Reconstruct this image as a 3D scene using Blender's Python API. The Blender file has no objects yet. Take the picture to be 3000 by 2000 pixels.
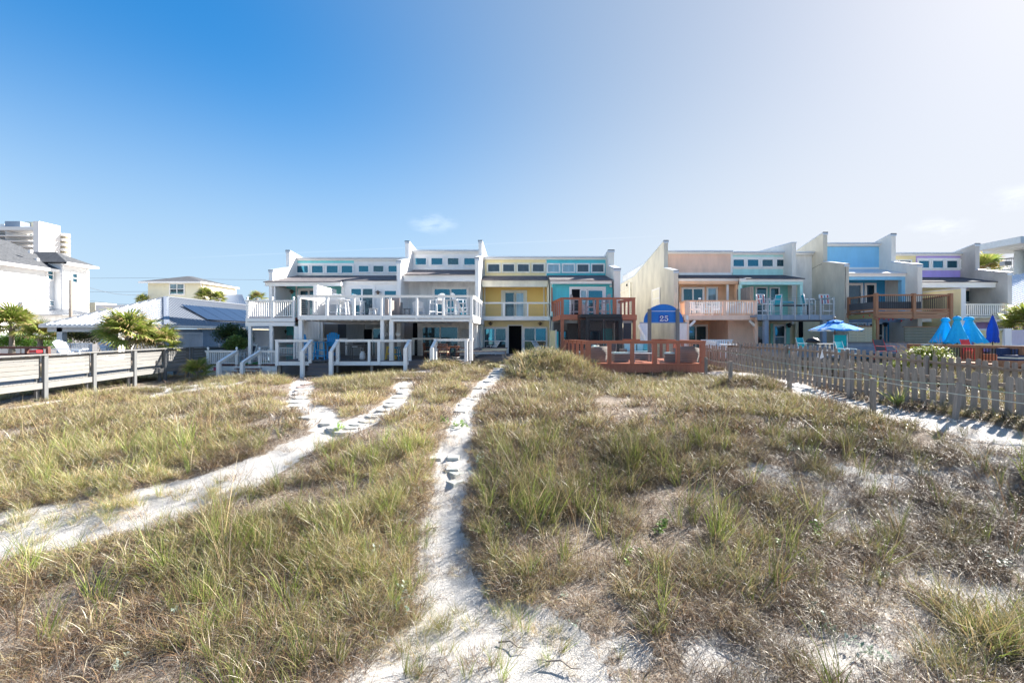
import bpy, math, random
import numpy as np
from mathutils import Vector, Matrix

# ------------------------------------------------------------------ camera, sky, sun
S = bpy.context.scene
COL = S.collection
PX0, HZ, F, E = 1540.0, 979.0, 1333.0, 2.3
SUN_AZ, SUN_EL = 57.0, 34.0          # degrees right of the view direction, height
cd = bpy.data.cameras.new('camera'); cam = bpy.data.objects.new('camera', cd); COL.objects.link(cam)
cam.location = (0, 0, E); cam.rotation_euler = (math.radians(90), 0, 0)
cd.sensor_width = 36; cd.lens = F / 3000 * 36
cd.shift_x = -(PX0 - 1500) / 3000; cd.shift_y = -(1000 - HZ) / 3000
cd.clip_start = 0.05; cd.clip_end = 6000
S.camera = cam

W = bpy.data.worlds.new('World'); S.world = W; W.use_nodes = True
wn, wl = W.node_tree.nodes, W.node_tree.links
wn.clear()
S.cycles.diffuse_bounces = 5; S.cycles.transparent_max_bounces = 12
def N(t, **k):
    n = wn.new(t)
    for a, b in k.items(): setattr(n, a, b)
    return n
sky = N('ShaderNodeTexSky', sky_type='NISHITA', sun_disc=False)
sky.sun_elevation = math.radians(SUN_EL); sky.sun_rotation = math.radians(SUN_AZ)
sky.altitude = 0; sky.air_density = 1.0; sky.dust_density = 0.7; sky.ozone_density = 2.2
tc = N('ShaderNodeTexCoord'); nv0 = N('ShaderNodeVectorMath', operation='NORMALIZE'); wl.new(tc.outputs['Generated'], nv0.inputs[0]); mp = N('ShaderNodeMapping'); mp.inputs['Scale'].default_value = (9, 9, 26)
no = N('ShaderNodeTexNoise'); no.inputs['Scale'].default_value = 1.7; no.inputs['Detail'].default_value = 7; no.inputs['Roughness'].default_value = .62
wl.new(tc.outputs['Generated'], mp.inputs[0]); wl.new(mp.outputs[0], no.inputs['Vector'])
def wisp(px, py, rad):
    """mask round one small cloud, by direction"""
    d = Vector(((px - PX0) / F, 1, (HZ - py) / F)).normalized()
    sc = N('ShaderNodeVectorMath', operation='SUBTRACT'); sc.inputs[1].default_value = d
    wl.new(tc.outputs['Generated'], sc.inputs[0])
    m2 = N('ShaderNodeVectorMath', operation='MULTIPLY'); m2.inputs[1].default_value = (1, 1, 2.2)
    wl.new(sc.outputs[0], m2.inputs[0])
    ln = N('ShaderNodeVectorMath', operation='LENGTH'); wl.new(m2.outputs[0], ln.inputs[0])
    mr = N('ShaderNodeMapRange'); mr.inputs[1].default_value = rad; mr.inputs[2].default_value = rad * .2
    wl.new(ln.outputs['Value'], mr.inputs[0]); return mr.outputs[0]
ms = [wisp(1270, 655, .058), wisp(2750, 668, .05), wisp(3000, 575, .05)]
a = ms[0]
for b in ms[1:]:
    mx = N('ShaderNodeMath', operation='MAXIMUM'); wl.new(a, mx.inputs[0]); wl.new(b, mx.inputs[1]); a = mx.outputs[0]
cr = N('ShaderNodeMapRange'); cr.inputs[1].default_value = .46; cr.inputs[2].default_value = .72; wl.new(no.outputs[0], cr.inputs[0])
cm = N('ShaderNodeMath', operation='MULTIPLY'); wl.new(a, cm.inputs[0]); wl.new(cr.outputs[0], cm.inputs[1])
# condensation trail: a thin great-circle band
p1 = Vector(((620 - PX0) / F, 1, (HZ - 752) / F)); p2 = Vector(((1880 - PX0) / F, 1, (HZ - 694) / F))
nrm = p1.cross(p2).normalized()
dt = N('ShaderNodeVectorMath', operation='DOT_PRODUCT'); dt.inputs[1].default_value = nrm; 
nv = N('ShaderNodeVectorMath', operation='NORMALIZE'); wl.new(tc.outputs['Generated'], nv.inputs[0]); wl.new(nv.outputs[0], dt.inputs[0])
ab = N('ShaderNodeMath', operation='ABSOLUTE'); wl.new(dt.outputs['Value'], ab.inputs[0])
tr = N('ShaderNodeMapRange'); tr.inputs[1].default_value = .0016; tr.inputs[2].default_value = .0003; wl.new(ab.outputs[0], tr.inputs[0])
dy = N('ShaderNodeVectorMath', operation='DOT_PRODUCT'); dy.inputs[1].default_value = ((p1.normalized() + p2.normalized()).normalized())
wl.new(nv.outputs[0], dy.inputs[0])
te = N('ShaderNodeMapRange'); te.inputs[1].default_value = .885; te.inputs[2].default_value = .93; te.inputs[4].default_value = .2
wl.new(dy.outputs['Value'], te.inputs[0])
tm = N('ShaderNodeMath', operation='MULTIPLY'); wl.new(tr.outputs[0], tm.inputs[0]); wl.new(te.outputs[0], tm.inputs[1])
ad = N('ShaderNodeMath', operation='MAXIMUM'); wl.new(cm.outputs[0], ad.inputs[0]); wl.new(tm.outputs[0], ad.inputs[1])
# the air near the horizon is pale sea haze, and the glare round the sun rolls off instead of clipping
k1 = N('ShaderNodeVectorMath', operation='MULTIPLY'); k1.inputs[1].default_value = (1 / 4.2,) * 3; wl.new(sky.outputs[0], k1.inputs[0])
k2 = N('ShaderNodeVectorMath', operation='ADD'); k2.inputs[1].default_value = (1, 1, 1); wl.new(k1.outputs[0], k2.inputs[0])
k3 = N('ShaderNodeVectorMath', operation='DIVIDE'); wl.new(sky.outputs[0], k3.inputs[0]); wl.new(k2.outputs[0], k3.inputs[1])
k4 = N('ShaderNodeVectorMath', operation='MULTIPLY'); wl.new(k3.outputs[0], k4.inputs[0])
sz = N('ShaderNodeSeparateXYZ'); wl.new(nv0.outputs[0], sz.inputs[0])
hz = N('ShaderNodeMapRange'); hz.interpolation_type = 'SMOOTHERSTEP'; hz.inputs[1].default_value = .56; hz.inputs[2].default_value = -.06; hz.inputs[4].default_value = .93; wl.new(sz.outputs[2], hz.inputs[0])
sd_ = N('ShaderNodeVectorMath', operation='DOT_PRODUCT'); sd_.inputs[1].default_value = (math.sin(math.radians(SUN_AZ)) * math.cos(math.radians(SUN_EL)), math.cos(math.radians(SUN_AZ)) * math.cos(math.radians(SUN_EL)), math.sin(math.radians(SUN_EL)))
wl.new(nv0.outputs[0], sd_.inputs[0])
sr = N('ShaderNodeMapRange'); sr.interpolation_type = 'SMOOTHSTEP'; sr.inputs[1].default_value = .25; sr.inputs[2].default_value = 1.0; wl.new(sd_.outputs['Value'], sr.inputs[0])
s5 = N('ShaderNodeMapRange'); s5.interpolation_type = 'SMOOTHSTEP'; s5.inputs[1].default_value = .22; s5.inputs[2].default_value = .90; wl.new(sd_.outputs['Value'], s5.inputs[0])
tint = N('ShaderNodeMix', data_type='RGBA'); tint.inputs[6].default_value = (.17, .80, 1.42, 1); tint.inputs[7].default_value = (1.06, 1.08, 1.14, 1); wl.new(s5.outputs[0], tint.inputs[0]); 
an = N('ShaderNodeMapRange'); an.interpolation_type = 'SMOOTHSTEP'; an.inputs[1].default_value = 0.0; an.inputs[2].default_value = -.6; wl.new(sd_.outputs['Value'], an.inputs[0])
tin2 = N('ShaderNodeMix', data_type='RGBA'); tin2.inputs[7].default_value = (1.75, 1.8, 1.85, 1); wl.new(an.outputs[0], tin2.inputs[0]); wl.new(tint.outputs[2], tin2.inputs[6]); wl.new(tin2.outputs[2], k4.inputs[1])   # sky opposite the sun raised behind the camera, added fill for the shaded facades
hc = N('ShaderNodeMix', data_type='RGBA'); hc.inputs[6].default_value = (2.15, 2.75, 3.3, 1); hc.inputs[7].default_value = (2.88, 2.98, 3.22, 1); wl.new(sr.outputs[0], hc.inputs[0])
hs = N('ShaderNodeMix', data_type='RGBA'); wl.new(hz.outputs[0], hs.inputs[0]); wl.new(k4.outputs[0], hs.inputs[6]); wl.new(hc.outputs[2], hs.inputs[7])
mxc = N('ShaderNodeMix', data_type='RGBA'); mxc.inputs[7].default_value = (5.2, 5.4, 5.6, 1)
sm = N('ShaderNodeMath', operation='MULTIPLY'); sm.inputs[1].default_value = .3; wl.new(ad.outputs[0], sm.inputs[0])
wl.new(sm.outputs[0], mxc.inputs[0]); wl.new(hs.outputs[2], mxc.inputs[6])
bg = N('ShaderNodeBackground'); bg.inputs[1].default_value = 0.090
wo = N('ShaderNodeOutputWorld'); wl.new(mxc.outputs[2], bg.inputs[0]); wl.new(bg.outputs[0], wo.inputs[0])

sd = bpy.data.lights.new('sun', 'SUN'); sun = bpy.data.objects.new('sun', sd); COL.objects.link(sun)
sd.energy = 5.0; sd.angle = math.radians(.53); sd.color = (1, .945, .86)
az, el = math.radians(SUN_AZ), math.radians(SUN_EL)
SUNV = Vector((math.sin(az) * math.cos(el), math.cos(az) * math.cos(el), math.sin(el)))
sun.rotation_euler = SUNV.to_track_quat('Z', 'Y').to_euler(); sun.location = SUNV * 90
S.view_settings.view_transform = 'Standard'; S.view_settings.look = 'None'
S.view_settings.exposure = 1.72; S.view_settings.gamma = 1; S.view_settings.use_curve_mapping = False

# ------------------------------------------------------------------ helpers
rnd = random.Random(7)
def X(px, Y): return (px - PX0) * Y / F
def Z(py, Y): return E + (HZ - py) * Y / F
def P3(px, py, Y): return (X(px, Y), Y, Z(py, Y))

class MB:
    def __init__(s): s.v = []; s.f = []; s.m = []
    def add(s, vs, fs, mi=0):
        o = len(s.v); s.v += [tuple(q) for q in vs]; s.f += [tuple(i + o for i in f) for f in fs]; s.m += [mi] * len(fs); return s
    def box(s, x0, x1, y0, y1, z0, z1, mi=0):
        x0, x1 = sorted((x0, x1)); y0, y1 = sorted((y0, y1)); z0, z1 = sorted((z0, z1))
        return s.add([(x0,y0,z0),(x1,y0,z0),(x1,y1,z0),(x0,y1,z0),(x0,y0,z1),(x1,y0,z1),(x1,y1,z1),(x0,y1,z1)],
              [(0,3,2,1),(4,5,6,7),(0,1,5,4),(1,2,6,5),(2,3,7,6),(3,0,4,7)], mi)
    def bp(s, px0, py0, px1, py1, Y, d, mi=0):
        return s.box(X(px0, Y), X(px1, Y), Y, Y + d, Z(py1, Y), Z(py0, Y), mi)
    def beam(s, a, b, w, h, up=(0, 0, 1), mi=0):
        a, b = Vector(a), Vector(b); d = (b - a).normalized(); u = Vector(up)
        if abs(d.dot(u)) > .99: u = Vector((0, 1, 0))
        sx = d.cross(u).normalized(); sz = sx.cross(d).normalized(); vs = []
        for p in (a, b):
            for i, j in ((-1,-1),(1,-1),(1,1),(-1,1)): vs.append(p + sx * i * w / 2 + sz * j * h / 2)
        return s.add(vs, [(0,1,2,3),(7,6,5,4),(0,4,5,1),(1,5,6,2),(2,6,7,3),(3,7,4,0)], mi)
    def tube(s, pts, r, n=6, mi=0, r1=None):
        pts = [Vector(p) for p in pts]; o = []; L = len(pts)
        for i, p in enumerate(pts):
            d = (pts[min(i + 1, L - 1)] - pts[max(i - 1, 0)]).normalized()
            u = Vector((0, 0, 1)) if abs(d.z) < .9 else Vector((1, 0, 0))
            a = d.cross(u).normalized(); b = a.cross(d); rr = r if r1 is None else r + (r1 - r) * i / max(1, L - 1)
            for k in range(n):
                t = 2 * math.pi * k / n; o.append(p + a * math.cos(t) * rr + b * math.sin(t) * rr)
        fs = [(i * n + k, i * n + (k + 1) % n, (i + 1) * n + (k + 1) % n, (i + 1) * n + k) for i in range(L - 1) for k in range(n)]
        fs += [tuple(range(n))[::-1], tuple((L - 1) * n + k for k in range(n))]
        return s.add(o, fs, mi)
    def lathe(s, prof, c=(0, 0, 0), n=16, mi=0, sx=1, sy=1):
        o = [(c[0] + r * math.cos(2*math.pi*k/n) * sx, c[1] + r * math.sin(2*math.pi*k/n) * sy, c[2] + z) for r, z in prof for k in range(n)]
        L = len(prof)
        fs = [(i * n + k, i * n + (k + 1) % n, (i + 1) * n + (k + 1) % n, (i + 1) * n + k) for i in range(L - 1) for k in range(n)]
        fs += [tuple(range(n))[::-1], tuple((L - 1) * n + k for k in range(n))]
        return s.add(o, fs, mi)
    def prism(s, poly, ax, a0, a1, mi=0):
        """2D polygon extruded along ax ('x': poly=(y,z); 'y': poly=(x,z); 'z': poly=(x,y))"""
        def pt(p, a): return {'x': (a, p[0], p[1]), 'y': (p[0], a, p[1]), 'z': (p[0], p[1], a)}[ax]
        n = len(poly); vs = [pt(p, a0) for p in poly] + [pt(p, a1) for p in poly]
        fs = [tuple(range(n))[::-1], tuple(range(n, 2 * n))] + [(i, (i + 1) % n, n + (i + 1) % n, n + i) for i in range(n)]
        return s.add(vs, fs, mi)
    def slab(s, q, t, mi=0):
        """four 3D corners (top surface) thickened downwards by t"""
        q = [tuple(p) for p in q]; lo = [(p[0], p[1], p[2] - t) for p in q]; n = len(q)
        return s.add(q + lo, [tuple(range(n)), tuple(range(n, 2*n))[::-1]] + [(i, n + i, n + (i+1) % n, (i+1) % n) for i in range(n)], mi)
    def mesh(s, name, mats, smooth=False, off=(0, 0, 0)):
        me = bpy.data.meshes.new(name)
        me.from_pydata([(v[0] - off[0], v[1] - off[1], v[2] - off[2]) for v in s.v], [], s.f)
        for m in (mats if isinstance(mats, (list, tuple)) else [mats]): me.materials.append(m)
        if any(s.m): me.polygons.foreach_set('material_index', s.m)
        if smooth: me.polygons.foreach_set('use_smooth', [True] * len(me.polygons))
        me.update()
        import bmesh
        bm = bmesh.new(); bm.from_mesh(me); bmesh.ops.recalc_face_normals(bm, faces=bm.faces); bm.to_mesh(me); bm.free()
        return me
    def build(s, name, mats, parent=None, smooth=False, label=None, kind=None):
        off = (0, 0, 0)
        if parent is not None:
            p = parent
            while p.parent is not None: p = p.parent
            off = tuple(p.get('_o', (0, 0, 0)))
        ob = bpy.data.objects.new(name, s.mesh(name, mats, smooth, off)); COL.objects.link(ob)
        if parent is not None: ob.parent = parent
        if label: ob['label'] = label
        if kind: ob['kind'] = kind
        return ob

def thing(name, label, cat, loc=(0, 0, 0), group=None, local=False):
    o = bpy.data.objects.new(name, None); COL.objects.link(o); o.empty_display_size = .3
    o.location = loc; o['label'] = label; o['category'] = cat
    o['_o'] = (0, 0, 0) if local else tuple(loc)
    if group: o['group'] = group
    return o
def tag(o, label, cat, group=None):
    o['label'] = label; o['category'] = cat
    if group: o['group'] = group
    return o
def copy_tree(o, label=None, loc=None, rz=None, group=None, parent=None, top=True):
    c = o.copy(); COL.objects.link(c); c.parent = parent
    for ch in [q for q in KIDS[o.name]] if o.name in KIDS else []:
        copy_tree(ch, parent=c, top=False)
    if top:
        if label: c['label'] = label
        if loc: c.location = loc
        if rz is not None: c.rotation_euler = (0, 0, rz)
        if group: c['group'] = group
    return c
KIDS = {}
def reg(o):
    KIDS[o.name] = list(o.children)
    for c in o.children: reg(c)
    return o
BOXC = {}
def pbox(name, parent, x0, x1, y0, y1, z0, z1, mat, label=None):
    """a box part with shared mesh data per size"""
    dx, dy, dz = abs(x1 - x0), abs(y1 - y0), abs(z1 - z0)
    k = (name, round(dx, 3), round(dy, 3), round(dz, 3), mat.name)
    if k not in BOXC:
        BOXC[k] = MB().box(-dx/2, dx/2, -dy/2, dy/2, -dz/2, dz/2).mesh(name, mat)
    o = bpy.data.objects.new(name, BOXC[k]); COL.objects.link(o)
    off = (0, 0, 0)
    if parent is not None:
        o.parent = parent; p = parent
        while p.parent is not None: p = p.parent
        off = tuple(p.get('_o', (0, 0, 0)))
    o.location = ((x0 + x1) / 2 - off[0], (y0 + y1) / 2 - off[1], (z0 + z1) / 2 - off[2])
    if label: o['label'] = label
    return o
def ppx(name, parent, px0, py0, px1, py1, Y, d, mat, label=None):
    return pbox(name, parent, X(px0, Y), X(px1, Y), Y, Y + d, Z(py1, Y), Z(py0, Y), mat, label)

# ------------------------------------------------------------------ materials
def mat_new(name):
    m = bpy.data.materials.new(name); m.use_nodes = True; nt = m.node_tree
    return m, nt, nt.nodes, nt.links, nt.nodes['Principled BSDF']
def noise(nt, scale, detail=4, rough=.55, vec=None, dist=0):
    n = nt.nodes.new('ShaderNodeTexNoise'); n.inputs['Scale'].default_value = scale; n.inputs['Detail'].default_value = detail
    n.inputs['Roughness'].default_value = rough; n.inputs['Distortion'].default_value = dist
    if vec is not None: nt.links.new(vec, n.inputs['Vector'])
    return n.outputs[0]
def coord(nt, scale=(1, 1, 1), kind='Object', rot=(0, 0, 0)):
    t = nt.nodes.new('ShaderNodeTexCoord'); m = nt.nodes.new('ShaderNodeMapping'); m.inputs['Scale'].default_value = scale
    m.inputs['Rotation'].default_value = rot
    nt.links.new(t.outputs[kind], m.inputs[0]); return m.outputs[0]
def ramp(nt, fac, stops):
    r = nt.nodes.new('ShaderNodeValToRGB'); nt.links.new(fac, r.inputs[0]); e = r.color_ramp.elements
    while len(e) < len(stops): e.new(.5)
    for q, (p, c) in zip(e, stops): q.position = p; q.color = (*c, 1) if len(c) == 3 else c
    return r.outputs[0]
def mixc(nt, fac, a, b, mode='MIX'):
    m = nt.nodes.new('ShaderNodeMix'); m.data_type = 'RGBA'; m.blend_type = mode
    for i, q in ((0, fac), (6, a), (7, b)):
        if isinstance(q, (int, float)): m.inputs[i].default_value = q
        elif isinstance(q, tuple): m.inputs[i].default_value = (*q, 1) if len(q) == 3 else q
        else: nt.links.new(q, m.inputs[i])
    return m.outputs[2]
def rng(nt, v, a, b, c=0., d=1.):
    m = nt.nodes.new('ShaderNodeMapRange'); nt.links.new(v, m.inputs[0])
    for i, q in enumerate((a, b, c, d)): m.inputs[i + 1].default_value = q
    return m.outputs[0]
def bump(nt, h, strength, dist, bs):
    b = nt.nodes.new('ShaderNodeBump'); b.inputs['Strength'].default_value = strength; b.inputs['Distance'].default_value = dist
    nt.links.new(h, b.inputs['Height']); nt.links.new(b.outputs[0], bs.inputs['Normal']); return b
MC = {}
def sc(c, k): return tuple(min(1, x * k) for x in c)
def paint(name, c, rough=.55, dirt=.16, spec=.4):
    """painted wood or board: streaky weathering, faint grain"""
    if name in MC: return MC[name]
    m, nt, nn, ll, b = mat_new(name)
    v = coord(nt, (1.2, 1.2, .35)); n1 = noise(nt, 2.2, 6, .6, v)
    n2 = noise(nt, 26, 4, .6, coord(nt, (1, 1, .3)))
    col = ramp(nt, n1, [(.3, sc(c, 1 - dirt)), (.62, c)])
    col = mixc(nt, rng(nt, n2, .58, .78, 0, dirt), col, sc(c, .62))
    ll.new(col, b.inputs['Base Color']); b.inputs['Roughness'].default_value = rough
    b.inputs['Specular IOR Level'].default_value = spec
    bump(nt, n2, .12, .01, b); MC[name] = m; return m
def stucco(name, c, stain=.25):
    if name in MC: return MC[name]
    m, nt, nn, ll, b = mat_new(name)
    n1 = noise(nt, .8, 8, .65, coord(nt, (1, 1, .45))); n2 = noise(nt, 34, 5, .7, coord(nt)); n3 = noise(nt, 3.5, 6, .7, coord(nt, (1, 1, .3)))
    col = ramp(nt, n1, [(.3, sc(c, 1 - stain)), (.6, c), (.75, sc(c, 1.06))])
    col = mixc(nt, rng(nt, n3, .6, .8, 0, .5), col, sc(c, .72)); col = mixc(nt, rng(nt, n2, .35, .7, 0, .18), col, sc(c, .7))
    ll.new(col, b.inputs['Base Color']); b.inputs['Roughness'].default_value = .9; bump(nt, n2, .7, .02, b)
    MC[name] = m; return m
def wood(name, c1, c2, axis='x', rough=.8, knots=True):
    if name in MC: return MC[name]
    m, nt, nn, ll, b = mat_new(name)
    s = {'x': (1, 14, 14), 'y': (14, 1, 14), 'z': (14, 14, 1)}[axis]
    oi = nn.new('ShaderNodeObjectInfo'); va = nn.new('ShaderNodeVectorMath'); va.operation = 'ADD'
    cb = nn.new('ShaderNodeCombineXYZ'); mm = nn.new('ShaderNodeMath'); mm.operation = 'MULTIPLY'; mm.inputs[1].default_value = 37
    ll.new(oi.outputs['Random'], mm.inputs[0]); ll.new(mm.outputs[0], cb.inputs[0]); ll.new(mm.outputs[0], cb.inputs[1]); ll.new(mm.outputs[0], cb.inputs[2])
    ll.new(coord(nt, s), va.inputs[0]); ll.new(cb.outputs[0], va.inputs[1])
    g = noise(nt, 1.6, 6, .65, va.outputs[0], .6); col = ramp(nt, g, [(.3, c2), (.62, c1), (.8, sc(c1, 1.12))])
    k = nn.new('ShaderNodeMath'); k.operation = 'MULTIPLY'; ll.new(oi.outputs['Random'], k.inputs[0]); k.inputs[1].default_value = .35
    col = mixc(nt, k.outputs[0], col, sc(c2, .85))
    if knots:
        vo = nn.new('ShaderNodeTexVoronoi'); vo.inputs['Scale'].default_value = 1.4
        sk = {'x': (1, 3, 3), 'y': (3, 1, 3), 'z': (3, 3, 1)}[axis]; ll.new(coord(nt, sk), vo.inputs['Vector'])
        col = mixc(nt, rng(nt, vo.outputs['Distance'], .1, .05, 0, .8), col, sc(c2, .35))
    ll.new(col, b.inputs['Base Color']); b.inputs['Roughness'].default_value = rough; b.inputs['Specular IOR Level'].default_value = .25
    bump(nt, g, .3, .01, b); MC[name] = m; return m
def plain(name, c, rough=.5, metal=0., spec=.5, nz=.08):
    if name in MC: return MC[name]
    m, nt, nn, ll, b = mat_new(name)
    n = noise(nt, 9, 5, .6, coord(nt)); ll.new(ramp(nt, n, [(.3, sc(c, 1 - nz)), (.7, sc(c, 1 + nz))]), b.inputs['Base Color'])
    b.inputs['Roughness'].default_value = rough; b.inputs['Metallic'].default_value = metal; b.inputs['Specular IOR Level'].default_value = spec
    MC[name] = m; return m
def glass(name, c, mirror=.5, inside=(.015, .03, .04)):
    """coated window glass: mirrors the sky over a dark room"""
    if name in MC: return MC[name]
    m, nt, nn, ll, b = mat_new(name)
    b.inputs['Base Color'].default_value = (*c, 1); b.inputs['Metallic'].default_value = 1; b.inputs['Roughness'].default_value = .03
    d = nn.new('ShaderNodeBsdfPrincipled'); d.inputs['Roughness'].default_value = .12
    n = noise(nt, .7, 3, .5, coord(nt, (3, 3, .25))); ll.new(ramp(nt, n, [(.4, inside), (.6, sc(inside, 2.6))]), d.inputs['Base Color'])
    w = noise(nt, .8, 2, .5, coord(nt)); bump(nt, w, .05, .03, b)
    mx = nn.new('ShaderNodeMixShader'); mx.inputs[0].default_value = mirror
    ll.new(d.outputs[0], mx.inputs[1]); ll.new(b.outputs[0], mx.inputs[2]); ll.new(mx.outputs[0], nn['Material Output'].inputs[0])
    MC[name] = m; return m
def shingle(name, c1, c2):
    if name in MC: return MC[name]
    m, nt, nn, ll, b = mat_new(name)
    br = nn.new('ShaderNodeTexBrick'); br.inputs['Scale'].default_value = 1; br.inputs['Brick Width'].default_value = .3; br.inputs['Row Height'].default_value = .14
    br.inputs['Mortar Size'].default_value = .008; br.inputs['Color1'].default_value = (*c1, 1); br.inputs['Color2'].default_value = (*c2, 1)
    br.inputs['Mortar'].default_value = (*sc(c2, .5), 1); br.inputs['Bias'].default_value = 0
    ll.new(coord(nt), br.inputs['Vector'])
    n = noise(nt, 3, 5, .7, coord(nt)); col = mixc(nt, rng(nt, n, .35, .7, 0, .8), br.outputs[0], sc(c1, 1.4))
    g = noise(nt, 90, 2, .6, coord(nt)); col = mixc(nt, rng(nt, g, .4, .7, 0, .4), col, sc(c2, .6))
    ll.new(col, b.inputs['Base Color']); b.inputs['Roughness'].default_value = .95; bump(nt, br.outputs['Fac'], .6, .02, b)
    MC[name] = m; return m

WHITE = paint('white_paint', (.94, .92, .90), dirt=.05)
WHITE2 = paint('white_paint_grubby', (.88, .87, .85), dirt=.22)
CREAM = paint('cream_trim', (.90, .86, .72))
TURQ = paint('turquoise_siding', (.26, .82, .84), dirt=.1)
TURQ2 = paint('deep_turquoise_siding', (.12, .66, .74), dirt=.12)
YELLOW = paint('yellow_siding', (.99, .69, .22), dirt=.03)
YELLOWP = paint('pale_yellow_siding', (.98, .84, .48), dirt=.08)
PINK = paint('peach_siding', (.96, .60, .38), dirt=.12)
PINK2 = paint('pale_peach_siding', (.97, .68, .53), dirt=.14)
AQUA = paint('pale_aqua_siding', (.55, .88, .84), dirt=.12)
AQUA2 = paint('aqua_green_siding', (.28, .70, .62), dirt=.14)
BLUE = paint('sky_blue_siding', (.28, .63, .90), dirt=.1)
BLUE2 = paint('deep_blue_siding', (.05, .38, .70), dirt=.14)
PURPLE = paint('lilac_siding', (.56, .42, .88), dirt=.1)
BEIGE = paint('beige_siding', (.78, .70, .50))
GREYSID = paint('taupe_siding', (.36, .31, .29), dirt=.2)
DKSID = paint('dark_grey_siding', (.10, .105, .12), dirt=.2)
GREYP = paint('grey_panel', (.36, .38, .40), dirt=.2)
BLUEGREY = paint('blue_grey_paint', (.24, .31, .41), dirt=.2)
STUC = stucco('cream_stucco', (.72, .68, .57), .3)
STUCW = stucco('white_stucco', (.90, .87, .80), .2)
STUCD = stucco('stained_stucco', (.60, .57, .54), .4)
SHIN = shingle('grey_brown_shingles', (.18, .16, .165), (.09, .085, .095))
SHIND = shingle('dark_shingles', (.10, .10, .115), (.05, .052, .065))
SHING = shingle('weathered_grey_shingles', (.10, .105, .115), (.06, .065, .075))
COPE = plain('coping_metal', (.62, .66, .72), .4, .3)
METR = plain('white_metal_roofing', (.27, .295, .34), .38, .25)
GLB = glass('blue_mirror_glass', (.03, .27, .42), .42)
GLT = glass('teal_glass', (.07, .20, .26), .36)
GLD = glass('dark_glass', (.12, .15, .19), .34)
GLL = glass('curtained_glass', (.30, .44, .52), .4, (.14, .2, .24))
DARK = plain('dark_room', (.012, .013, .016), .9, 0, .1)
ORG = wood('red_stained_wood', (.53, .205, .125), (.42, .15, .095), 'x', .6, False)
ORGZ = wood('red_stained_post', (.53, .205, .125), (.42, .15, .095), 'z', .6, False)
BRN = wood('cedar_wood', (.50, .26, .15), (.30, .14, .08), 'x', .7)
BRNZ = wood('cedar_post', (.50, .26, .15), (.30, .14, .08), 'z', .7)
GWZ = wood('weathered_picket_wood', (.37, .32, .28), (.22, .19, .165), 'z', .9)
GWX = wood('weathered_rail_wood', (.36, .29, .23), (.20, .15, .12), 'y', .9)
GPB = wood('grey_painted_boards', (.27, .262, .252), (.20, .198, .195), 'y', .7, False)
GPZ = wood('grey_painted_posts', (.21, .215, .22), (.16, .165, .17), 'z', .7, False)
COMP = wood('grey_composite_boards', (.20, .18, .185), (.15, .135, .14), 'x', .7, False)
REDB = wood('dark_red_deck_boards', (.22, .07, .055), (.15, .05, .04), 'x', .7, False)
TEAK = wood('brown_teak', (.22, .085, .045), (.14, .05, .03), 'z', .55, False)
BLACK = plain('black_metal', (.02, .022, .028), .45, .2)
GREYM = plain('grey_metal', (.35, .38, .42), .4, .6)
CABLE = plain('steel_cable', (.22, .24, .27), .35, .7)
BRASS = plain('bronze_lamp', (.20, .15, .11), .5, .4)
WPL = plain('white_plastic', (.80, .82, .84), .4)
# ------------------------------------------------------------------ terrain
RS = np.random.RandomState(11)
_G = RS.rand(256, 256)
def vnoise(x, y):
    x = np.asarray(x, float); y = np.asarray(y, float)
    xi = np.floor(x).astype(int); yi = np.floor(y).astype(int); fx = x - xi; fy = y - yi
    fx = fx * fx * (3 - 2 * fx); fy = fy * fy * (3 - 2 * fy)
    g = lambda a, b: _G[a % 256, b % 256]
    return (g(xi, yi) * (1 - fx) + g(xi + 1, yi) * fx) * (1 - fy) + (g(xi, yi + 1) * (1 - fx) + g(xi + 1, yi + 1) * fx) * fy
def fbm(x, y, o=4):
    s = 0; a = .5
    for i in range(o): s = s + a * vnoise(x * 2 ** i + 17.3 * i, y * 2 ** i + 5.1 * i); a *= .5
    return s
def sst(a, b, x):
    t = np.clip((np.asarray(x, float) - a) / (b - a), 0, 1); return t * t * (3 - 2 * t)
MOUNDS = [(.6, 19.3, .46, 1.25), (1.5, 18.9, .22, .5), (-.1, 19.8, .22, .45), (7.4, 15.6, .3, 1.0), (-4.3, 22.0, .22, .8), (-8.2, 22.3, -.30, 2.2), (1.9, 18.2, .25, 1.2), (5.2, 18.0, -.26, 2.2), (-13.2, 19.5, .3, 1.6),
          (-14.8, 17.5, .12, 1.2), (-10.8, 19.0, .12, 1.2), (1.2, 6.0, .12, 1.2), (-6.0, 8.0, .12, 1.6), (-2.6, 4.4, .10, .9)]
def fence_x(y): return np.interp(y, [0, 10.4, 14, 22, 30], [12.6, 11.32, 10.15, 9.0, 7.8])
def G(x, y):
    x = np.asarray(x, float); y = np.asarray(y, float)
    R = np.interp(y, [-60, -12, 0, 4, 10, 14, 20, 25, 40, 4000], [-2.9, -.5, 0, 0, .3, .42, .6, .66, .66, .66])
    L = np.interp(y, [-60, -12, 0, 6, 14, 4000], [-2.9, -.5, 0, -.04, -.22, -.25])
    t = sst(-17.5, -4, x); z = L * (1 - t) + R * t
    z = z - .45 * sst(30, 80, y) - 1.1 * sst(12.5, 5.0, y) * sst(-24, -8, y) * np.maximum(sst(-.8, -3.6, x - fence_x(y)), .0)   # the dune face drops towards the beach
    near = sst(45, 32, y) * sst(-16, -6, y)
    z = z + near * ((fbm(x * .35, y * .35, 3) - .44) * .26 + (fbm(x * 1.3 + 40, y * 1.3, 3) - .44) * .09)
    for mx, my, a, s in MOUNDS: z = z + a * np.exp(-((x - mx) ** 2 + (y - my) ** 2) / (2 * s * s))
    return z
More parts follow.
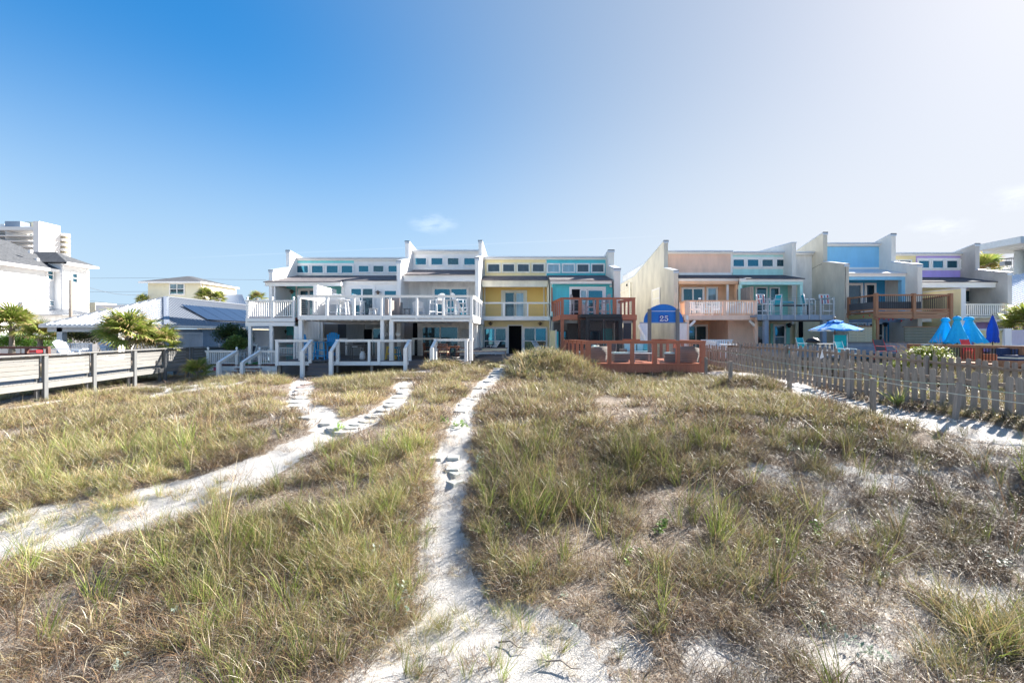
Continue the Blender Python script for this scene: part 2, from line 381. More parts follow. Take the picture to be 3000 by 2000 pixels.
def ground_at(px, py):
    """the point of the terrain seen at a photograph position"""
    lo = .6
    for i in range(4000):
        y = lo * 1.006 ** i
        if E + (HZ - py) * y / F <= float(G(X(px, y), y)): return X(px, y), y
    return X(px, 60), 60
# trodden sand: polylines (px, py, half width in metres) laid on the terrain
def poly(pts): return [(*ground_at(a, b), w * (1.12 + .42 * float(sst(1180, 1480, b)))) for a, b, w in pts]
PATH_L = poly([(-330,1640,.6),(0,1572,.54),(170,1543,.48),(380,1499,.46),(540,1458,.46),(700,1400,.40),(800,1350,.32),(870,1312,.30),(1000,1262,.28),(1060,1236,.26),(1105,1212,.24),(1150,1184,.24),(1180,1150,.24),(1190,1120,.26)])
PATH_B = poly([(1000,1262,.28),(950,1250,.26),(948,1222,.3),(880,1186,.26),(880,1160,.28),(888,1138,.32),(886,1112,.34)])
PATH_C = poly([(1350,2300,.9),(1400,2050,.85),(1390,1900,.46),(1325,1783,.27),(1308,1668,.22),(1300,1553,.19),(1305,1476,.18),(1330,1383,.20),(1322,1330,.22),(1345,1276,.22),(1355,1234,.19),(1362,1191,.19),(1392,1160,.22),(1425,1124,.26),(1458,1095,.3),(1470,1070,.4)])
PATH_R = poly([(2085,1092,.8),(2200,1105,.7),(2300,1120,.5),(2395,1160,.42),(2538,1190,.5),(2660,1218,.52),(2790,1243,.5),(2905,1264,.42),(3050,1300,.4)])
PATH_W = poly([(-60,1212,.3),(95,1190,.35),(300,1160,.35),(440,1133,.4),(560,1135,1.3),(640,1128,.9)])
WALK = poly([(880,1110,.3),(1000,1102,.35),(1120,1097,.4),(1240,1092,.35)])
PATCH = [(*ground_at(a, b), r, s) for a, b, r, s in [(490,1135,1.6,1.),(600,1130,1.2,1.),(520,1222,.5,.8),(2520,1395,.45,.7),(2620,1420,.4,.7),(2720,1370,.45,.65),(2450,1500,.6,.7),(2880,1750,.7,.8),(2250,1400,.6,.55),(2660,1500,.6,.6),(2860,1420,.7,.6),(2300,1830,.5,.7),(2600,1800,.6,.7),(2480,1930,.5,.8),(2150,1950,.5,.8),(2750,1900,.5,.8),
         (2560,1900,.32,.8),(2700,1980,.35,.8),(1600,1960,.40,.9),(1850,1900,.30,.8),(2050,1880,.3,.6),(1500,1990,.5,1.),(250,1930,.3,.45),(750,1950,.25,.4),(2950,1330,.8,.6),(2350,1260,.5,.4),(2960,1500,.5,.5),(3000,1650,.5,.6),(2420,1420,.5,.6),(2500,1700,.35,.5),(1130,1900,.3,.8)]]
def seg_d(x, y, pl):
    d = np.full(np.shape(x), 9e9)
    for (x0, y0, w0), (x1, y1, w1) in zip(pl, pl[1:]):
        dx, dy = x1 - x0, y1 - y0; t = np.clip(((x - x0) * dx + (y - y0) * dy) / (dx * dx + dy * dy + 1e-9), 0, 1)
        d = np.minimum(d, np.hypot(x - x0 - t * dx, y - y0 - t * dy) - (w0 + t * (w1 - w0)))
    return d
ALLP = [PATH_L, PATH_B, PATH_C, PATH_R, PATH_W, WALK]
def bare(x, y):
    """1 on trodden or blown sand, 0 where things grow"""
    x = np.asarray(x, float); y = np.asarray(y, float)
    wob = (fbm(x * 3.1, y * 3.1, 3) - .44) * .5 + (fbm(x * 8, y * 8, 2) - .37) * .18
    d = np.full(np.shape(x), 9e9)
    for pl in ALLP: d = np.minimum(d, seg_d(x, y, pl))
    b = sst(.10, -.08, d + wob * .5)
    b = np.maximum(b, sst(2.6, 1.2, y + wob))          # the open beach behind the camera
    for px, py, r, s in PATCH:
        q = np.hypot(x - px, y - py); b = np.maximum(b, s * sst(r * 1.35, r * .5, q + wob * r * 1.6))
    return b
def margin(x, y):
    d = np.full(np.shape(x), 9e9)
    for pl in ALLP: d = np.minimum(d, seg_d(x, y, pl))
    return sst(.02, .20, d + (fbm(np.asarray(x) * 2.3, np.asarray(y) * 2.3, 2) - .37) * .3 - sst(14, 5, y) * 0)
def path_dist(x, y):
    d = np.full(np.shape(x), 9e9)
    for pl in ALLP: d = np.minimum(d, seg_d(x, y, pl))
    return d
def gcoords(a, b, fine, n, far):
    c = list(np.arange(a, b + 1e-6, fine)); k = [fine * 1.0]
    out = []; p = b; st = fine
    while p < far: st *= 1.35; p += st; out.append(p)
    inn = []; p = a; st = fine
    while p > -far: st *= 1.35; p -= st; inn.append(p)
    return np.array(inn[::-1] + c + out)
xs = gcoords(-24, 20, .11, 0, 3000); ys = gcoords(1.2, 31, .11, 0, 3000)
xs = xs[(xs > -3000)]; ys = ys[(ys > -200)]
gx, gy = np.meshgrid(xs, ys); gb = bare(gx, gy); gz = G(gx, gy)
# foot-scooped dimples on the paths
gz = gz - gb * .035 + gb * (fbm(gx * 4.2, gy * 4.2, 3) - .40) * .13 * sst(26, 20, gy)
nx, ny = len(xs), len(ys)
idx = np.arange(nx * ny).reshape(ny, nx)
fq = np.stack([idx[:-1, :-1], idx[:-1, 1:], idx[1:, 1:], idx[1:, :-1]], -1).reshape(-1, 4)
me = bpy.data.meshes.new('dune_ground'); me.vertices.add(nx * ny); me.vertices.foreach_set('co', np.stack([gx, gy, gz], -1).ravel())
me.loops.add(len(fq) * 4); me.loops.foreach_set('vertex_index', fq.ravel()); me.polygons.add(len(fq))
me.polygons.foreach_set('loop_start', np.arange(len(fq)) * 4); me.polygons.foreach_set('use_smooth', np.ones(len(fq), bool)); me.update()
at = me.attributes.new('bare', 'FLOAT', 'POINT'); at.data.foreach_set('value', gb.ravel().astype(np.float32))
m, nt, nn, ll, b = mat_new('dune_sand')
v = coord(nt, kind='Object'); bar = nn.new('ShaderNodeAttribute'); bar.attribute_name = 'bare'
n1 = noise(nt, 9, 6, .7, v); n2 = noise(nt, 60, 4, .75, v); n3 = noise(nt, 1.4, 5, .6, v); n4 = noise(nt, 24, 5, .7, v, 1.2)
sand = ramp(nt, n2, [(.3, (.57, .54, .51)), (.6, (.74, .715, .685))])
sand = mixc(nt, rng(nt, n1, .5, .75, 0, .35), sand, (.64, .57, .50))
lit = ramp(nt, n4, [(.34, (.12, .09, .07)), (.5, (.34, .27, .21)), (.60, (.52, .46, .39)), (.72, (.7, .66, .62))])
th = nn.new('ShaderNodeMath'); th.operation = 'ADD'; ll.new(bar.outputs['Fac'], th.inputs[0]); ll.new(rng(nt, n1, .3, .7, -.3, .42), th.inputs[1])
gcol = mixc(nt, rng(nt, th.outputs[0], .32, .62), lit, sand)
deb = nn.new('ShaderNodeMath'); deb.operation = 'MULTIPLY'; ll.new(rng(nt, noise(nt, 38, 3, .8, v, 2.5), .64, .70), deb.inputs[0]); deb.inputs[1].default_value = .55
gcol = mixc(nt, deb.outputs[0], gcol, (.20, .14, .10))
ll.new(gcol, b.inputs['Base Color']); b.inputs['Roughness'].default_value = .95; b.inputs['Specular IOR Level'].default_value = .15
hh = nn.new('ShaderNodeMath'); hh.operation = 'ADD'; ll.new(n1, hh.inputs[0]); ll.new(n2, hh.inputs[1])
bump(nt, hh.outputs[0], 1.0, .05, b); me.materials.append(m)
og = bpy.data.objects.new('dune_ground', me); COL.objects.link(og); og['kind'] = 'structure'; og['label'] = 'white quartz sand dune ground with plant litter'
SANDM = m
# sea behind the camera (it shows mirrored in the windows)
m, nt, nn, ll, b = mat_new('sea_water'); b.inputs['Base Color'].default_value = (.01, .09, .12, 1); b.inputs['Roughness'].default_value = .08
bump(nt, noise(nt, .35, 6, .6, coord(nt, (1, 2.2, 1))), .6, .6, b)
sea = MB().box(-2500, 2500, -2800, -34, -6, -1.45).build('sea', m); sea['kind'] = 'structure'

# stepping stones and slabs on the paths
def paver_mesh(seed, w, d, h, n=8, rough=.12):
    r = random.Random(seed); o = []
    for k in range(n):
        t = 2 * math.pi * (k + .5) / n; c, s = math.cos(t), math.sin(t); q = 1 / max(abs(c), abs(s)) ** .75
        o.append((c * w / 2 * q * (1 + r.uniform(-rough, rough)), s * d / 2 * q * (1 + r.uniform(-rough, rough))))
    b = MB(); top = [(x * .94, y * .94, h) for x, y in o]; side = [(x, y, h - .012) for x, y in o]; low = [(x, y, -.06) for x, y in o]
    b.add(top + side + low, [tuple(range(n))] + [(i, n + i, n + (i+1) % n, (i+1) % n) for i in range(n)] + [(n + i, 2*n + i, 2*n + (i+1) % n, n + (i+1) % n) for i in range(n)])
    return b
CONC = stucco('worn_concrete', (.56, .54, .50), .25); PNK = stucco('pink_concrete', (.52, .40, .35), .2); TANS = stucco('tan_stone', (.60, .53, .42), .2); GRN = stucco('grey_stone', (.52, .53, .49), .2)
def path_strip(name, pl, label):
    """the trodden sand surface itself, a shallow crowned ribbon bedded in the terrain"""
    pts = []
    for (x0, y0, w0), (x1, y1, w1) in zip(pl, pl[1:]):
        n = max(1, int(math.hypot(x1 - x0, y1 - y0) / .12))
        pts += [(x0 + (x1 - x0) * i / n, y0 + (y1 - y0) * i / n, w0 + (w1 - w0) * i / n) for i in range(n)]
    pts.append(pl[-1]); K = 9; v = []
    for i, (x, y, w) in enumerate(pts):
        a = pts[max(0, i - 2)]; c = pts[min(len(pts) - 1, i + 2)]; dx, dy = c[0] - a[0], c[1] - a[1]; L = math.hypot(dx, dy) or 1; nxn, nyn = -dy / L, dx / L
        for k in range(K):
            t = (k / (K - 1) * 2 - 1) * w * (.92 + .3 * float(vnoise(x * 2.5 + k // 5 * 31, y * 2.5))); v.append((x + nxn * t, y + nyn * t))
    v = np.array(v); vx, vy = v[:, 0], v[:, 1]
    bb = bare(vx, vy); z = G(vx, vy) - bb * .035 + bb * (fbm(vx * 4.2, vy * 4.2, 3) - .40) * .13 * sst(26, 20, vy) 
    e = np.abs(np.tile(np.linspace(-1, 1, K), len(pts))); z = z + .014 - .03 * sst(.7, 1, e)
    f = [(i * K + k, i * K + k + 1, (i + 1) * K + k + 1, (i + 1) * K + k) for i in range(len(pts) - 1) for k in range(K - 1)]
    mb = MB(); mb.v = [tuple(q) for q in np.stack([vx, vy, z], -1)]; mb.f = f; mb.m = [0] * len(f)
    o = mb.build(name, SANDM, smooth=True); at = o.data.attributes.new('bare', 'FLOAT', 'POINT'); at.data.foreach_set('value', np.ones(len(v), np.float32))
    o['kind'] = 'structure'; o['label'] = label; return o
path_l = path_strip('sand_path', PATH_L, 'white sand footpath running from the left edge up towards the first stairs')
path_b = path_strip('sand_path', PATH_B, 'short branch footpath bending up to the left grey steps')
path_c = path_strip('sand_path', PATH_C, 'narrow central sand footpath with sunken pavers')
path_r = path_strip('sand_path', PATH_R, 'bare sand strip beside the picket fence, striped with picket shadows')
def paver(parent, px, py, w, d, rot, mat, h=.02, seed=None, n=8, tilt=0, rough=.12):
    x, y = ground_at(px, py); o = bpy.data.objects.new('paver', paver_mesh(seed or int(px * 7 + py), w, d, h, n, rough).mesh('paver', mat)); COL.objects.link(o)
    o.parent = parent; o.location = (x, y, float(G(x, y)) - .01); o.rotation_euler = (tilt, tilt * .5, rot); return o
for px, py, w, rz in [(1190,1135,.42,.1),(1184,1149,.46,.5),(1172,1164,.44,.2),(1156,1177,.5,.9),(1148,1188,.46,.3),(1128,1201,.4,.2),(1118,1213,.42,.7),(1097,1219,.42,.1),(1078,1233,.44,.4),(1050,1242,.4,.8),(1035,1250,.5,.2),(1010,1262,.5,.5),(985,1256,.4,.3)]:
    paver(path_l, px, py, w, w * .85, rz, rnd.choice([CONC, TANS, CONC]))
paver(path_l, 1212, 1108, 1.7, 1.0, .05, TANS, .07, n=4, rough=.03); paver(path_l, 960, 1112, 1.6, .9, -.05, TANS, .06, n=4, rough=.03); paver(path_l, 1030, 1107, 1.3, .7, .1, TANS, .06, n=4, rough=.03)
for px, py, w, rz, mm in [(900,1126,.5,.1,PNK),(888,1133,.5,.2,PNK),(884,1143,.48,.0,PNK),(878,1153,.46,.3,CONC),(882,1165,.5,.2,CONC),(876,1177,.5,.5,CONC),(874,1190,.46,.1,CONC),(838,1200,.4,.6,CONC),(905,1222,.5,.1,CONC),(960,1240,.4,.2,CONC)]:
    paver(path_b, px, py, w, w * .8, rz, mm)
for px, py, w, rz, mm, n in [(1333,1410,.27,.78,GRN,4),(1338,1385,.24,.7,GRN,4),(1325,1372,.25,.1,GRN,4),(1276,1340,.26,.1,GRN,4),(1328,1340,.25,.05,GRN,4),(1353,1203,.4,.2,CONC,8),(1362,1186,.4,.6,CONC,8),(1388,1168,.42,.3,CONC,8),(1402,1136,.4,.3,CONC,8),(1434,1137,.42,.2,CONC,8),(1433,1117,.42,.5,CONC,8),(1455,1112,.4,.1,CONC,8),(1450,1100,.42,.2,CONC,8),(1478,1101,.42,.3,CONC,8)]:
    paver(path_c, px, py, w, w, rz, mm, 0.016 if n == 4 else .022, n=n, rough=.03 if n == 4 else .12)
for r_, (py, yy) in enumerate([(1074, 0), (1080, 0), (1087, 0), (1094, 0)]):
    for px in (1458, 1476, 1494): paver(path_c, px + r_ * -3, py, .29, .27, .05 * (r_ - 1), CONC, .05, n=4, rough=.03)
# the concrete walkway along the foot of the white stairs
wk = MB(); q = []
pl = WALK; vs = []; K = 4
for i in range(31):
    t = i / 30 * (len(pl) - 1); j = min(int(t), len(pl) - 2); u = t - j; x = pl[j][0] * (1-u) + pl[j+1][0] * u; y = pl[j][1] * (1-u) + pl[j+1][1] * u
    z = float(G(x, y)) + .05; vs += [(x, y - .42, z), (x, y + .42, z), (x, y + .42, z - .16), (x, y - .42, z - .16)]
wk.add(vs, [(i * 4 + k, i * 4 + (k + 1) % 4, i * 4 + 4 + (k + 1) % 4, i * 4 + 4 + k) for i in range(30) for k in range(4)] + [(0, 3, 2, 1), (120, 121, 122, 123)])
o = wk.build('walkway', CONC); o['kind'] = 'structure'; o['label'] = 'narrow pale concrete walkway along the foot of the grey steps'

# ------------------------------------------------------------------ grass
def grass_mat(name, trans=.35):
    m, nt, nn, ll, b = mat_new(name)
    a = nn.new('ShaderNodeAttribute'); a.attribute_name = 'Col'
    t = nn.new('ShaderNodeAttribute'); t.attribute_type = 'INSTANCER'; t.attribute_name = 'tone'
    hs = nn.new('ShaderNodeHueSaturation'); ll.new(a.outputs['Color'], hs.inputs['Color'])
    ll.new(rng(nt, t.outputs['Fac'], .05, .9, .45, 1.45), hs.inputs['Value']); ll.new(rng(nt, t.outputs['Fac'], 0, 1, .492, .506), hs.inputs['Hue'])
    ll.new(hs.outputs[0], b.inputs['Base Color']); b.inputs['Roughness'].default_value = .42; b.inputs['Specular IOR Level'].default_value = .5
    tr = nn.new('ShaderNodeBsdfTranslucent'); ll.new(hs.outputs[0], tr.inputs[0]); mx = nn.new('ShaderNodeMixShader'); mx.inputs[0].default_value = trans
    ll.new(b.outputs[0], mx.inputs[1]); ll.new(tr.outputs[0], mx.inputs[2]); ll.new(mx.outputs[0], nn['Material Output'].inputs[0]); return m
PAL = {'green': [(.26,.32,.07),(.34,.38,.10),(.19,.27,.06),(.40,.41,.13),(.15,.23,.07)],
       'lime': [(.36,.44,.10),(.42,.46,.14),(.30,.40,.08)],
       'straw': [(.70,.55,.30),(.76,.63,.38),(.60,.44,.22),(.86,.79,.62),(.52,.36,.19)],
       'brown': [(.36,.22,.13),(.44,.29,.17),(.26,.16,.10),(.50,.35,.21),(.18,.11,.07)],
       'grey': [(.46,.41,.35),(.36,.31,.27),(.55,.51,.46),(.28,.24,.21)],
       'dark': [(.06,.045,.035),(.09,.07,.05),(.12,.09,.065)],
       'olive': [(.46,.40,.17),(.54,.46,.22),(.38,.34,.14)]}
def tuft(seed, n, R, L, lean, curl, w, mix, segs=4, zj=0., wind=(0, 0)):
    r = np.random.RandomState(seed); a = r.rand(n) * 2 * np.pi; rr = R * np.sqrt(r.rand(n)); bx, by = rr * np.cos(a), rr * np.sin(a)
    az = a + r.randn(n) * .9; ln = L * (.45 + .75 * r.rand(n)); tl = np.abs(lean * (.3 + r.rand(n) * 1.0)); cu = curl * (.4 + r.rand(n) * 1.2); ww = w * (.6 + .8 * r.rand(n))
    names = list(mix); pr = np.array([mix[k] for k in names], float); pr /= pr.sum(); ch = r.choice(len(names), n, p=pr)
    P = np.zeros((n, segs + 1, 3)); P[:, 0, 0] = bx; P[:, 0, 1] = by; P[:, 0, 2] = r.rand(n) * zj - .02
    th = tl.copy(); st = ln / segs
    D = np.zeros((n, segs + 1, 3)); tw = r.randn(n) * .25
    for i in range(1, segs + 1):
        aa = az + tw * i; d = np.stack([np.sin(th) * np.cos(aa) + wind[0] * i / segs, np.sin(th) * np.sin(aa) + wind[1] * i / segs, np.cos(th)], -1)
        P[:, i] = P[:, i-1] + d * st[:, None]; th = np.minimum(th + cu / segs, 2.6)
    P[:, :, 2] = np.maximum(P[:, :, 2], -.01 + r.rand(n)[:, None] * .03)
    sd_ = r.rand(n) * np.pi; side = np.stack([np.cos(sd_), np.sin(sd_), np.zeros(n)], -1)
    prof = np.array([.8, 1., .85, .6, .12]) if segs == 4 else (np.array([.9, 1, .65, .12]) if segs == 3 else np.array([.9, .9, .15]))
    off = side[:, None, :] * (ww[:, None] * prof[None, :])[:, :, None] / 2
    V = np.stack([P - off, P + off], 2).reshape(-1, 3)
    base = (np.arange(n) * (segs + 1) * 2)[:, None, None]; k = (np.arange(segs) * 2)[None, :, None]
    Fq = (base + k + np.array([0, 1, 3, 2])[None, None, :]).reshape(-1, 4)
    C = np.zeros((n, segs + 1, 2, 4)); C[..., 3] = 1
    for j in range(n):
        c = PAL[names[ch[j]]]; C[j, :, :, :3] = np.array(c[r.randint(len(c))]) * (.75 + .5 * r.rand()) * .86
    if any(k in mix for k in ('green', 'olive', 'lime')):   # dry tips, brown sheaths at the foot
        isg = np.array([names[q] in ('green', 'olive', 'lime') for q in ch])
        C[isg, 0, :, :3] = C[isg, 0, :, :3] * .5 + np.array([.30, .22, .12]) * .5
        dry = isg & (r.rand(n) < .45); C[dry, -1, :, :3] = (.58, .48, .28); C[dry, -2, :, :3] = C[dry, -2, :, :3] * .5 + np.array([.5, .42, .2]) * .5
    return V, Fq, C.reshape(-1, 4)
def leafy(seed, n, R, h, sz, cols):
    """small broad-leaved plant: rosettes of silvery leaves on stems"""
    r = np.random.RandomState(seed); V = []; Fq = []; C = []
    for s in range(n):
        bx, by = r.randn(2) * R * .5; hz = h * (.3 + .7 * r.rand()); 
        for l in range(9):
            a = r.rand() * 6.28; el_ = r.rand() * .9; z = hz * (.35 + .65 * r.rand()); d = np.array([np.cos(a) * np.cos(el_), np.sin(a) * np.cos(el_), np.sin(el_)]); sd2 = np.array([-np.sin(a), np.cos(a), 0])
            p = np.array([bx, by, z]); L2 = sz * (.6 + .8 * r.rand()); q = [p, p + d * L2 * .5 + sd2 * L2 * .28, p + d * L2, p + d * L2 * .5 - sd2 * L2 * .28]
            o = len(V); V += q; Fq.append((o, o+1, o+2, o+3)); c = np.array(cols[r.randint(len(cols))]) * (.8 + .4 * r.rand()); C += [(*c, 1)] * 4
    return np.array(V), np.array(Fq), np.array(C)
def scatter(name, tufts, pts, mat, label):
    """one object: its mesh holds the tuft prototypes and the planting points; geometry nodes set a tuft on each point.
    pts: array (x, y, z, variant, rotz, scale, tone, leanx, leany)"""
    V = []; Fs = []; C = []; kind = []
    o = 0
    for k, (v, f, c) in enumerate(tufts):
        V.append(v); Fs.append(f + o); C.append(c); kind.append(np.full(len(v), k)); o += len(v)
    n0 = o; V.append(pts[:, :3]); C.append(np.ones((len(pts), 4))); kind.append(np.full(len(pts), -1))
    V = np.concatenate(V); Fs = np.concatenate(Fs); C = np.concatenate(C); kind = np.concatenate(kind)
    me = bpy.data.meshes.new(name); me.vertices.add(len(V)); me.vertices.foreach_set('co', V.ravel())
    me.loops.add(len(Fs) * 4); me.loops.foreach_set('vertex_index', Fs.ravel()); me.polygons.add(len(Fs)); me.polygons.foreach_set('loop_start', np.arange(len(Fs)) * 4); me.update()
    def att(nm, t, arr): q = me.attributes.new(nm, t, 'POINT'); q.data.foreach_set('color' if 'COLOR' in t else ('vector' if 'VECTOR' in t else 'value'), np.ascontiguousarray(arr).ravel())
    pad = lambda a: np.concatenate([np.zeros(n0), a]).astype(np.float32)
    att('Col', 'FLOAT_COLOR', C.astype(np.float32)); att('kind', 'INT', kind.astype(np.int32)); att('variant', 'INT', pad(pts[:, 3]).astype(np.int32))
    att('rot', 'FLOAT_VECTOR', np.stack([pad(pts[:, 7]), pad(pts[:, 8]), pad(pts[:, 4])], -1).astype(np.float32)); att('scl', 'FLOAT', pad(pts[:, 5])); att('tone', 'FLOAT', pad(pts[:, 6]))
    me.materials.append(mat)
    ng = bpy.data.node_groups.new(name + '_nodes', 'GeometryNodeTree'); ng.interface.new_socket('Geometry', in_out='INPUT', socket_type='NodeSocketGeometry'); ng.interface.new_socket('Geometry', in_out='OUTPUT', socket_type='NodeSocketGeometry')
    gn, gl = ng.nodes, ng.links; gi = gn.new('NodeGroupInput'); go = gn.new('NodeGroupOutput')
    def na(nm, t): q = gn.new('GeometryNodeInputNamedAttribute'); q.data_type = t; q.inputs['Name'].default_value = nm; return q.outputs['Attribute']
    def eq(sock, val): q = gn.new('FunctionNodeCompare'); q.data_type = 'INT'; q.operation = 'EQUAL'; gl.new(sock, q.inputs[2]); q.inputs[3].default_value = val; return q.outputs[0]
    kd = na('kind', 'INT'); va = na('variant', 'INT'); ro = na('rot', 'FLOAT_VECTOR'); sl = na('scl', 'FLOAT')
    sp = gn.new('GeometryNodeSeparateGeometry'); sp.domain = 'POINT'; gl.new(gi.outputs[0], sp.inputs[0]); gl.new(eq(kd, -1), sp.inputs[1])
    jo = gn.new('GeometryNodeJoinGeometry')
    for k in range(len(tufts)):
        s2 = gn.new('GeometryNodeSeparateGeometry'); s2.domain = 'POINT'; gl.new(gi.outputs[0], s2.inputs[0]); gl.new(eq(kd, k), s2.inputs[1])
        ip = gn.new('GeometryNodeInstanceOnPoints'); gl.new(sp.outputs[0], ip.inputs['Points']); gl.new(eq(va, k), ip.inputs['Selection']); gl.new(s2.outputs[0], ip.inputs['Instance'])
        er = gn.new('FunctionNodeEulerToRotation'); gl.new(ro, er.inputs[0]); gl.new(er.outputs[0], ip.inputs['Rotation'])
        cx = gn.new('ShaderNodeCombineXYZ')
        for i in range(3): gl.new(sl, cx.inputs[i])
        gl.new(cx.outputs[0], ip.inputs['Scale']); gl.new(ip.outputs[0], jo.inputs[0])
    gl.new(jo.outputs[0], go.inputs[0])
    ob = bpy.data.objects.new(name, me); COL.objects.link(ob); mo = ob.modifiers.new('plant', 'NODES'); mo.node_group = ng
    ob['kind'] = 'stuff'; ob['label'] = label; return ob
def region(px, py, x, y):
    """photograph position of a ground point, for painting where which plants grow"""
    return PX0 + F * x / y, HZ + F * (E - G(x, y)) / y
def candidates(n, y0, y1, margin=1.5):
    r = RS; u = r.rand(n); y = np.sqrt(y0 * y0 + u * (y1 * y1 - y0 * y0)); xl = -PX0 / F * y - margin; xr = (3000 - PX0) / F * y + margin
    return xl + r.rand(n) * (xr - xl), y
BLOCK = []      # decks, floors: rectangles (x0, x1, y0, y1) where nothing grows
def free(x, y):
    k = np.ones(len(x), bool)
    for x0, x1, y0, y1 in BLOCK: k &= ~((x > x0) & (x < x1) & (y > y0) & (y < y1))
    return k
# ------------------------------------------------------------------ building helpers
def lap(px0, py0, px1, py1, Y, mat, parent, name='siding', pitch=.17, d=.1, label=None):
    """horizontal clapboards: real laps, each board's foot proud of the one below"""
    x0, x1, z0, z1 = X(px0, Y), X(px1, Y), Z(py1, Y), Z(py0, Y)
    n = max(1, round((z1 - z0) / pitch)); h = (z1 - z0) / n; p = [(Y + d, z0)]
    for i in range(n): p += [(Y - .022, z0 + i * h), (Y - .004, z0 + (i + 1) * h)]
    p += [(Y + d, z1)]
    return MB().prism(p, 'x', x0, x1).build(name, mat, parent, label=label)
def vert(px0, py0, px1, py1, Y, mat, parent, name='siding', pitch=.2, d=.1, label=None):
    """vertical grooved boards"""
    x0, x1, z0, z1 = X(px0, Y), X(px1, Y), Z(py1, Y), Z(py0, Y); n = max(1, round((x1 - x0) / pitch)); w = (x1 - x0) / n; p = []
    for i in range(n): p += [(x0 + i * w + .002, Y + .012), (x0 + i * w + .008, Y), (x0 + (i + 1) * w - .008, Y), (x0 + (i + 1) * w - .002, Y + .012)]
    p += [(x1, Y + d), (x0, Y + d)]
    return MB().prism(p, 'z', z0, z1).build(name, mat, parent, label=label)
def lapx(Xf, Y0, Y1, Z0, Z1, mat, parent, sgn=1, pitch=.17, d=.1, name='siding'):
    n = max(1, round((Z1 - Z0) / pitch)); h = (Z1 - Z0) / n; p = [(Xf - sgn * d, Z0)]
    for i in range(n): p += [(Xf + sgn * .022, Z0 + i * h), (Xf + sgn * .004, Z0 + (i + 1) * h)]
    p += [(Xf - sgn * d, Z1)]
    return MB().prism(p, 'y', Y0, Y1).build(name, mat, parent)
def blk(name, px0, py0, px1, py1, Y, d, mat, parent, label=None): return MB().bp(px0, py0, px1, py1, Y, d).build(name, mat, parent, label=label)
def win(parent, px0, py0, px1, py1, Y, cols=1, rows=1, fw=3.5, g=None, fm=None, name='window', proud=.07, panes=None, split=None):
    g = g or GLB; fm = fm or WHITE; y = Y - proud; mb = MB(); w = fw; ww = X(px0 + w, y) - X(px0, y)
    x0, x1, z0, z1 = X(px0, y), X(px1, y), Z(py1, y), Z(py0, y)
    mb.box(x0, x1, y, Y - .003, z1 - ww, z1).box(x0, x1, y, Y - .003, z0, z0 + ww).box(x0, x0 + ww, y, Y - .003, z0 + ww, z1 - ww).box(x1 - ww, x1, y, Y - .003, z0 + ww, z1 - ww)
    ix0, ix1, iz0, iz1 = x0 + ww, x1 - ww, z0 + ww, z1 - ww; mw = ww * .7
    cx = [ix0 + (ix1 - ix0) * i / cols for i in range(cols + 1)]; cz = [iz0, iz0 + (iz1 - iz0) * (split or .5), iz1] if rows == 2 else [iz0, iz1]
    for c in cx[1:-1]: mb.box(c - mw / 2, c + mw / 2, y + .012, Y - .004, iz0, iz1)
    for c in cz[1:-1]: mb.box(ix0, ix1, y + .016, Y - .005, c - mw / 3, c + mw / 3)
    f = mb.build(name, fm, parent)
    for i in range(cols):
        for j in range(len(cz) - 1):
            gm = g[(i + j * cols) % len(g)] if isinstance(g, (list, tuple)) else g
            pbox('pane', f, cx[i] + .002, cx[i+1] - .002, y + .03, Y - .006, cz[j] + .002, cz[j+1] - .002, gm)
    return f
def clere(parent, px0, px1, py0, py1, xs_, wy0, wy1, g, trim=WHITE, band=True, fw=3.5):
    Y = 32.5
    if band: blk('window_band', px0, wy0 - 8, px1, wy1 + 8, Y - .03, .03, trim, parent)
    for i, (a, b) in enumerate(xs_): win(parent, a - fw, wy0 - fw, b + fw, wy1 + fw, Y - (.03 if band else .02), fw=fw, g=g[i % len(g)] if isinstance(g, list) else g, fm=trim)
def fascia(parent, px0, px1, py0, py1, Y, mat=WHITE, d=.1):
    h = py0 + (py1 - py0) * .45
    return MB().bp(px0, py0, px1, h, Y - .05, d + .05).bp(px0, h + .05, px1, py1, Y, d).build('fascia', mat, parent)
def lowroof(parent, px0, px1, pyb, pye, Ye, mat, Yb=32.45, x0=None, x1=None, t=.05):
    a0 = X(px0, Ye) if x0 is None else x0; a1 = X(px1, Ye) if x1 is None else x1; zb, ze = Z(pyb, Yb), Z(pye, Ye)
    return MB().slab([(a0, Ye - .1, ze), (a1, Ye - .1, ze), (a1, Yb, zb), (a0, Yb, zb)], t).build('shingle_roof', mat, parent)
def fin(parent, pl, pr, ylo, yhi, mat, back=.18, cope=COPE, wall_z=0., Yend=46):
    Yl, Yh = 29.3, 31.4; x0, x1 = X(pl, Yl), X(pr, Yl); zl = Z(ylo, Yl); zl2 = zl + .5; zh = Z(yhi, Yh)
    zf = max(zl2 + .2, zh - back * 8.5); q = [(Yl, wall_z), (Yl, zl), (Yh, zl2), (Yh, zh), (Yh + 8.5, zf), (Yend, zf - .1), (Yend, wall_z)]
    w = MB().prism(q, 'x', x0, x1).build('wing_wall', mat, parent)
    c = .035
    m = MB()
    for (a, b, e, f) in (((Yl - c), zl, Yh - .002, zl2), (Yh - c, zh, Yh + 8.5, zf), (Yh + 8.5, zf, Yend, zf - .1)):
        m.prism([(a, b + .002), (e, f + .002), (e, f + .06), (a, b + .06)], 'x', x0 - c, x1 + c)
    m.box(x0 - c, x1 + c, Yl - c, Yl - .002, zl - .14, zl + .055).box(x0 - c, x1 + c, Yh - c, Yh - .003, zh - .14, zh + .055)
    m.build('coping', cope, parent); return x0, x1
def house(name, label, x, group):
    return thing(name, label, 'townhouse', (x, 30, 0), group)
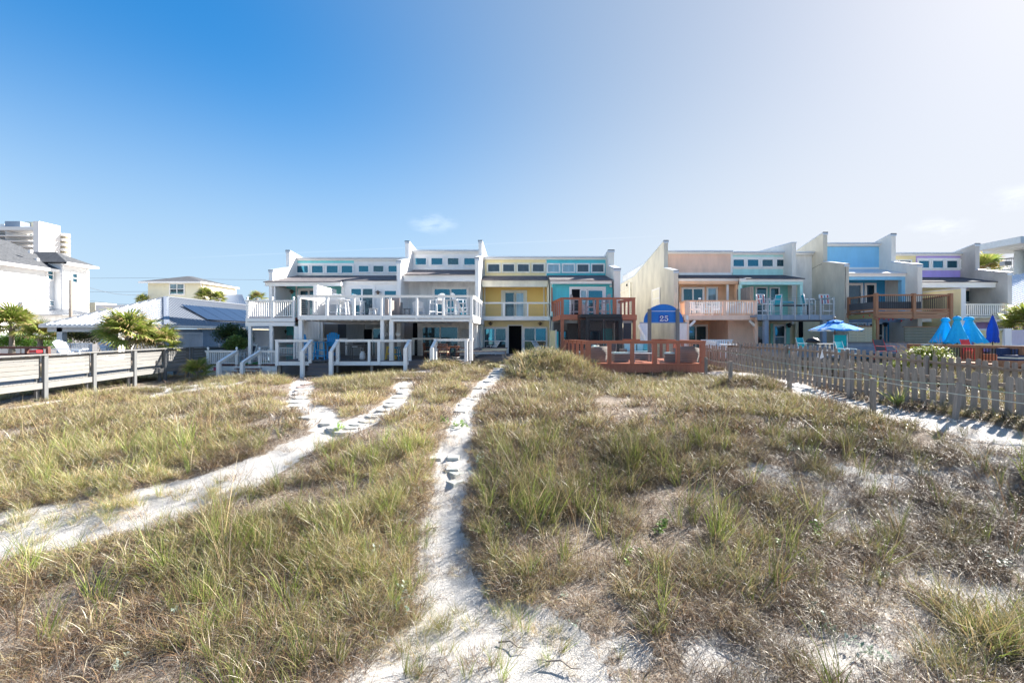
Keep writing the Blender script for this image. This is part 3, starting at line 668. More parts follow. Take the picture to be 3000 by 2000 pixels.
def cables(parent, x0, x1, Y, z0, z1, n, mat=CABLE, r=.006):
    m = MB()
    for i in range(n): z = z0 + (z1 - z0) * (i + .6) / n; m.box(x0, x1, Y - r, Y + r, z - r, z + r)
    o = m.build('cable', mat, parent); o['kind'] = 'stuff'; return o
def rail_front(parent, px0, px1, yt, yf, Y, posts, th=6, mat=WHITE, pm=None, bal=None, cab=None, pd=.1, cap=True, ptop=0, pbot=0, bm=None, finial=None, lowrail=True):
    x0, x1, zt, zf = X(px0, Y), X(px1, Y), Z(yt, Y), Z(yf, Y); h = th * Y / F; pm = pm or mat
    m = MB().box(x0, x1, Y - .03, Y + .06, zt - h, zt - .031)
    if cap: m.box(x0 - .02, x1 + .02, Y - .06, Y + .09, zt - .03, zt)
    if bal and lowrail: m.box(x0, x1, Y - .012, Y + .032, zf + .06, zf + .10)
    r = m.build('railing', mat, parent)
    for a, b in posts: pbox('post', r, X(a, Y), X(b, Y), Y - .035, Y - .035 + pd, zf - pbot * Y / F, zt - .032 + ptop * Y / F, pm)
    if finial:
        for a, b in posts:
            c = (X(a, Y) + X(b, Y)) / 2
            MB().lathe([(.03, 0), (.045, .02), (.03, .05), (.065, .10), (.07, .14), (.04, .19), (.005, .21)], (c, Y, zt + .001), 8).build('finial', mat, r, smooth=True)
    if bal:
        n = int((x1 - x0) / (bal * Y / F)); st = (x1 - x0) / n
        for i in range(n):
            c = x0 + (i + .5) * st
            if any(X(a, Y) - .02 < c < X(b, Y) + .02 for a, b in posts): continue
            pbox('baluster', r, c - .02, c + .02, Y + .0, Y + .036, zf + .04, zt - h + .01, bm or mat)
    if cab: cables(r, x0, x1, Y + .01, zf + .05, zt - h, cab)
    return r
def rail_side(parent, xa, ya, xb, yb, zt, zf, n, mat=WHITE, h=.13, bal=None, cab=None, pw=.1, drop=0, pm=None, ends=(0, 1)):
    a, b = Vector((xa, ya, 0)), Vector((xb, yb, 0)); L = (b - a).length; d = (b - a) / L
    m = MB().beam(a + Vector((0, 0, zt - .017)), b + Vector((0, 0, zt - .017)), .14, .034).beam(a + Vector((0, 0, zt - .034 - h / 2)), b + Vector((0, 0, zt - .034 - h / 2)), .05, h)
    r = m.build('railing', mat, parent)
    for i in range(n):
        t = i / (n - 1) if n > 1 else 0
        if (i == 0 and not ends[0]) or (i == n - 1 and not ends[1]): continue
        p = a + d * (pw / 2 + (L - pw) * t); pbox('post', r, p.x - pw/2, p.x + pw/2, p.y - pw/2, p.y + pw/2, zf - drop, zt - .036, pm or mat)
    if bal:
        k = int(L / bal)
        for i in range(k): p = a + d * (L * (i + .5) / k); pbox('baluster', r, p.x - .018, p.x + .018, p.y - .018, p.y + .018, zf + .05, zt - .05 - h * .5, mat)
    if cab:
        m = MB()
        for i in range(cab): z = zf + .06 + (zt - h - zf - .06) * (i + .5) / cab; m.beam(a + Vector((0, 0, z)), b + Vector((0, 0, z)), .01, .01)
        o = m.build('cable', CABLE, r); o['kind'] = 'stuff'
    return r
def floorboards(parent, x0, x1, y0, y1, z, mat, along='x', w=.14, t=.03, name='deck_boards'):
    m = MB(); 
    if along == 'x':
        n = max(1, int((y1 - y0) / w)); s = (y1 - y0) / n
        for i in range(n): m.box(x0, x1, y0 + i * s + .004, y0 + (i + 1) * s - .004, z - t, z)
    else:
        n = max(1, int((x1 - x0) / w)); s = (x1 - x0) / n
        for i in range(n): m.box(x0 + i * s + .004, x0 + (i + 1) * s - .004, y0, y1, z - t, z)
    o = m.build(name, mat, parent); o['kind'] = 'stuff'; return o
def wall_lamp(parent, px, py, Y, mat=BRASS, s=1.):
    c = (X(px, Y - .18 * s), Y - .18 * s, Z(py, Y))
    return MB().lathe([(.02 * s, .14 * s), (.05 * s, .10 * s), (.16 * s, .03 * s), (.17 * s, .0), (.09 * s, -.02 * s), (.08 * s, -.12 * s), (.02 * s, -.14 * s)], c, 10).box(c[0] - .02, c[0] + .02, c[1], Y - .003, c[2] + .06 * s, c[2] + .1 * s).build('wall_lamp', mat, parent, smooth=False)

# ------------------------------------------------------------------ row A, five townhouses
GA, GB_ = 'joined townhouses of the left row', 'joined townhouses of the right row'
a1 = house('townhouse', 'turquoise end townhouse at the left end of the left row, behind the rocking chair deck', -14, GA)
a2 = house('townhouse', 'white townhouse between the turquoise end house and the taller white one', -10, GA)
a3 = house('townhouse', 'taller all white townhouse rising above its neighbours in the left row', -5, GA)
a4 = house('townhouse', 'bright yellow townhouse with pale balcony in the left row', -.3, GA)
a5 = house('townhouse', 'turquoise townhouse behind the red wooden decks, right end of the left row', 4.6, GA)
xf1 = fin(a1, 788, 799, 793, 735, WHITE); xf3 = fin(a3, 1162, 1174, 766, 708, WHITE, .22); xf4 = fin(a3, 1392, 1403, 757, 706, WHITE2, .25); xf5 = fin(a5, 1799.5, 1817.5, 788, 734, STUCW)
Yc = 32.5; xm12 = X(1037, Yc); xm45 = X(1600, Yc)
def body(parent, x0, x1, pytop, mat, Yb=46, z0=0.):
    zt = Z(pytop, Yc)
    MB().box(x0 + .003, x1 - .003, Yc + .1, Yb, z0, zt - .1).build('body', mat, parent)
    MB().box(x0 + .01, x1 - .01, Yc - .25, Yb, zt - .1, zt).build('roof', COPE, parent)
    MB().box(x0 + .003, x1 - .003, Yc - .12, Yc + .09, Z(pytop + 9, Yc), zt - .102).build('roof_trim', WHITE, parent)
for h, x0, x1, y in ((a1, xf1[1], xm12, 755), (a2, xm12, xf3[0], 755), (a3, xf3[1], xf4[0], 733), (a4, xf4[1], xm45, 752), (a5, xm45, xf5[0], 752)): body(h, x0, x1, y, WHITE2)
A1W = [(870.3,901.8),(914,945.3),(957,989),(1000.8,1032)]; A2W = [(1051,1079),(1094,1123),(1138,1166)]
lap(860, 763, 1037, 808, Yc, TURQ, a1); clere(a1, 862, 1036, 0, 0, A1W, 778.6, 798.6, GLB)
lap(1037, 763, 1192, 808, Yc, WHITE, a2); clere(a2, 1040, 1170, 0, 0, A2W, 779, 796, [GLB, GLT, GLB])
lap(1208, 742, 1404, 792, Yc, WHITE, a3); clere(a3, 1210, 1404, 0, 0, [(1217,1248),(1264,1296),(1312,1343),(1360,1391)], 756.5, 775, [GLB, GLB, GLT, GLB])
blk('roof_trim', 1208, 782, 1404, 790, Yc - .08, .05, WHITE, a3)
lap(1421, 761, 1600, 809, Yc, YELLOWP, a4); clere(a4, 0, 0, 0, 0, [(1430,1463),(1474,1506),(1517,1549),(1561,1593)], 774.5, 795, GLD, CREAM, False, 4.5)
lap(1600, 759, 1778, 808, Yc, TURQ2, a5); clere(a5, 0, 0, 0, 0, [(1606,1638),(1649.5,1682),(1692,1724),(1735,1768)], 775, 796, [GLL, GLL, GLD, GLD], WHITE, False, 4)
blk('corner_board', 1598, 759, 1601.5, 808, Yc - .05, .04, CREAM, a4)
# lower roofs, eaves
lowroof(a1, 779, 1000, 807, 825, 28.9, SHIN, x0=-16.62, x1=X(1000, 28.9)); fascia(a1, 776, 982, 826, 838, 28.9)
MB().prism([(28.85, Z(826, 28.9)), (28.85, Z(838, 28.9)), (31, Z(826, 28.9) + .0), (31, Z(815, 28.9))], 'x', X(982, 28.9), X(1000, 28.9)).build('eave_return', WHITE, a1)
lowroof(a2, 1000, 1166, 807, 821, 29.4, SHIN); fascia(a2, 1000, 1164, 821, 831, 29.4)
lowroof(a3, 1184, 1393, 791, 803.5, 29.75, SHIN); lap(1182, 804, 1392, 824, 29.8, WHITE, a3, 'beam', .12, .3)
lowroof(a4, 1413, 1606, 808, 820, 30.9, SHIN, x0=xf4[1] + .01, x1=X(1606, 30.9)); fascia(a4, 1412, 1606, 821, 830, 30.9, CREAM); blk('beam', 1412, 830, 1606, 840, 30.95, .25, CREAM, a4)
lowroof(a5, 1606, 1795, 806, 820.5, 29.5, SHIN, x0=X(1611, 29.5)); fascia(a5, 1612, 1795, 821, 831, 29.5)
# upper floor walls
YW = 31.0
lap(815, 838, 1003, 935, YW, TURQ, a1); MB().box(X(803, 29), X(803, 29) + .1, 28.95, YW, 3.2, Z(838, 28.9)).build('siding', WHITE, a1)
blk('corner_post', 789, 838, 797, 955, 28.95, .15, WHITE, a1); blk('corner_board', 866, 838, 870, 935, YW - .06, .05, WHITE, a1)
win(a1, 872, 844, 936, 937, YW, 2, 1, 8, GLT, name='french_door'); wall_lamp(a1, 855, 855, YW)
MB().box(X(1, 1) * 0 - 12.42, -12.19, 26.6, 29.3, 3.3, Z(837, 27)).build('privacy_wall', WHITE, a1)
lap(1000, 831, 1166, 940, 29.5, WHITE, a2, d=1.4); blk('corner_board', 1001, 831, 1008, 940, 29.42, .06, WHITE, a2)
win(a2, 1022, 839, 1098, 932, 29.48, 2, 1, 7, [GLB, GLT], name='sliding_door'); win(a2, 1121, 846, 1166, 932, 29.48, 1, 1, 6, GLB, name='window'); wall_lamp(a2, 1107, 857, 29.46)
lap(1196, 824, 1396, 932, 31.2, WHITE2, a3); win(a3, 1266, 840, 1374, 936, 31.18, 2, 1, 7, GLB, name='sliding_door')
lap(1414, 838, 1606, 934, 32.3, YELLOW, a4, pitch=.14); win(a4, 1468, 850, 1544, 934, 32.28, 1, 1, 10, DARK, CREAM, name='sliding_door')
win(a4, 1478, 855, 1508, 934, 32.2, 1, 1, 2.5, GLT, CREAM, name='sliding_screen'); win(a4, 1510, 856, 1536, 934, 32.24, 1, 1, 2.5, GLL, CREAM, name='fixed_pane')
for a, b in ((1418, 1422), (1592, 1595.5)): blk('corner_board', a, 840, b, 934, 32.24, .03, CREAM, a4)
MB().box(X(1604, 31), X(1604, 31) + .1, 30.95, 32.3, 3.2, Z(832, 31)).box(X(1613, 30.6) - .02, X(1619, 30.6), 30.6, 30.9, 0.6, Z(826, 31)).build('side_wall', CREAM, a4)
vert(1619, 831, 1797, 940, 29.9, TURQ2, a5, d=2.5); win(a5, 1668, 840, 1775, 945, 29.88, 1, 1, 7, DARK, name='sliding_door')
win(a5, 1699, 848, 1720, 945, 29.8, 1, 1, 3, GLL, name='sliding_panel'); win(a5, 1721, 848, 1768, 945, 29.84, 1, 1, 3, GLB, name='fixed_pane')
MB().tube([P3(1794, 824, 29.4), P3(1796, 850, 29.45), P3(1796, 935, 29.45)], .04, 6).build('downspout', DKSID, a5)
MB().lathe([(.02, .06), (.09, .05), (.09, -.03), (.05, -.09), (.01, -.1)], (X(1790, 29.7), 29.72, Z(837, 29.7)), 10).build('security_camera', WPL, a5, True)
# ground floor walls
lap(868, 955, 890, 1072, YW, TURQ2, a1); lap(815, 955, 868, 1072, YW, TURQ2, a1)
blk('utility_box', 840, 982, 856, 1008, YW - .12, .1, GREYM, a1); wall_lamp(a1, 835, 971, YW, BRASS, .9)
YG = 30.2
vert(884, 937, 938, 1058, 28.4, WHITE2, a2, d=.3); blk('soffit_beam', 934, 937, 1126, 949, 29.2, .3, WHITE2, a2)
MB().tube([P3(936, 937, 28.2), P3(936, 1056, 28.2)], .06, 6).box(X(939, 28.2), X(946, 28.2), 28.2, 28.3, .8, 3.2).build('downspout', WHITE2, a2)
lap(951, 945, 990, 1062, YG, GREYSID, a2, pitch=.22); lap(990, 945, 1014, 1062, YG, DKSID, a2, pitch=.22); vert(1014, 945, 1068, 1062, YG, GREYP, a2)  # middle dark boards stand in for an opening, its darkness put in their colour
blk('doorway', 1066, 964, 1092, 1062, YG, .1, DARK, a2); win(a2, 1090, 960, 1122, 1062, YG, 1, 1, 3, GLT, name='sliding_door'); blk('wall_panel', 1120, 945, 1160, 1062, YG, .1, GREYP, a2)
lap(1158, 945, 1209, 1062, YG, GREYSID, a3, pitch=.22); blk('dark_strip', 1210, 946, 1223, 1060, YG - .02, .1, DARK, a3); lap(1223, 940, 1400, 1062, YG, WHITE2, a3)  # near-black strip between the taupe boards and the white wall
win(a3, 1233, 953, 1346, 1062, YG - .02, 2, 1, 6, GLT, name='sliding_door'); blk('heater_bar', 1262, 947, 1322, 951, 29.7, .1, GREYM, a3)
vert(1413, 938, 1488, 1040, 31.8, YELLOWP, a4, d=.6); vert(1530, 938, 1620, 1040, 31.8, YELLOWP, a4, d=.6); vert(1488, 938, 1530, 953, 31.8, YELLOWP, a4, d=.6)
blk('side_wall', 1403, 938, 1414, 1044, 30.4, 1.4, CREAM, a4)
MB().bp(1484, 950, 1534, 1042, 32.45, .1).build('dark_hall', DARK, a4)
m = MB().bp(1487, 951, 1490.5, 1040, 31.72, .1).bp(1528, 951, 1531.5, 1040, 31.72, .1).bp(1490.5, 951, 1528, 954, 31.72, .1).build('door_frame', WHITE, a4)
win(a4, 1414, 957, 1487, 1037, 31.78, 2, 2, 6, [GLT, GLT, GLB, GLT], name='window', split=.48); win(a4, 1532, 957, 1604, 1037, 31.78, 2, 2, 5, [GLT, GLD, GLT, GLB], name='window', split=.48)
wall_lamp(a4, 1437, 948, 31.8); wall_lamp(a4, 1582, 948, 31.8)
blk('body', 1620, 938, 1800, 1062, 29.9, 2.4, GREYP, a5); win(a5, 1638, 968, 1682, 1060, 29.86, 2, 1, 3, GLB, DKSID, name='window'); win(a5, 1726, 968, 1760, 1060, 29.86, 1, 1, 3, GLB, DKSID, name='window')
blk('door', 1764, 962, 1794, 1060, 29.82, .06, TURQ2, a5); win(a5, 1820 - 24, 960, 1826, 1050, 29.84, 1, 1, 4, GLD, WHITE, name='window')
for a, b in ((1622, 1640), (1662, 1700), (1826, 1850)): blk('mesh_screen', a, 945, b, 1056, 29.5, .03, DKSID, a5)
# yellow house balcony
blk('balcony_floor', 1409, 926, 1619, 938, 30.6, 1.7, WHITE, a4)
rail_front(a4, 1409, 1619, 885, 926, 30.6, [(1409,1412),(1473,1479),(1544,1548),(1612,1618)], 4.5, WHITE, cab=10, pd=.07)
blk('column', 1610, 938, 1615, 1040, 30.6, .12, WHITE, a4)

# ------------------------------------------------------------------ decks of row A
# small white deck of the turquoise end house: upper
Yu = 26.6
d1 = thing('upper_deck', 'small white upper deck with finial posts on the turquoise end house', 'deck', (X(790, Yu), Yu, 0))
MB().box(X(720, Yu), X(862, Yu), Yu + .01, YW, Z(930, Yu) - .12, Z(930, Yu)).build('floor', REDB, d1); blk('rim_board', 719, 931, 862, 942, Yu - .03, .06, WHITE, d1); blk('beam', 719, 943.3, 862, 955, Yu, .14, WHITE, d1)
MB().box(X(720, Yu), X(720, Yu) + .05, Yu + .04, YW, Z(943, Yu), Z(930, Yu) - .13).build('rim_board', WHITE, d1)
rail_front(d1, 719, 864, 879, 930, Yu, [(722,727),(795,801),(858,863)], 5, WHITE, bal=6.1, finial=True, pbot=12)
rail_side(d1, X(720, Yu), Yu + .1, X(720, Yu), YW, Z(879, Yu), Z(930, Yu), 4, bal=.13, ends=(0, 1))
for a, b in ((727, 735), (790, 798), (861, 873)): blk('column', a, 955.2, b, 1066, Yu + .02, .16, WHITE, d1)
blk('column', 722, 955, 729, 1066, 29.8, .14, WHITE, d1)
# lower
Yl1 = 26.2; zl1 = Z(1068, Yl1)
d2 = thing('lower_deck', 'low white deck with red floorboards, finial posts and four open red stairs', 'deck', (X(700, Yl1), Yl1, 0))
floorboards(d2, X(604, Yl1), X(815, Yl1), Yl1 - .05, YW - .1, zl1, REDB, 'x'); blk('rim_board', 605, 1072, 812, 1087, Yl1, .05, WHITE, d2); blk('skirt_board', 606, 1088, 812, 1101, Yl1 + .05, .05, WHITE, d2)
MB().box(X(605, Yl1), X(605, Yl1) + .05, Yl1 + .06, YW - .2, zl1 - .6, zl1 - .035).build('rim_board', WHITE, d2)
rail_front(d2, 602, 697, 1026.5, 1068, Yl1, [(606,613),(690,697)], 5, bal=5.6, finial=True, pbot=16); rail_front(d2, 757, 812, 1026.5, 1068, Yl1, [(757,764),(808,812)], 5, bal=5.6, finial=True, pbot=16)
rail_side(d2, X(606, Yl1), Yl1 + .1, X(606, Yl1), YW - .2, Z(1026.5, Yl1), zl1, 4, bal=.14, ends=(0, 1)); rail_front(d2, 740, 812, 1016, 1050, 30.6, [(741,746),(806,811)], 5, bal=5, finial=True)
for i, py in enumerate((1079, 1090, 1102, 1113)):
    y = Yl1 - .1 - .28 * (i + 1); pbox('step', d2, X(686 - i * 9, y), X(760 - i * 9, y), y, y + .28, Z(py, y) - .04, Z(py, y), REDB)
MB().beam(P3(700, 1082, Yl1 - .1), P3(668, 1120, Yl1 - 1.2), .05, .14).beam(P3(752, 1082, Yl1 - .1), P3(722, 1120, Yl1 - 1.2), .05, .14).build('stair_stringer', WHITE, d2)
for (ax, bx) in ((693, 641), (761, 710)):
    yb = Yl1 - 1.3; p = P3(ax, 1027, Yl1 - .04); q = P3(bx, 1060, yb)
    h = MB().beam(p, q, .17, .05).beam((p[0], p[1], p[2] - .1), (q[0], q[1], q[2] - .1), .06, .13).build('handrail', WHITE, d2)
    pbox('newel_post', d2, q[0] - .09, q[0] + .09, yb - .09, yb + .09, float(G(q[0], yb)) - .1, q[2] - .03, WHITE)
MB().box(X(668, Yl1), X(756, Yl1), Yl1 + .3, 29.8, zl1 + .004, zl1 + .018).build('green_rug', plain('artificial_turf', (.05, .22, .04), .95), d2)
# white upper deck of houses two and three
Yv = 24.5; zv = Z(921.5, Yv)
d3 = thing('upper_deck', 'long white upper deck with steel cable railing across the two white townhouses', 'deck', (X(1130, Yv), Yv, 0))
MB().box(X(876, Yv), X(1140, Yv), Yv + .04, 29.4, zv - .1, zv).box(X(1140, Yv) + .01, X(1384, Yv), Yv + .04, 30.9, zv - .1, zv).build('floor', COMP, d3)
blk('rim_board', 877, 923, 1140, 937, Yv, .05, WHITE, d3); blk('rim_board', 1140.3, 923, 1386, 932, Yv, .05, WHITE, d3); blk('beam', 1141, 934, 1384, 941.5, Yv + .02, .15, WHITE, d3)
MB().box(X(1384, Yv), X(1384, Yv) + .05, Yv + .06, 30.9, zv - .42, zv - .02).build('rim_board', WHITE, d3)
rail_front(d3, 872, 1386, 864.5, 921.5, Yv, [(873,880),(953,961),(1033,1040),(1114,1120),(1140,1146),(1218,1224),(1295,1301),(1377,1385)], 7, cab=8, pbot=14)
rail_side(d3, X(1385, Yv), Yv + .12, X(1385, Yv), 30.8, Z(864.5, Yv), zv, 5, cab=8, ends=(0, 1)); rail_side(d3, X(876, Yv), Yv + .12, X(876, Yv), 29.3, Z(864.5, Yv), zv, 4, cab=8, ends=(0, 1))
for a, b in ((874, 885), (1114, 1124), (1140, 1152), (1374, 1384)): blk('column', a, 937.2 if a < 1135 else 941.7, b, 1056, Yv + .05, .2, WHITE, d3)
lap(1127, 874, 1134, 921, 26.2, GREYSID, d3, d=.1, name='screen_panel'); MB().box(X(1134, 26.2), X(1134, 26.2) + .06, 26.2, 29.3, zv, Z(876, 26.2)).build('screen_panel', GREYSID, d3)
lap(1146, 872, 1171, 921, 27.6, GREYSID, d3, name='screen_panel')
# joists below
m = MB()
for i in range(26): x = X(890, Yv) + i * .36; m.box(x, x + .04, Yv + .1, 29.3, zv - .34, zv - .11)
m.build('joists', WHITE2, d3)['kind'] = 'stuff'
vert(1386, 935, 1398, 1052, 27.4, WHITE, d3, 'side_panel', pitch=.12)
# white lower deck
Yk = 24.3; zk = Z(1056.5, Yk)
d4 = thing('lower_deck', 'long white lower deck with cable railing and two sets of grey steps', 'deck', (X(1090, Yk), Yk, 0))
floorboards(d4, X(812, Yk), X(1378, Yk), Yk - .02, YG - .05, zk, COMP, 'x')
for a, b in ((812, 905), (965, 1195), (1264, 1379)): blk('rim_board', a, 1058.5, b, 1070, Yk, .05, WHITE, d4)
for a, b in ((815, 822), (1085, 1092), (1205, 1210), (985, 990)): blk('pier', a, 1070.5, b, 1092, Yk + .12, .15, GWZ, d4)
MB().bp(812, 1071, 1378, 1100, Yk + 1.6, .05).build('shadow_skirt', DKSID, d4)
rail_front(d4, 807, 917, 994.5, 1056.5, Yk, [(807,816),(904,913)], 7, cab=9, pbot=14, pd=.14); rail_front(d4, 984, 1206, 994, 1056.5, Yk, [(984.5,994),(1078,1085),(1106,1114),(1195.5,1205)], 7, cab=9, pbot=12, pd=.12)
rail_front(d4, 1271, 1371, 992, 1056.5, Yk, [(1272,1279),(1361,1370)], 7, cab=9, pbot=12, pd=.14)
rail_side(d4, X(1372, Yk), Yk + .16, X(1372, Yk), 27.2, Z(992, Yk), zk, 3, cab=9, ends=(0, 1)); rail_side(d4, X(811, Yk), Yk + .16, X(811, Yk), 29.5, Z(994.5, Yk), zk, 4, cab=9, ends=(0, 1))
rail_front(d4, 918, 1018, 990.5, 1040, 28.2, [(918,922),(1012,1018)], 4.5, WHITE2, cab=8); rail_front(d4, 1208, 1284, 989.5, 1040, 28.0, [(1208,1214),(1278,1283)], 5, WHITE, cab=8)
for (s0, s1, top, n0) in ((904, 966, 1064, 3), (1196, 1262, 1057, 3)):
    for i in range(n0):
        y = Yk - .3 * (i + 1); py0 = top + i * 12; k = i * 4
        pbox('step', d4, X(s0 - k, y), X(s1 + k * .3, y), y, y + .32, Z(py0, y) - .04, Z(py0, y), COMP); pbox('riser', d4, X(s0 - k + 1, y), X(s1 + k * .3 - 1, y), y + .02, y + .05, Z(py0 + 12, y), Z(py0, y) - .042, COMP)
for (ax, bx) in ((912, 886), (990, 970), (1200, 1188), (1277, 1265)):
    yb = Yk - 1.05; p = P3(ax, 995, Yk); q = P3(bx, 1027 if ax < 1100 else 1018, yb)
    MB().beam(p, q, .15, .04).beam((p[0], p[1], p[2] - .09), (q[0], q[1], q[2] - .09), .05, .12).build('handrail', WHITE, d4)
    for i in range(6): pass
    m = MB()
    for i in range(7): m.beam((p[0], p[1], p[2] - .25 - i * .11), (q[0], q[1], q[2] - .25 - i * .11), .01, .01)
    m.build('cable', CABLE, d4)['kind'] = 'stuff'
    pbox('newel_post', d4, q[0] - .09, q[0] + .09, yb - .08, yb + .08, float(G(q[0], yb)) - .1, q[2] - .03, WHITE)
# grey deck and bench before the yellow house
Yg = 26.2; zg = Z(1047, Yg)
d5 = thing('low_deck', 'low grey board deck in front of the yellow townhouse', 'deck', (X(1450, Yg), Yg, 0))
floorboards(d5, X(1374, Yg), X(1640, Yg), Yg - .9, 31.6, zg, COMP, 'y'); MB().box(X(1374, Yg), X(1640, Yg), Yg - .88, Yg - .83, zg - .28, zg - .032).build('rim_board', COMP, d5)
bn = thing('wooden_bench', 'weathered corner bench on the low deck before the yellow house', 'bench', (X(1430, 25.6), 25.6, 0))
yb = 25.5
pbox('seat', bn, X(1381, yb), X(1480, yb), yb, yb + .45, Z(1028, yb) - .05, Z(1028, yb), COMP); pbox('seat_frame', bn, X(1382, yb), X(1479, yb), yb + .02, yb + .05, Z(1037, yb), Z(1028, yb) - .052, BLUEGREY)
pbox('back_seat', bn, X(1411, 27.4), X(1486, 27.4), 27.4, 27.8, Z(1018, 27.4) - .05, Z(1018, 27.4), COMP); pbox('seat_frame', bn, X(1412, 27.4), X(1485, 27.4), 27.42, 27.45, Z(1027, 27.4), Z(1018, 27.4) - .052, BEIGE)
MB().slab([(X(1381, yb), yb + .46, Z(1028, yb)), (X(1400, yb), yb + .46, Z(1028, yb)), (X(1412, 27.4), 27.5, Z(1018.5, 27.4)), (X(1395, 27.4), 27.5, Z(1018.5, 27.4))], .05).build('side_seat', COMP, bn)
for px in (1385, 1471): pbox('leg', bn, X(px, yb), X(px + 6, yb), yb + .06, yb + .16, zg, Z(1037, yb), GWZ)
for px in (1414, 1478): pbox('leg', bn, X(px, 27.4), X(px + 5, 27.4), 27.5, 27.6, zg, Z(1027, 27.4), GWZ)
# coloured gate panels beside the yellow house
gt = thing('side_fence', 'short board fence, half yellow and half turquoise, between the yellow and turquoise houses', 'fence', (X(1620, 28), 28, 0))
blk('yellow_panel', 1611, 968, 1627, 1046, 28.6, .05, YELLOWP, gt); blk('post', 1627.3, 966, 1631, 1046, 28.4, .12, WHITE, gt); blk('turquoise_panel', 1631.3, 971, 1636, 1046, 28.2, .05, TURQ2, gt)

# red wooden decks
Yo = 26.5; zo = Z(921, Yo)
d6 = thing('upper_deck', 'red stained upper deck with cable railing on the turquoise townhouse', 'deck', (X(1750, Yo), Yo, 0))
xl, xr = X(1641, Yo), X(1865, Yo)
MB().prism([(xl + .05, Yo + .06), (xr - .05, Yo + .06), (X(1810, 29.8), 29.8), (X(1621, 29.8), 29.8)], 'z', zo - .06, zo).build('floor', ORG, d6)
blk('rim_board', 1641, 922, 1866, 937, Yo, .055, ORG, d6); MB().beam((xl, Yo + .06, zo - .18), (X(1619, 29.7), 29.7, zo - .18), .05, .3).build('rim_board', ORG, d6); MB().beam((xr, Yo + .06, zo - .18), (X(1812, 29.7), 29.7, zo - .18), .05, .3).build('rim_board', ORG, d6)
rail_front(d6, 1643, 1861, 871.5, 921, Yo, [(1643,1651.5),(1695,1704),(1747,1754),(1796,1806),(1852,1861)], 5.5, ORG, ORGZ, cab=9, pd=.14, lowrail=False)
rail_side(d6, X(1646, Yo), Yo + .16, X(1621, 29.6), 29.6, Z(871.5, Yo), zo, 5, ORG, cab=9, pm=ORGZ, ends=(0, 1)); rail_side(d6, X(1856, Yo), Yo + .16, X(1808, 29.6), 29.6, Z(871.5, Yo), zo, 5, ORG, cab=9, pm=ORGZ, ends=(0, 1))
for a, b in ((1643, 1652), (1695, 1701), (1855, 1863)): blk('column', a, 937.2, b, 1062, Yo + .02, .2, ORGZ, d6)
blk('roller_shade', 1653, 939, 1854, 946, Yo + .2, .08, GREYP, d6)
blk('corner_board', 1615, 842, 1619, 912, 29.7, .1, ORGZ, d6)
sr_ = thing('screen_room', 'black framed screen porch with double screen doors under the red deck', 'screen porch', (X(1760, 24.9), 24.9, 0))
Ys = 24.9; ztop = Z(919, Ys); zb = Z(1052, Ys)
m = MB().bp(1701, 920, 1822, 929, Ys - .05, 1.5); m.build('roof', BLACK, sr_)
m = MB().bp(1716, 929.3, 1722, 1052, Ys, .1).bp(1817, 929.3, 1822, 1052, Ys, .1).bp(1722.2, 931, 1816.8, 935, Ys + .01, .08).bp(1722.2, 1000, 1816.8, 1004, Ys + .01, .08)
m.build('frame', BLACK, sr_)
def screen_mat():
    m, nt, nn, ll, b = mat_new('insect_screen'); b.inputs['Base Color'].default_value = (.02, .02, .025, 1); b.inputs['Roughness'].default_value = .8
    t = nn.new('ShaderNodeBsdfTransparent'); mx = nn.new('ShaderNodeMixShader'); mx.inputs[0].default_value = .42
    ll.new(t.outputs[0], mx.inputs[1]); ll.new(b.outputs[0], mx.inputs[2]); ll.new(mx.outputs[0], nn['Material Output'].inputs[0]); return m
SCR = screen_mat()
for a, b in ((1723, 1768), (1770, 1816)):
    dr = MB().bp(a, 935.5, a + 3.5, 1051, Ys + .02, .04).bp(b - 3.5, 935.5, b, 1051, Ys + .02, .04).bp(a + 3.5, 935.5, b - 3.5, 938.5, Ys + .02, .04).bp(a + 3.5, 1046, b - 3.5, 1051, Ys + .02, .04).build('screen_door', BLACK, sr_)
    MB().bp(a + 3.6, 938.7, b - 3.6, 1045.8, Ys + .035, .005).build('mesh', SCR, dr)
MB().box(X(1702, Ys) , X(1702, Ys) + .01, Ys + .15, Yo + .1, zb, ztop - .2).box(X(1702, Ys), X(1715, Ys), Ys + .05, Ys + .055, zb, ztop - .2).build('side_screen', SCR, sr_)
MB().box(X(1820, Ys), X(1820, Ys) + .1, Ys + .12, Yo + .1, zb, ztop - .2).build('side_panel', BLACK, sr_)
# lower red deck
Yr = 20.4; zr = Z(1066, Yr)
d7 = thing('lower_deck', 'large low red deck with cable railing and lounge furniture', 'deck', (X(1890, Yr), Yr, 0))
P = [(X(1714, Yr), Yr), (X(2068, Yr), Yr), (X(2068, Yr), 27.0), (X(1652, 26.3), 26.3), (X(1648, 26), 25.0)]
m = MB(); n = 46
for i in range(n):
    y0 = Yr + i * .142; t = (y0 - Yr) / (25.0 - Yr); x0 = P[0][0] + (P[4][0] - P[0][0]) * min(1, t); m.box(x0, P[1][0], y0 + .004, y0 + .138, zr - .035, zr)
m.build('deck_boards', ORG, d7)['kind'] = 'stuff'
for i in range(6):
    a = X(1714, Yr) + i * (P[1][0] - P[0][0]) / 6; pbox('skirt_panel', d7, a + .004, a + (P[1][0] - P[0][0]) / 6 - .004, Yr - .045, Yr, Z(1091, Yr), Z(1067, Yr), ORGZ)
sl = Vector((P[4][0] - P[0][0], P[4][1] - P[0][1], 0)); 
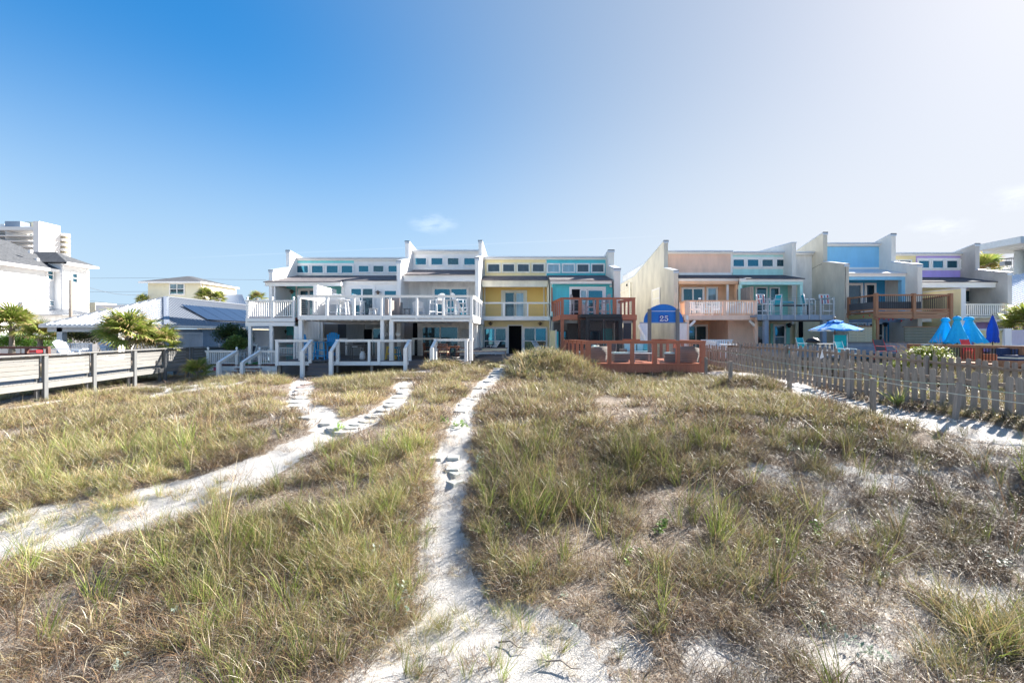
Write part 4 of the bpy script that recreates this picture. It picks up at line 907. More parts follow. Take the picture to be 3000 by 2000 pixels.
for i in range(5):
    a = Vector((P[0][0], P[0][1], 0)) + sl * (i / 5); b2 = Vector((P[0][0], P[0][1], 0)) + sl * ((i + .985) / 5); z = (zr - .02 + Z(1091, Yr)) / 2
    MB().beam((a.x, a.y, z), (b2.x, b2.y, z), .04, zr - .02 - Z(1091, Yr)).build('skirt_panel', ORGZ, d7)
MB().box(P[1][0], P[1][0] + .04, Yr, 26.9, Z(1091, Yr), zr - .02).build('skirt_panel', ORGZ, d7)
ppx('rim_cap', d7, 1713, 1064.5, 2071, 1067.5, Yr - .07, .06, ORG)
rail_front(d7, 1716, 2067, 997.5, 1066, Yr, [(1716,1731),(1781,1791),(1848,1858),(1913,1925),(1982,1992),(2053,2066)], 9, ORG, ORGZ, cab=10, pd=.2)
rail_side(d7, X(1722, Yr), Yr + .2, P[4][0] + .05, 24.9, Z(997.5, Yr), zr, 6, ORG, h=.14, cab=10, pw=.14, pm=ORGZ, ends=(0, 1)); rail_side(d7, X(2060, Yr), Yr + .22, X(2060, Yr), 26.8, Z(997.5, Yr), zr, 6, ORG, h=.14, cab=10, pw=.14, pm=ORGZ, ends=(0, 1))
rail_side(d7, X(1824, 26.4), 26.5, X(2060, Yr), 26.9, Z(997.5, Yr), zr, 5, ORG, h=.14, cab=10, pw=.14, pm=ORGZ, ends=(1, 0))
for a, b in ((1735, 1741), (1880, 1886), (2042, 2050)): blk('pier', a, 1091, b, 1104, Yr + .2, .14, GWZ, d7)
# ------------------------------------------------------------------ row B
b1 = house('townhouse', 'peach townhouse with a blank clerestory at the left end of the right row', 12, GB_)
b2 = house('townhouse', 'pale aqua townhouse between the peach one and the tall cracked stucco wall', 16, GB_)
b3 = house('townhouse', 'taller sky blue townhouse behind the brown wooden balcony', 22, GB_)
b4 = house('townhouse', 'pale yellow townhouse mostly hidden between the blue and the lilac one', 25, GB_)
b5 = house('townhouse', 'lilac townhouse with a breeze block screen at the right end of the right row', 29, GB_)
g1 = fin(b1, 1974.6, 1987, 794, 706, STUC, .155); g3 = fin(b3, 2474, 2487, 775, 682, STUC, .22); g5 = fin(b3, 2688, 2702, 776, 686, STUCW, .2); g7 = fin(b5, 2952, 2965, 800, 715, STUCD, .3)
# a crack in the stucco of the tall wall
m = MB(); pts = [(2345,814),(2352,805),(2360,797),(2372,791),(2385,784),(2398,777),(2408,773)]
x = g3[0] - .004; m.tube([(x, x * F / (px - PX0), Z(py, x * F / (px - PX0))) for px, py in pts], .012, 4); m.build('crack', DARK, b3)
pts = [(2474.6,778),(2476,800),(2474.5,830),(2476.5,870),(2474.8,905)]; MB().tube([(X(px, 29.29) + .03, 29.29, Z(py, 29.29)) for px, py in pts], .014, 4).build('crack', DARK, b3)
Xb12, Xb45 = X(2144, Yc), X(2683, Yc)
for h, x0, x1, y in ((b1, g1[1], Xb12, 735), (b2, Xb12, g3[0], 738), (b3, g3[1], g5[0], 712), (b4, g5[1], Xb45, 741), (b5, Xb45, g7[0], 741)): body(h, x0, x1, y, WHITE2)
lap(1958, 742, 2141, 799, Yc, PINK2, b1, pitch=.2); blk('trim_board', 1990, 799, 2144, 806, Yc - .04, .1, WHITE, b1); blk('corner_board', 2141, 742, 2147, 799, Yc - .05, .1, WHITE, b1)
lap(2147, 744, 2310, 806, Yc, AQUA, b2); clere(b2, 2148, 2310, 0, 0, [(2149,2180),(2191,2222),(2234,2264),(2276.5,2306.5)], 760.6, 780, [GLB, GLB, GLT, GLT])
x0, x1 = X(2320, 31.4), X(2332, 31.4); MB().prism([(31.4, 3), (31.4, Z(711, 31.4)), (37, Z(745, 37)), (37, 3)], 'x', x0, x1).build('wing_wall', STUCW, b2)
MB().prism([(31.36, Z(712, 31.4)), (31.36, Z(709, 31.4)), (37, Z(742, 37)), (37, Z(745, 37) + .01)], 'x', x0 - .03, x1 + .03).build('coping', COPE, b2)
blk('wing_wall_front', 2310, 742, 2332, 812, 32.4, .3, STUC, b2)
lap(2421, 723, 2595, 783, Yc, BLUE, b3, pitch=.2); blk('trim_board', 2487, 783, 2598, 788, Yc - .04, .1, WHITE, b3); blk('corner_board', 2595, 722, 2600, 783, Yc - .05, .1, WHITE, b3)
lap(2620, 749, 2683, 812, Yc, YELLOWP, b4); clere(b4, 0, 0, 0, 0, [(2622,2628),(2637,2669)], 764, 780, GLD, WHITE, False)
lap(2684, 750, 2853, 812, Yc, PURPLE, b5, pitch=.2); clere(b5, 2688, 2850, 0, 0, [(2693,2722.6),(2734,2763.6),(2775,2805),(2816,2846)], 764, 784, GLB)
lowroof(b1, 1987, 2160, 805.5, 814, 31.2, SHIND, x0=g1[1] + .01, x1=X(2164, 31.2)); fascia(b1, 1988, 2164, 814, 823, 31.2); lap(1988, 823, 2162, 832, 31.25, PINK, b1, 'beam', .2, .2)
lowroof(b2, 2164, 2358, 805.5, 816, 30.2, SHIND, x0=X(2164, 31.2), x1=X(2356, 30.2)); fascia(b2, 2168, 2354, 816, 825, 30.2, WHITE); lap(2170, 825, 2352, 834, 30.25, AQUA, b2, 'beam', .2, .2)
lowroof(b3, 2487, 2655, 788, 799.5, 30.2, COPE, x0=g3[1] + .01, x1=X(2655, 30.2)); fascia(b3, 2487, 2655, 800, 810, 30.2); lap(2487, 810, 2652, 820, 30.25, BLUE, b3, 'beam', .3, .2)
lowroof(b4, 2702, 2810, 812, 825, 30.0, SHIND, x0=g5[1] + .01); fascia(b4, 2702, 2810, 825, 832, 30.0, WHITE); blk('beam', 2702, 832, 2810, 842, 30.05, .2, WHITE, b4)
lowroof(b5, 2810, 2927, 812, 825, 30.0, SHIND); fascia(b5, 2810, 2926, 825, 832, 30.0, WHITE); blk('beam', 2810, 832, 2920, 842, 30.05, .2, WHITE, b5)
# upper walls
lap(1990, 832, 2172, 935, 32.3, PINK, b1); win(b1, 1997, 841, 2064, 925, 32.28, 2, 1, 6, GLT, name='sliding_door'); win(b1, 2070, 840, 2103, 900, 32.28, 1, 1, 5, GLL)
blk('column', 2130, 833, 2135, 935, 31.35, .14, WHITE, b1); blk('column', 2156, 833, 2165, 935, 31.3, .3, PINK, b1)
lap(2172, 834, 2340, 935, 31.9, AQUA2, b2); win(b2, 2214, 840, 2249, 925, 31.88, 1, 1, 4, GLT, name='glazed_door'); win(b2, 2255, 841, 2285, 882, 31.88, 1, 1, 4, GLT)
blk('column', 2167, 834, 2174, 935, 30.3, .2, AQUA, b2); blk('column', 2344, 834, 2352, 935, 30.3, .3, AQUA, b2); vert(2313, 834, 2346, 935, 31.7, BEIGE, b2, 'side_wall')
lap(2487, 820, 2660, 925, 31.9, BLUE2, b3); win(b3, 2480, 829, 2529, 925, 31.88, 1, 1, 7, GLD, name='glazed_door'); win(b3, 2534, 829, 2568, 915, 31.88, 1, 1, 6, GLD); blk('corner_board', 2594, 822, 2598, 925, 31.84, .05, WHITE2, b3); blk('column', 2642, 820, 2654, 935, 30.25, .3, BLUE, b3)
lap(2702, 842, 2800, 925, 31.9, YELLOWP, b4); MB().box(X(2797, 28), X(2797, 28) + .02, 27.62, 31.8, 0.7, Z(848, 28)).build('side_wall', YELLOWP, b4); MB().box(X(2797, 28) + .021, X(2797, 28) + .3, 27.6, 31.8, 0.7, Z(847, 28)).box(X(2797, 28) - .03, X(2797, 28) + .33, 27.58, 31.8, Z(847, 28) + .002, Z(845, 28)).build('side_wall', WHITE, b4)
lap(2810, 842, 2855, 925, 31.9, PURPLE, b5); win(b5, 2815, 846, 2846, 925, 31.88, 1, 2, 5, GLT, name='glazed_door', split=.5); blk('lintel', 2850, 842, 2918, 849, 31.7, .3, BEIGE, b5); blk('column', 2915, 842, 2921, 925, 30.1, .2, WHITE, b5)
Yq = 31.6; bw = (X(2914, Yq) - X(2855, Yq)) / 4; z1 = Z(849, Yq)
BB = MB(); k = bw / 2; w = .022
for (a, b2_, c, d_) in ((-k, k, -k, -k + w), (-k, k, k - w, k), (-k, -k + w, -k + w, k - w), (k - w, k, -k + w, k - w)): BB.box(a, b2_, 0, .09, c, d_)
for sx in (-1, 1):
    for sz in (-1, 1):
        pts = [(sx * (k - w) * (1 - math.cos(t)) , .045, sz * (k - w) * (1 - math.sin(t))) for t in [i * math.pi / 10 for i in range(6)]]; BB.tube(pts, .02, 4)
BBm = BB.mesh('breeze_block', WHITE2)
for i in range(4):
    for j in range(4):
        o = bpy.data.objects.new('breeze_block', BBm); COL.objects.link(o); o.parent = b5; o.location = (X(2855, Yq) + bw * (i + .5) - b5.location.x, Yq - b5.location.y, z1 - bw * (j + .5))
# ground floor walls
lap(1988, 936, 2135, 1062, 32.2, PINK, b1); vert(2133, 937, 2216, 1064, 29.2, PINK2, b1, d=2.9, pitch=.14); win(b1, 2004, 950, 2074, 1040, 32.18, 2, 1, 6, GLT, name='sliding_door'); win(b1, 2080, 949, 2123, 1002, 32.18, 1, 2, 5, [GLL, GLD], name='window', split=.45)
blk('meter_box', 2126, 952, 2133, 964, 32.0, .15, WHITE, b1)
vert(2216, 937, 2330, 1064, 31.6, BEIGE, b2, d=.3); blk('teal_panel', 2258, 948, 2266, 1010, 31.5, .06, AQUA2, b2); blk('teal_panel', 2304, 948, 2314, 1010, 31.5, .06, AQUA2, b2); win(b2, 2217, 955, 2240, 1010, 31.55, 1, 1, 3, GLD, name='glazed_door'); win(b2, 2266, 950, 2303, 1012, 31.5, 1, 2, 5, [GLL, GLD], split=.4)
vert(2330, 937, 2474, 1062, 31.3, BEIGE, b2, d=.5); blk('dark_opening', 2342, 940, 2353, 1010, 31.2, .08, DARK, b2); wall_lamp(b2, 2312, 953, 31.4, BLACK, 1.2)
lap(2487, 937, 2660, 1062, 31.6, BLUE2, b3); win(b3, 2486, 944, 2540, 1010, 31.58, 2, 1, 4, GLD); win(b3, 2544, 944, 2590, 1010, 31.58, 1, 2, 5, GLD, split=.4); blk('corner_board', 2596, 945, 2600, 1010, 31.5, .05, WHITE2, b3); wall_lamp(b3, 2594, 950, 31.5, BLACK, 1.2)
blk('beam', 2487, 934, 2655, 944, 30.6, .3, BLUEGREY, b3); blk('column', 2640, 944, 2652, 1035, 30.6, .2, BLUE2, b3)
blk('balcony_edge', 2702, 932, 2966, 943, 29.6, 2.2, WHITE, b5); blk('wall', 2702, 943, 2830, 1030, 30.4, 1, BEIGE, b4); blk('wall', 2830, 943, 2966, 1030, 30.4, 1, PURPLE, b5)
# side wall of the peach house: windows and downpipe on the stucco
xw = g1[0] - .02
def side_y(px): return xw * F / (px - PX0)
ya, yb_ = side_y(1934), side_y(1911)
w = MB().box(xw - .05, xw, ya, ya + .12, Z(905, ya), Z(841, ya)).box(xw - .05, xw, yb_ - .12, yb_, Z(905, ya), Z(841, ya)).box(xw - .05, xw, ya + .12, yb_ - .12, Z(841, ya) - .12, Z(841, ya)).box(xw - .045, xw, ya + .12, yb_ - .12, Z(872, ya) - .04, Z(872, ya) + .04).build('window', WHITE, b1)
pbox('pane', w, xw - .02, xw, ya + .12, yb_ - .12, Z(905, ya), Z(841, ya) - .12, CREAM)
for px in (1847, 1846.5): pass
MB().box(xw - .12, xw, side_y(1849), side_y(1846), .6, 7.0).box(xw - .03, xw, side_y(1841), side_y(1817), Z(852, side_y(1830)), Z(852, side_y(1830)) + .06).build('downspout', CREAM, b1)
blk('vent', 1835, 832, 1839, 838, side_y(1837) - .1, .1, DARK, b1)

# peach deck
Yp = 27.8
e1 = thing('upper_deck', 'peach painted upper deck with white balusters and diagonal braces', 'deck', (X(2110, Yp), Yp, 0))
zpf = Z(922, Yp)
MB().box(X(2004, Yp), X(2218, Yp), Yp + .06, 32.1, zpf - .1, zpf).build('floor', PINK2, e1); blk('rim_board', 2004, 923, 2218, 937, Yp, .055, PINK2, e1); blk('corner_board', 2010, 923, 2017, 937, Yp - .03, .028, WHITE, e1); blk('corner_board', 2213, 923, 2219, 937, Yp - .03, .028, WHITE, e1)
rail_front(e1, 2007, 2218, 879.5, 922, Yp, [(2008,2019.5),(2118,2126),(2209,2217)], 3.2, PINK, PINK2, bal=5.0, pd=.2, bm=WHITE)
rail_side(e1, X(2012, Yp), Yp + .15, X(1990, 29.4), 29.3, Z(880, Yp), zpf, 2, PINK, h=.07, bal=.11, ends=(0, 1), pm=WHITE); rail_side(e1, X(2214, Yp), Yp + .2, X(2214, Yp), 31.9, Z(880, Yp), zpf, 4, PINK, h=.07, bal=.12, ends=(0, 1))
blk('column', 2010, 937.3, 2019, 1045, Yp + .02, .2, PINK2, e1); blk('column', 2212, 937.3, 2221, 1060, Yp + .02, .2, PINK2, e1)
for (a, b) in (((2036, 939), (2020, 955)), ((2195, 939), (2211, 954))): MB().beam(P3(*a, Yp + .1), P3(*b, Yp + .1), .1, .14).build('brace', WHITE, e1)
# privacy boards between decks
pv = thing('privacy_fence', 'unpainted board privacy screen standing between the peach and grey decks', 'fence', (X(2185, 29), 29, 0))
for i in range(9):
    y = 30.9 - i * .33; px_ = X(2165, 30.9) + (X(2208, 28.0) - X(2165, 30.9)) * i / 8.; xx = X(2160 + i * 5.3, y)
    pbox('board', pv, xx, xx + (X(2165.6, y) - X(2160, y)), y, y + .03, zpf, Z(847 - i * 1.1, y), GWZ)
# grey deck
Yt = 26.8; ztf = Z(922, Yt)
e2 = thing('upper_deck', 'blue grey upper deck with thin metal posts and cables', 'deck', (X(2340, Yt), Yt, 0))
MB().box(X(2222, Yt), X(2446, Yt), Yt + .06, 31.6, ztf - .12, ztf).build('floor', BLUEGREY, e2); blk('rim_board', 2219, 923, 2448, 937, Yt, .055, BLUEGREY, e2)
rail_front(e2, 2219, 2449, 870, 922, Yt, [(2232.5,2235),(2249,2252),(2288,2291.5),(2327,2330.5),(2369,2372),(2401.5,2405),(2440,2444)], 1.6, GREYM, GREYM, cab=10, pd=.05, cap=False, pbot=14)
rail_side(e2, X(2446, Yt), Yt + .1, X(2446, Yt), 29.2, Z(870, Yt), ztf, 3, GREYM, h=.04, cab=8, pw=.05, ends=(0, 1))
for a, b in ((2240, 2252), (2410, 2422)): blk('column', a, 937.2, b, 1055, Yt + .1, .25, BLUEGREY, e2)
blk('beam', 2222, 937.2, 2446, 942, Yt + .4, .1, DKSID, e2)
# brown balcony
Yw = 26.4; zwf = Z(911, Yw)
e3 = thing('upper_deck', 'brown cedar balcony with black balusters on the blue townhouse', 'deck', (X(2680, Yw), Yw, 0))
xa, xb = X(2570, Yw), X(2790, Yw); xc = X(2486, 29.0)
MB().prism([(xa, Yw + .05), (xb, Yw + .05), (xb + 1.2, 29.9), (xc, 29.2)], 'z', zwf - .1, zwf).build('floor', BRN, e3)
for py0, py1 in ((911, 919), (920, 933)): ppx('rim_board', e3, 2574, py0, 2785, py1, Yw, .05, BRN)
def brn_rail(a, b, zt, zf, n, cover=None):
    a, b = Vector(a), Vector(b); r = MB().beam(a + Vector((0, 0, zt - .04)), b + Vector((0, 0, zt - .04)), .1, .09).beam(a + Vector((0, 0, zf + .12)), b + Vector((0, 0, zf + .12)), .06, .09).build('railing', BRN, e3)
    for i in range(n): p = a + (b - a) * (i + .5) / n; pbox('baluster', r, p.x - .011, p.x + .011, p.y - .011, p.y + .011, zf + .16, zt - .08, BLACK)
    if cover: 
        for i in range(cover[2]):
            u = cover[0] + (cover[1] - cover[0]) * (i + .02) / cover[2]; v = cover[0] + (cover[1] - cover[0]) * (i + .98) / cover[2]; p = a + (b - a) * u; q = a + (b - a) * v; off = Vector((0, .06, (zf + .16 + zt - .42) / 2))
            MB().beam(p + off, q + off, .02, zt - .42 - zf - .16).build('screen_slat', DKSID, r)
    return r
zrt = Z(862, Yw)
brn_rail((xa, Yw + .05, 0), (X(2680, Yw), Yw + .05, 0), zrt, zwf - .02, 20, (0, 1, 16)); brn_rail((X(2682, Yw), Yw + .05, 0), (xb, Yw + .05, 0), zrt, zwf - .02, 20, (.05, .2, 3)); brn_rail((xc, 29.0, 0), (xa - .06, Yw + .1, 0), zrt, zwf - .02, 16, (0, 1, 12)); brn_rail((xb, Yw + .15, 0), (xb + 1.1, 29.6, 0), zrt, zwf - .02, 14)
for px, yt in ((2566, 858), (2676.5, 859), (2785, 859)): ppx('post', e3, px, yt, px + 8, 934.5, Yw - .06, .2, BRNZ)
pbox('post', e3, xc - .07, xc + .07, 28.9, 29.05, zwf - .3, zrt + .05, BRNZ)
MB().beam((xc, 29.0, zwf - .28), (xa, Yw + .05, zwf - .28), .08, .28).build('rim_board', wood('green_treated_wood', (.40, .36, .18), (.28, .24, .11), 'x', .8), e3)
for a, b, t, bt in ((2560.5, 2566, 919, 1045), (2568, 2576, 935, 1045)): blk('column', a, t, b, bt, Yw + .2, .15, BRNZ if a > 2566 else wood('green_treated_post', (.40, .36, .18), (.28, .24, .11), 'z', .8), e3)
lt = thing('string_lights', 'string of small red bulbs sagging under the brown balcony', 'lights', (X(2600, 26.3), 26.3, 0))
pp = [(2530, 927), (2548, 924), (2576, 934), (2590, 934), (2604, 936), (2616, 935), (2641, 939), (2669, 936)]; w = MB().tube([P3(x, y - 2, 26.2) for x, y in pp], .008, 4).build('wire', BLACK, lt)
for x, y in pp: MB().lathe([(.012, .03), (.03, 0), (.035, -.04), (.005, -.08)], P3(x, y - 1, 26.2), 7).build('bulb', plain('red_bulb', (.5, .02, .03), .3), lt, True)
# white balcony of the lilac house
e5 = thing('upper_deck', 'white painted balcony railing on the lilac townhouse', 'deck', (X(2880, 28), 28, 0))
Yz = 28.6; MB().box(X(2811, Yz), X(2960, Yz), Yz + .05, 31.5, Z(926, Yz) - .12, Z(926, Yz)).build('floor', WHITE, e5)
rail_front(e5, 2810, 2960, 890, 926, Yz, [(2811,2815),(2952,2958)], 3.5, WHITE, bal=5.6, pd=.1); blk('rim_board', 2810, 927, 2960, 930, Yz, .05, WHITE2, e5)
blk('arched_board', 2808, 946, 2860, 949, Yz + .4, .05, WHITE, e5)
# grey picket fence and dark screens before the blue house
sc1 = thing('slat_fence', 'dark grey horizontal board fence in front of the blue townhouse', 'fence', (X(2560, 25.5), 25.5, 0))
for i in range(4): ppx('board', sc1, 2476, 1003.5 + i * 8.2, 2664, 1011 + i * 8.2, 25.2, .03, BLUEGREY)
for px in (2476, 2560, 2655): ppx('post', sc1, px, 1002.5, px + 6, 1040, 25.24, .1, DKSID)
ppx('top_rail', sc1, 2474, 1001.5, 2666, 1003.3, 25.12, .16, DKSID)
sc2 = thing('privacy_wall', 'beige horizontal board panel under the brown balcony', 'fence', (X(2522, 27.6), 27.6, 0)); blk('frame', 2486, 954, 2561, 957, 27.5, .1, BRN, sc2)
for i in range(7): ppx('board', sc2, 2487, 957.4 + i * 8, 2560, 965 + i * 8, 27.55, .04, BEIGE)
sc3 = thing('privacy_wall', 'olive grey board wall left of the folded turquoise umbrella', 'fence', (X(2720, 27.2), 27.2, 0)); OLV = paint('olive_grey_boards', (.22, .22, .17), dirt=.2)
for i in range(8): ppx('board', sc3, 2650, 958 + i * 8.4, 2765, 966 + i * 8.4, 27.2, .04, OLV)
ppx('cap', sc3, 2649, 956, 2766, 957.8, 27.15, .14, BRN)
sc4 = thing('privacy_wall', 'low pale yellow board wall between the turquoise and the dark blue umbrellas', 'fence', (X(2890, 27), 27, 0))
for i in range(7): ppx('board', sc4, 2855, 968 + i * 7.4, 2937, 975 + i * 7.4, 27, .04, YELLOWP)
ppx('cap', sc4, 2850, 963, 2940, 967.6, 26.95, .14, WHITE); ppx('post', sc4, 2937.5, 962, 2944, 1020, 26.95, .14, WHITE)
gt2 = thing('gate', 'white lavender board gate under the right hand palm', 'gate', (X(2980, 25), 25, 0))
for i in range(7): ppx('board', gt2, 2965 + i * 9, 966, 2973.4 + i * 9, 1010, 25.6, .03, paint('lavender_white', (.66, .62, .74)))
ppx('frame', gt2, 2944.5, 962, 2964, 1012, 25.6, .1, WHITE); ppx('frame', gt2, 2964.5, 1010.4, 3030, 1014, 25.55, .1, WHITE)
gf = thing('picket_rail', 'dark grey low fence with upright boards below the peach and grey decks', 'fence', (X(2250, 25.6), 25.6, 0))
for i in range(44): ppx('board', gf, 2216 + i * 5.9, 1010, 2220.6 + i * 5.9, 1046, 25.6, .025, BLUEGREY)
ppx('top_rail', gf, 2214, 1007.5, 2478, 1009.8, 25.56, .12, DKSID)
# brown deck with black balusters at the right
Yn = 21.0
e6 = thing('lower_deck', 'brown wooden deck with black balusters behind the far picket fence at the right edge', 'deck', (X(2850, Yn), Yn, 0))
zt, zf = Z(1014, Yn), Z(1062, Yn)
xA, xB = X(2660, 23.5), X(3030, 18.6); A = Vector((xA, 23.5, 0)); B_ = Vector((xB, 18.6, 0))
MB().prism([(xA, 23.5), (xB, 18.6), (xB + 4, 26.5), (xA + 2, 27)], 'z', zf - .3, zf).build('floor', BRN, e6)
r = MB().beam(A + Vector((0, 0, zt)), B_ + Vector((0, 0, zt)), .16, .13).beam(A + Vector((0, 0, zf + .1)), B_ + Vector((0, 0, zf + .1)), .06, .09).build('railing', BRN, e6)
for i in range(44): p = A + (B_ - A) * (i + .5) / 44; pbox('baluster', r, p.x - .012, p.x + .012, p.y - .012, p.y + .012, zf + .14, zt - .06, BLACK)
for t in (0.02, .30, .62, .93): p = A + (B_ - A) * t; pbox('post', r, p.x - .09, p.x + .09, p.y - .09, p.y + .09, zf - .5, zt + .06, BRNZ)
MB().box(X(2850, 22), X(2990, 20.6), 22.4, 22.7, zf, Z(1012, 22)).build('bench_back', BRN, e6)

# sign
sg = thing('arch_sign', 'blue arched sign board with the number 25 between two grey posts', 'sign', (X(1942, 22), 22, 0)); Yi = 22.4
rx, cx, zb0, zt0 = (X(2002, Yi) - X(1886, Yi)) / 2, X(1944, Yi), Z(944, Yi), Z(891, Yi)
SB = plain('sign_blue', (.005, .16, .58), .5); SW = plain('sign_white', (.8, .82, .84), .5); SB2 = plain('number_panel_blue', (.01, .07, .42), .5)
MB().prism([(cx + rx * math.cos(t), zb0 + (zt0 - zb0) * math.sin(t)) for t in [math.pi * i / 28 for i in range(29)]], 'y', Yi, Yi + .05).build('sign_board', SB, sg)
for px in (1899, 1981.5): ppx('post', sg, px, 905, px + 9.5, 1075, Yi - .12, .115, GPZ)
ppx('trim_line', sg, 1909, 910.6, 1981, 912, Yi - .012, .01, SW)
ppx('number_panel', sg, 1930, 922.5, 1959, 943.5, Yi - .016, .014, SB2)
def stroke(pts, yy, name):
    """broad-nib stroke: (x, z, width) in panel units"""
    m = MB(); 
    for (x0, z0, w0), (x1, z1, w1) in zip(pts, pts[1:]):
        d = Vector((x1 - x0, z1 - z0)); 
        if d.length == 0: continue
        n = Vector((-d.y, d.x)).normalized(); e = d.normalized() * .004
        m.prism([(x0 + n.x * w0 / 2 - e.x, z0 + n.y * w0 / 2 - e.y), (x1 + n.x * w1 / 2 + e.x, z1 + n.y * w1 / 2 + e.y), (x1 - n.x * w1 / 2 + e.x, z1 - n.y * w1 / 2 - 0 + e.y), (x0 - n.x * w0 / 2 - e.x, z0 - n.y * w0 / 2 - e.y)], 'y', yy - .006, yy)
    return m
u = F / Yi; nx0, nz0, s_ = X(1932.5, Yi), Z(940.5, Yi), (Z(925, Yi) - Z(940.5, Yi))
def dig(pts, ox): return [(nx0 + ox + x * s_, nz0 + z * s_, w * s_) for x, z, w in pts]
two = [(.10,.68,.16),(.08,.80,.10),(.2,.93,.10),(.38,.97,.12),(.56,.90,.18),(.62,.74,.2),(.54,.58,.17),(.36,.40,.12),(.18,.22,.09),(.06,.09,.08)]
m = stroke(dig(two, 0), Yi - .017, 'n'); m.v += []; m2 = stroke(dig([(.04,.08,.17),(.3,.10,.17),(.55,.07,.17),(.68,.12,.15),(.72,.26,.04)], 0), Yi - .0175, 'n'); m.add(m2.v, m2.f); m3 = stroke(dig([(.06,.66,.1),(.16,.68,.16),(.24,.66,.08)], 0), Yi - .018, 'n'); m.add(m3.v, m3.f)
m.build('numeral', SW, sg)
m = stroke(dig([(.16,.97,.06),(.16,.92,.17),(.62,.92,.17),(.70,.98,.05)], .86 * s_), Yi - .017, 'n')
for q in ([(.17,.94,.06),(.14,.52,.06)], [(.14,.52,.07),(.3,.60,.10),(.48,.58,.14),(.62,.46,.19),(.64,.28,.2),(.52,.1,.15),(.32,.03,.10),(.14,.08,.09),(.08,.2,.12)], [(.06,.2,.1),(.12,.24,.16),(.2,.2,.1)]):
    w_ = stroke(dig(q, .86 * s_), Yi - .0172 - .0003 * len(q), 'n'); m.add(w_.v, w_.f)
m.build('numeral', SW, sg)
# white utility box fence beside it
ub = thing('side_fence', 'pale grey panel fence behind the arched sign', 'fence', (X(1930, 24), 24, 0))
ppx('panel', ub, 1876, 947, 1905, 1068, 24.0, .05, WHITE2); ppx('panel', ub, 1988, 947, 2012, 1068, 24.0, .05, WHITE2); ppx('beam', ub, 1874, 944, 2014, 946.6, 23.95, .12, GREYM)
dw = MB().tube([P3(1872, 952, 23.9), P3(1888, 985, 23.9), P3(1904, 1030, 23.9)], .07, 4).build('leaning_pipe', WHITE2, ub)

# ------------------------------------------------------------------ picket fences, ropes
def picket_mesh(w, h):
    k = .03; return MB().prism([(-w/2, 0), (w/2, 0), (w/2, h - k * 1.6), (w/2 - k, h), (-w/2 + k, h), (-w/2, h - k * 1.6)], 'y', -.009, .009).mesh('picket', GWZ)
PM = [picket_mesh(.135, h) for h in (.98, 1.0, 1.02)]; PM += [picket_mesh(.14, 1.0)]
def picket_fence(label, pts, ztop, pitch, side, x0, posts_every=12):
    """pts: ground plan polyline (x, y) from the near end; ztop: heights of the picket tops there"""
    t = thing('picket_fence', label, 'fence', (pts[0][0], pts[0][1], 0)); T0 = Vector(t.location)
    seg = [(Vector((a[0], a[1], za)), Vector((b[0], b[1], zb))) for a, b, za, zb in zip(pts, pts[1:], ztop, ztop[1:])]; r = random.Random(5); i = 0; carry = 0
    for a, b in seg:
        L = (b - a).to_2d().length; d = (b - a) / L; ang = math.atan2(d.y, d.x); s = carry; nrm = Vector((-d.y, d.x, 0)).normalized() * side
        while s < L:
            p = a + d * s; zg = float(G(p.x, p.y)); top = p.z + r.uniform(-.02, .02)
            o = bpy.data.objects.new('picket', PM[r.randrange(4)]); COL.objects.link(o); o.parent = t
            o.location = (p.x - T0.x + nrm.x * .03, p.y - T0.y + nrm.y * .03, top - 1.0); o.rotation_euler = (r.uniform(-.02, .02), r.uniform(-.035, .035), ang + r.uniform(-.03, .03))
            if i % posts_every == 5: q = p - nrm * .07; pbox('post', t, q.x - .045, q.x + .045, q.y - .045, q.y + .045, zg - .1, top - .06, GWZ)
            i += 1; s += pitch
        carry = s - L
        for dz in (-.22, -.86):
            q0, q1 = a + Vector((0, 0, dz)) - nrm * .0, b + Vector((0, 0, dz)) - nrm * .0; MB().beam(q0, q1, .036, .085).build('rail', GWX, t)
    return t
# near fence, along the sand path
nf = [(12.6, 7.2), (11.32, 10.4), (10.15, 14.0), (9.55, 18.0), (9.0, 22.0), (8.85, 23.2)]
picket_fence('weathered grey picket fence along the sand path, ending at the red deck', nf, [E - 1.10, E - .98, E - .845, E - .67, E - .51, E - .47], .215, 1, 0)
ff = [(17.6, 10.6), (15.33, 14.0), (13.6, 17.6), (12.25, 20.8), (10.9, 24.6)]
picket_fence('second weathered picket fence, behind the first one and before the umbrellas', ff, [E - 1.1, E - .90, E - .66, E - .47, E - .42], .225, -1, 0)
cf = [(9.1, 23.3), (10.8, 24.9)]
rp = thing('rope_barrier', 'low posts carrying a slack white rope along the left side of the picket path', 'barrier', (9, 14, 0))
def rpost(px, pyt, pyb, w=.1, lean=0., mat=GWZ):
    x, y = ground_at(px, pyb); z0 = float(G(x, y)) - .15; z1 = Z(pyt, y); MB().beam((x, y, z0), (x + lean, y, z1), w, w, (0, 1, 0)).build('post', mat, rp); return (x + lean, y, z1 - .04)
R1 = [rpost(2068, 1046, 1100), rpost(2140, 1058, 1124), rpost(2313, 1082, 1146), rpost(2557, 1108, 1216), rpost(2860, 1150, 1330), rpost(3300, 1210, 1500)]
def rope(name, a, b, sag, mat, r=.006):
    pts = [Vector(a).lerp(Vector(b), i / 10) - Vector((0, 0, sag * 4 * (i / 10) * (1 - i / 10))) for i in range(11)]; return pts
ROP = plain('rope_white', (.62, .62, .52), .8); ROP2 = plain('rope_green', (.45, .55, .42), .8)
pts = []
for a, b in zip(R1[:4] + R1[5:], R1[1:4] + R1[5:]): pts += rope('', a, b, .05, ROP)
MB().tube(pts, .009, 5).build('rope', ROP, rp)
bpy.data.objects.remove([o for o in rp.children if o.name.startswith('post')][4])
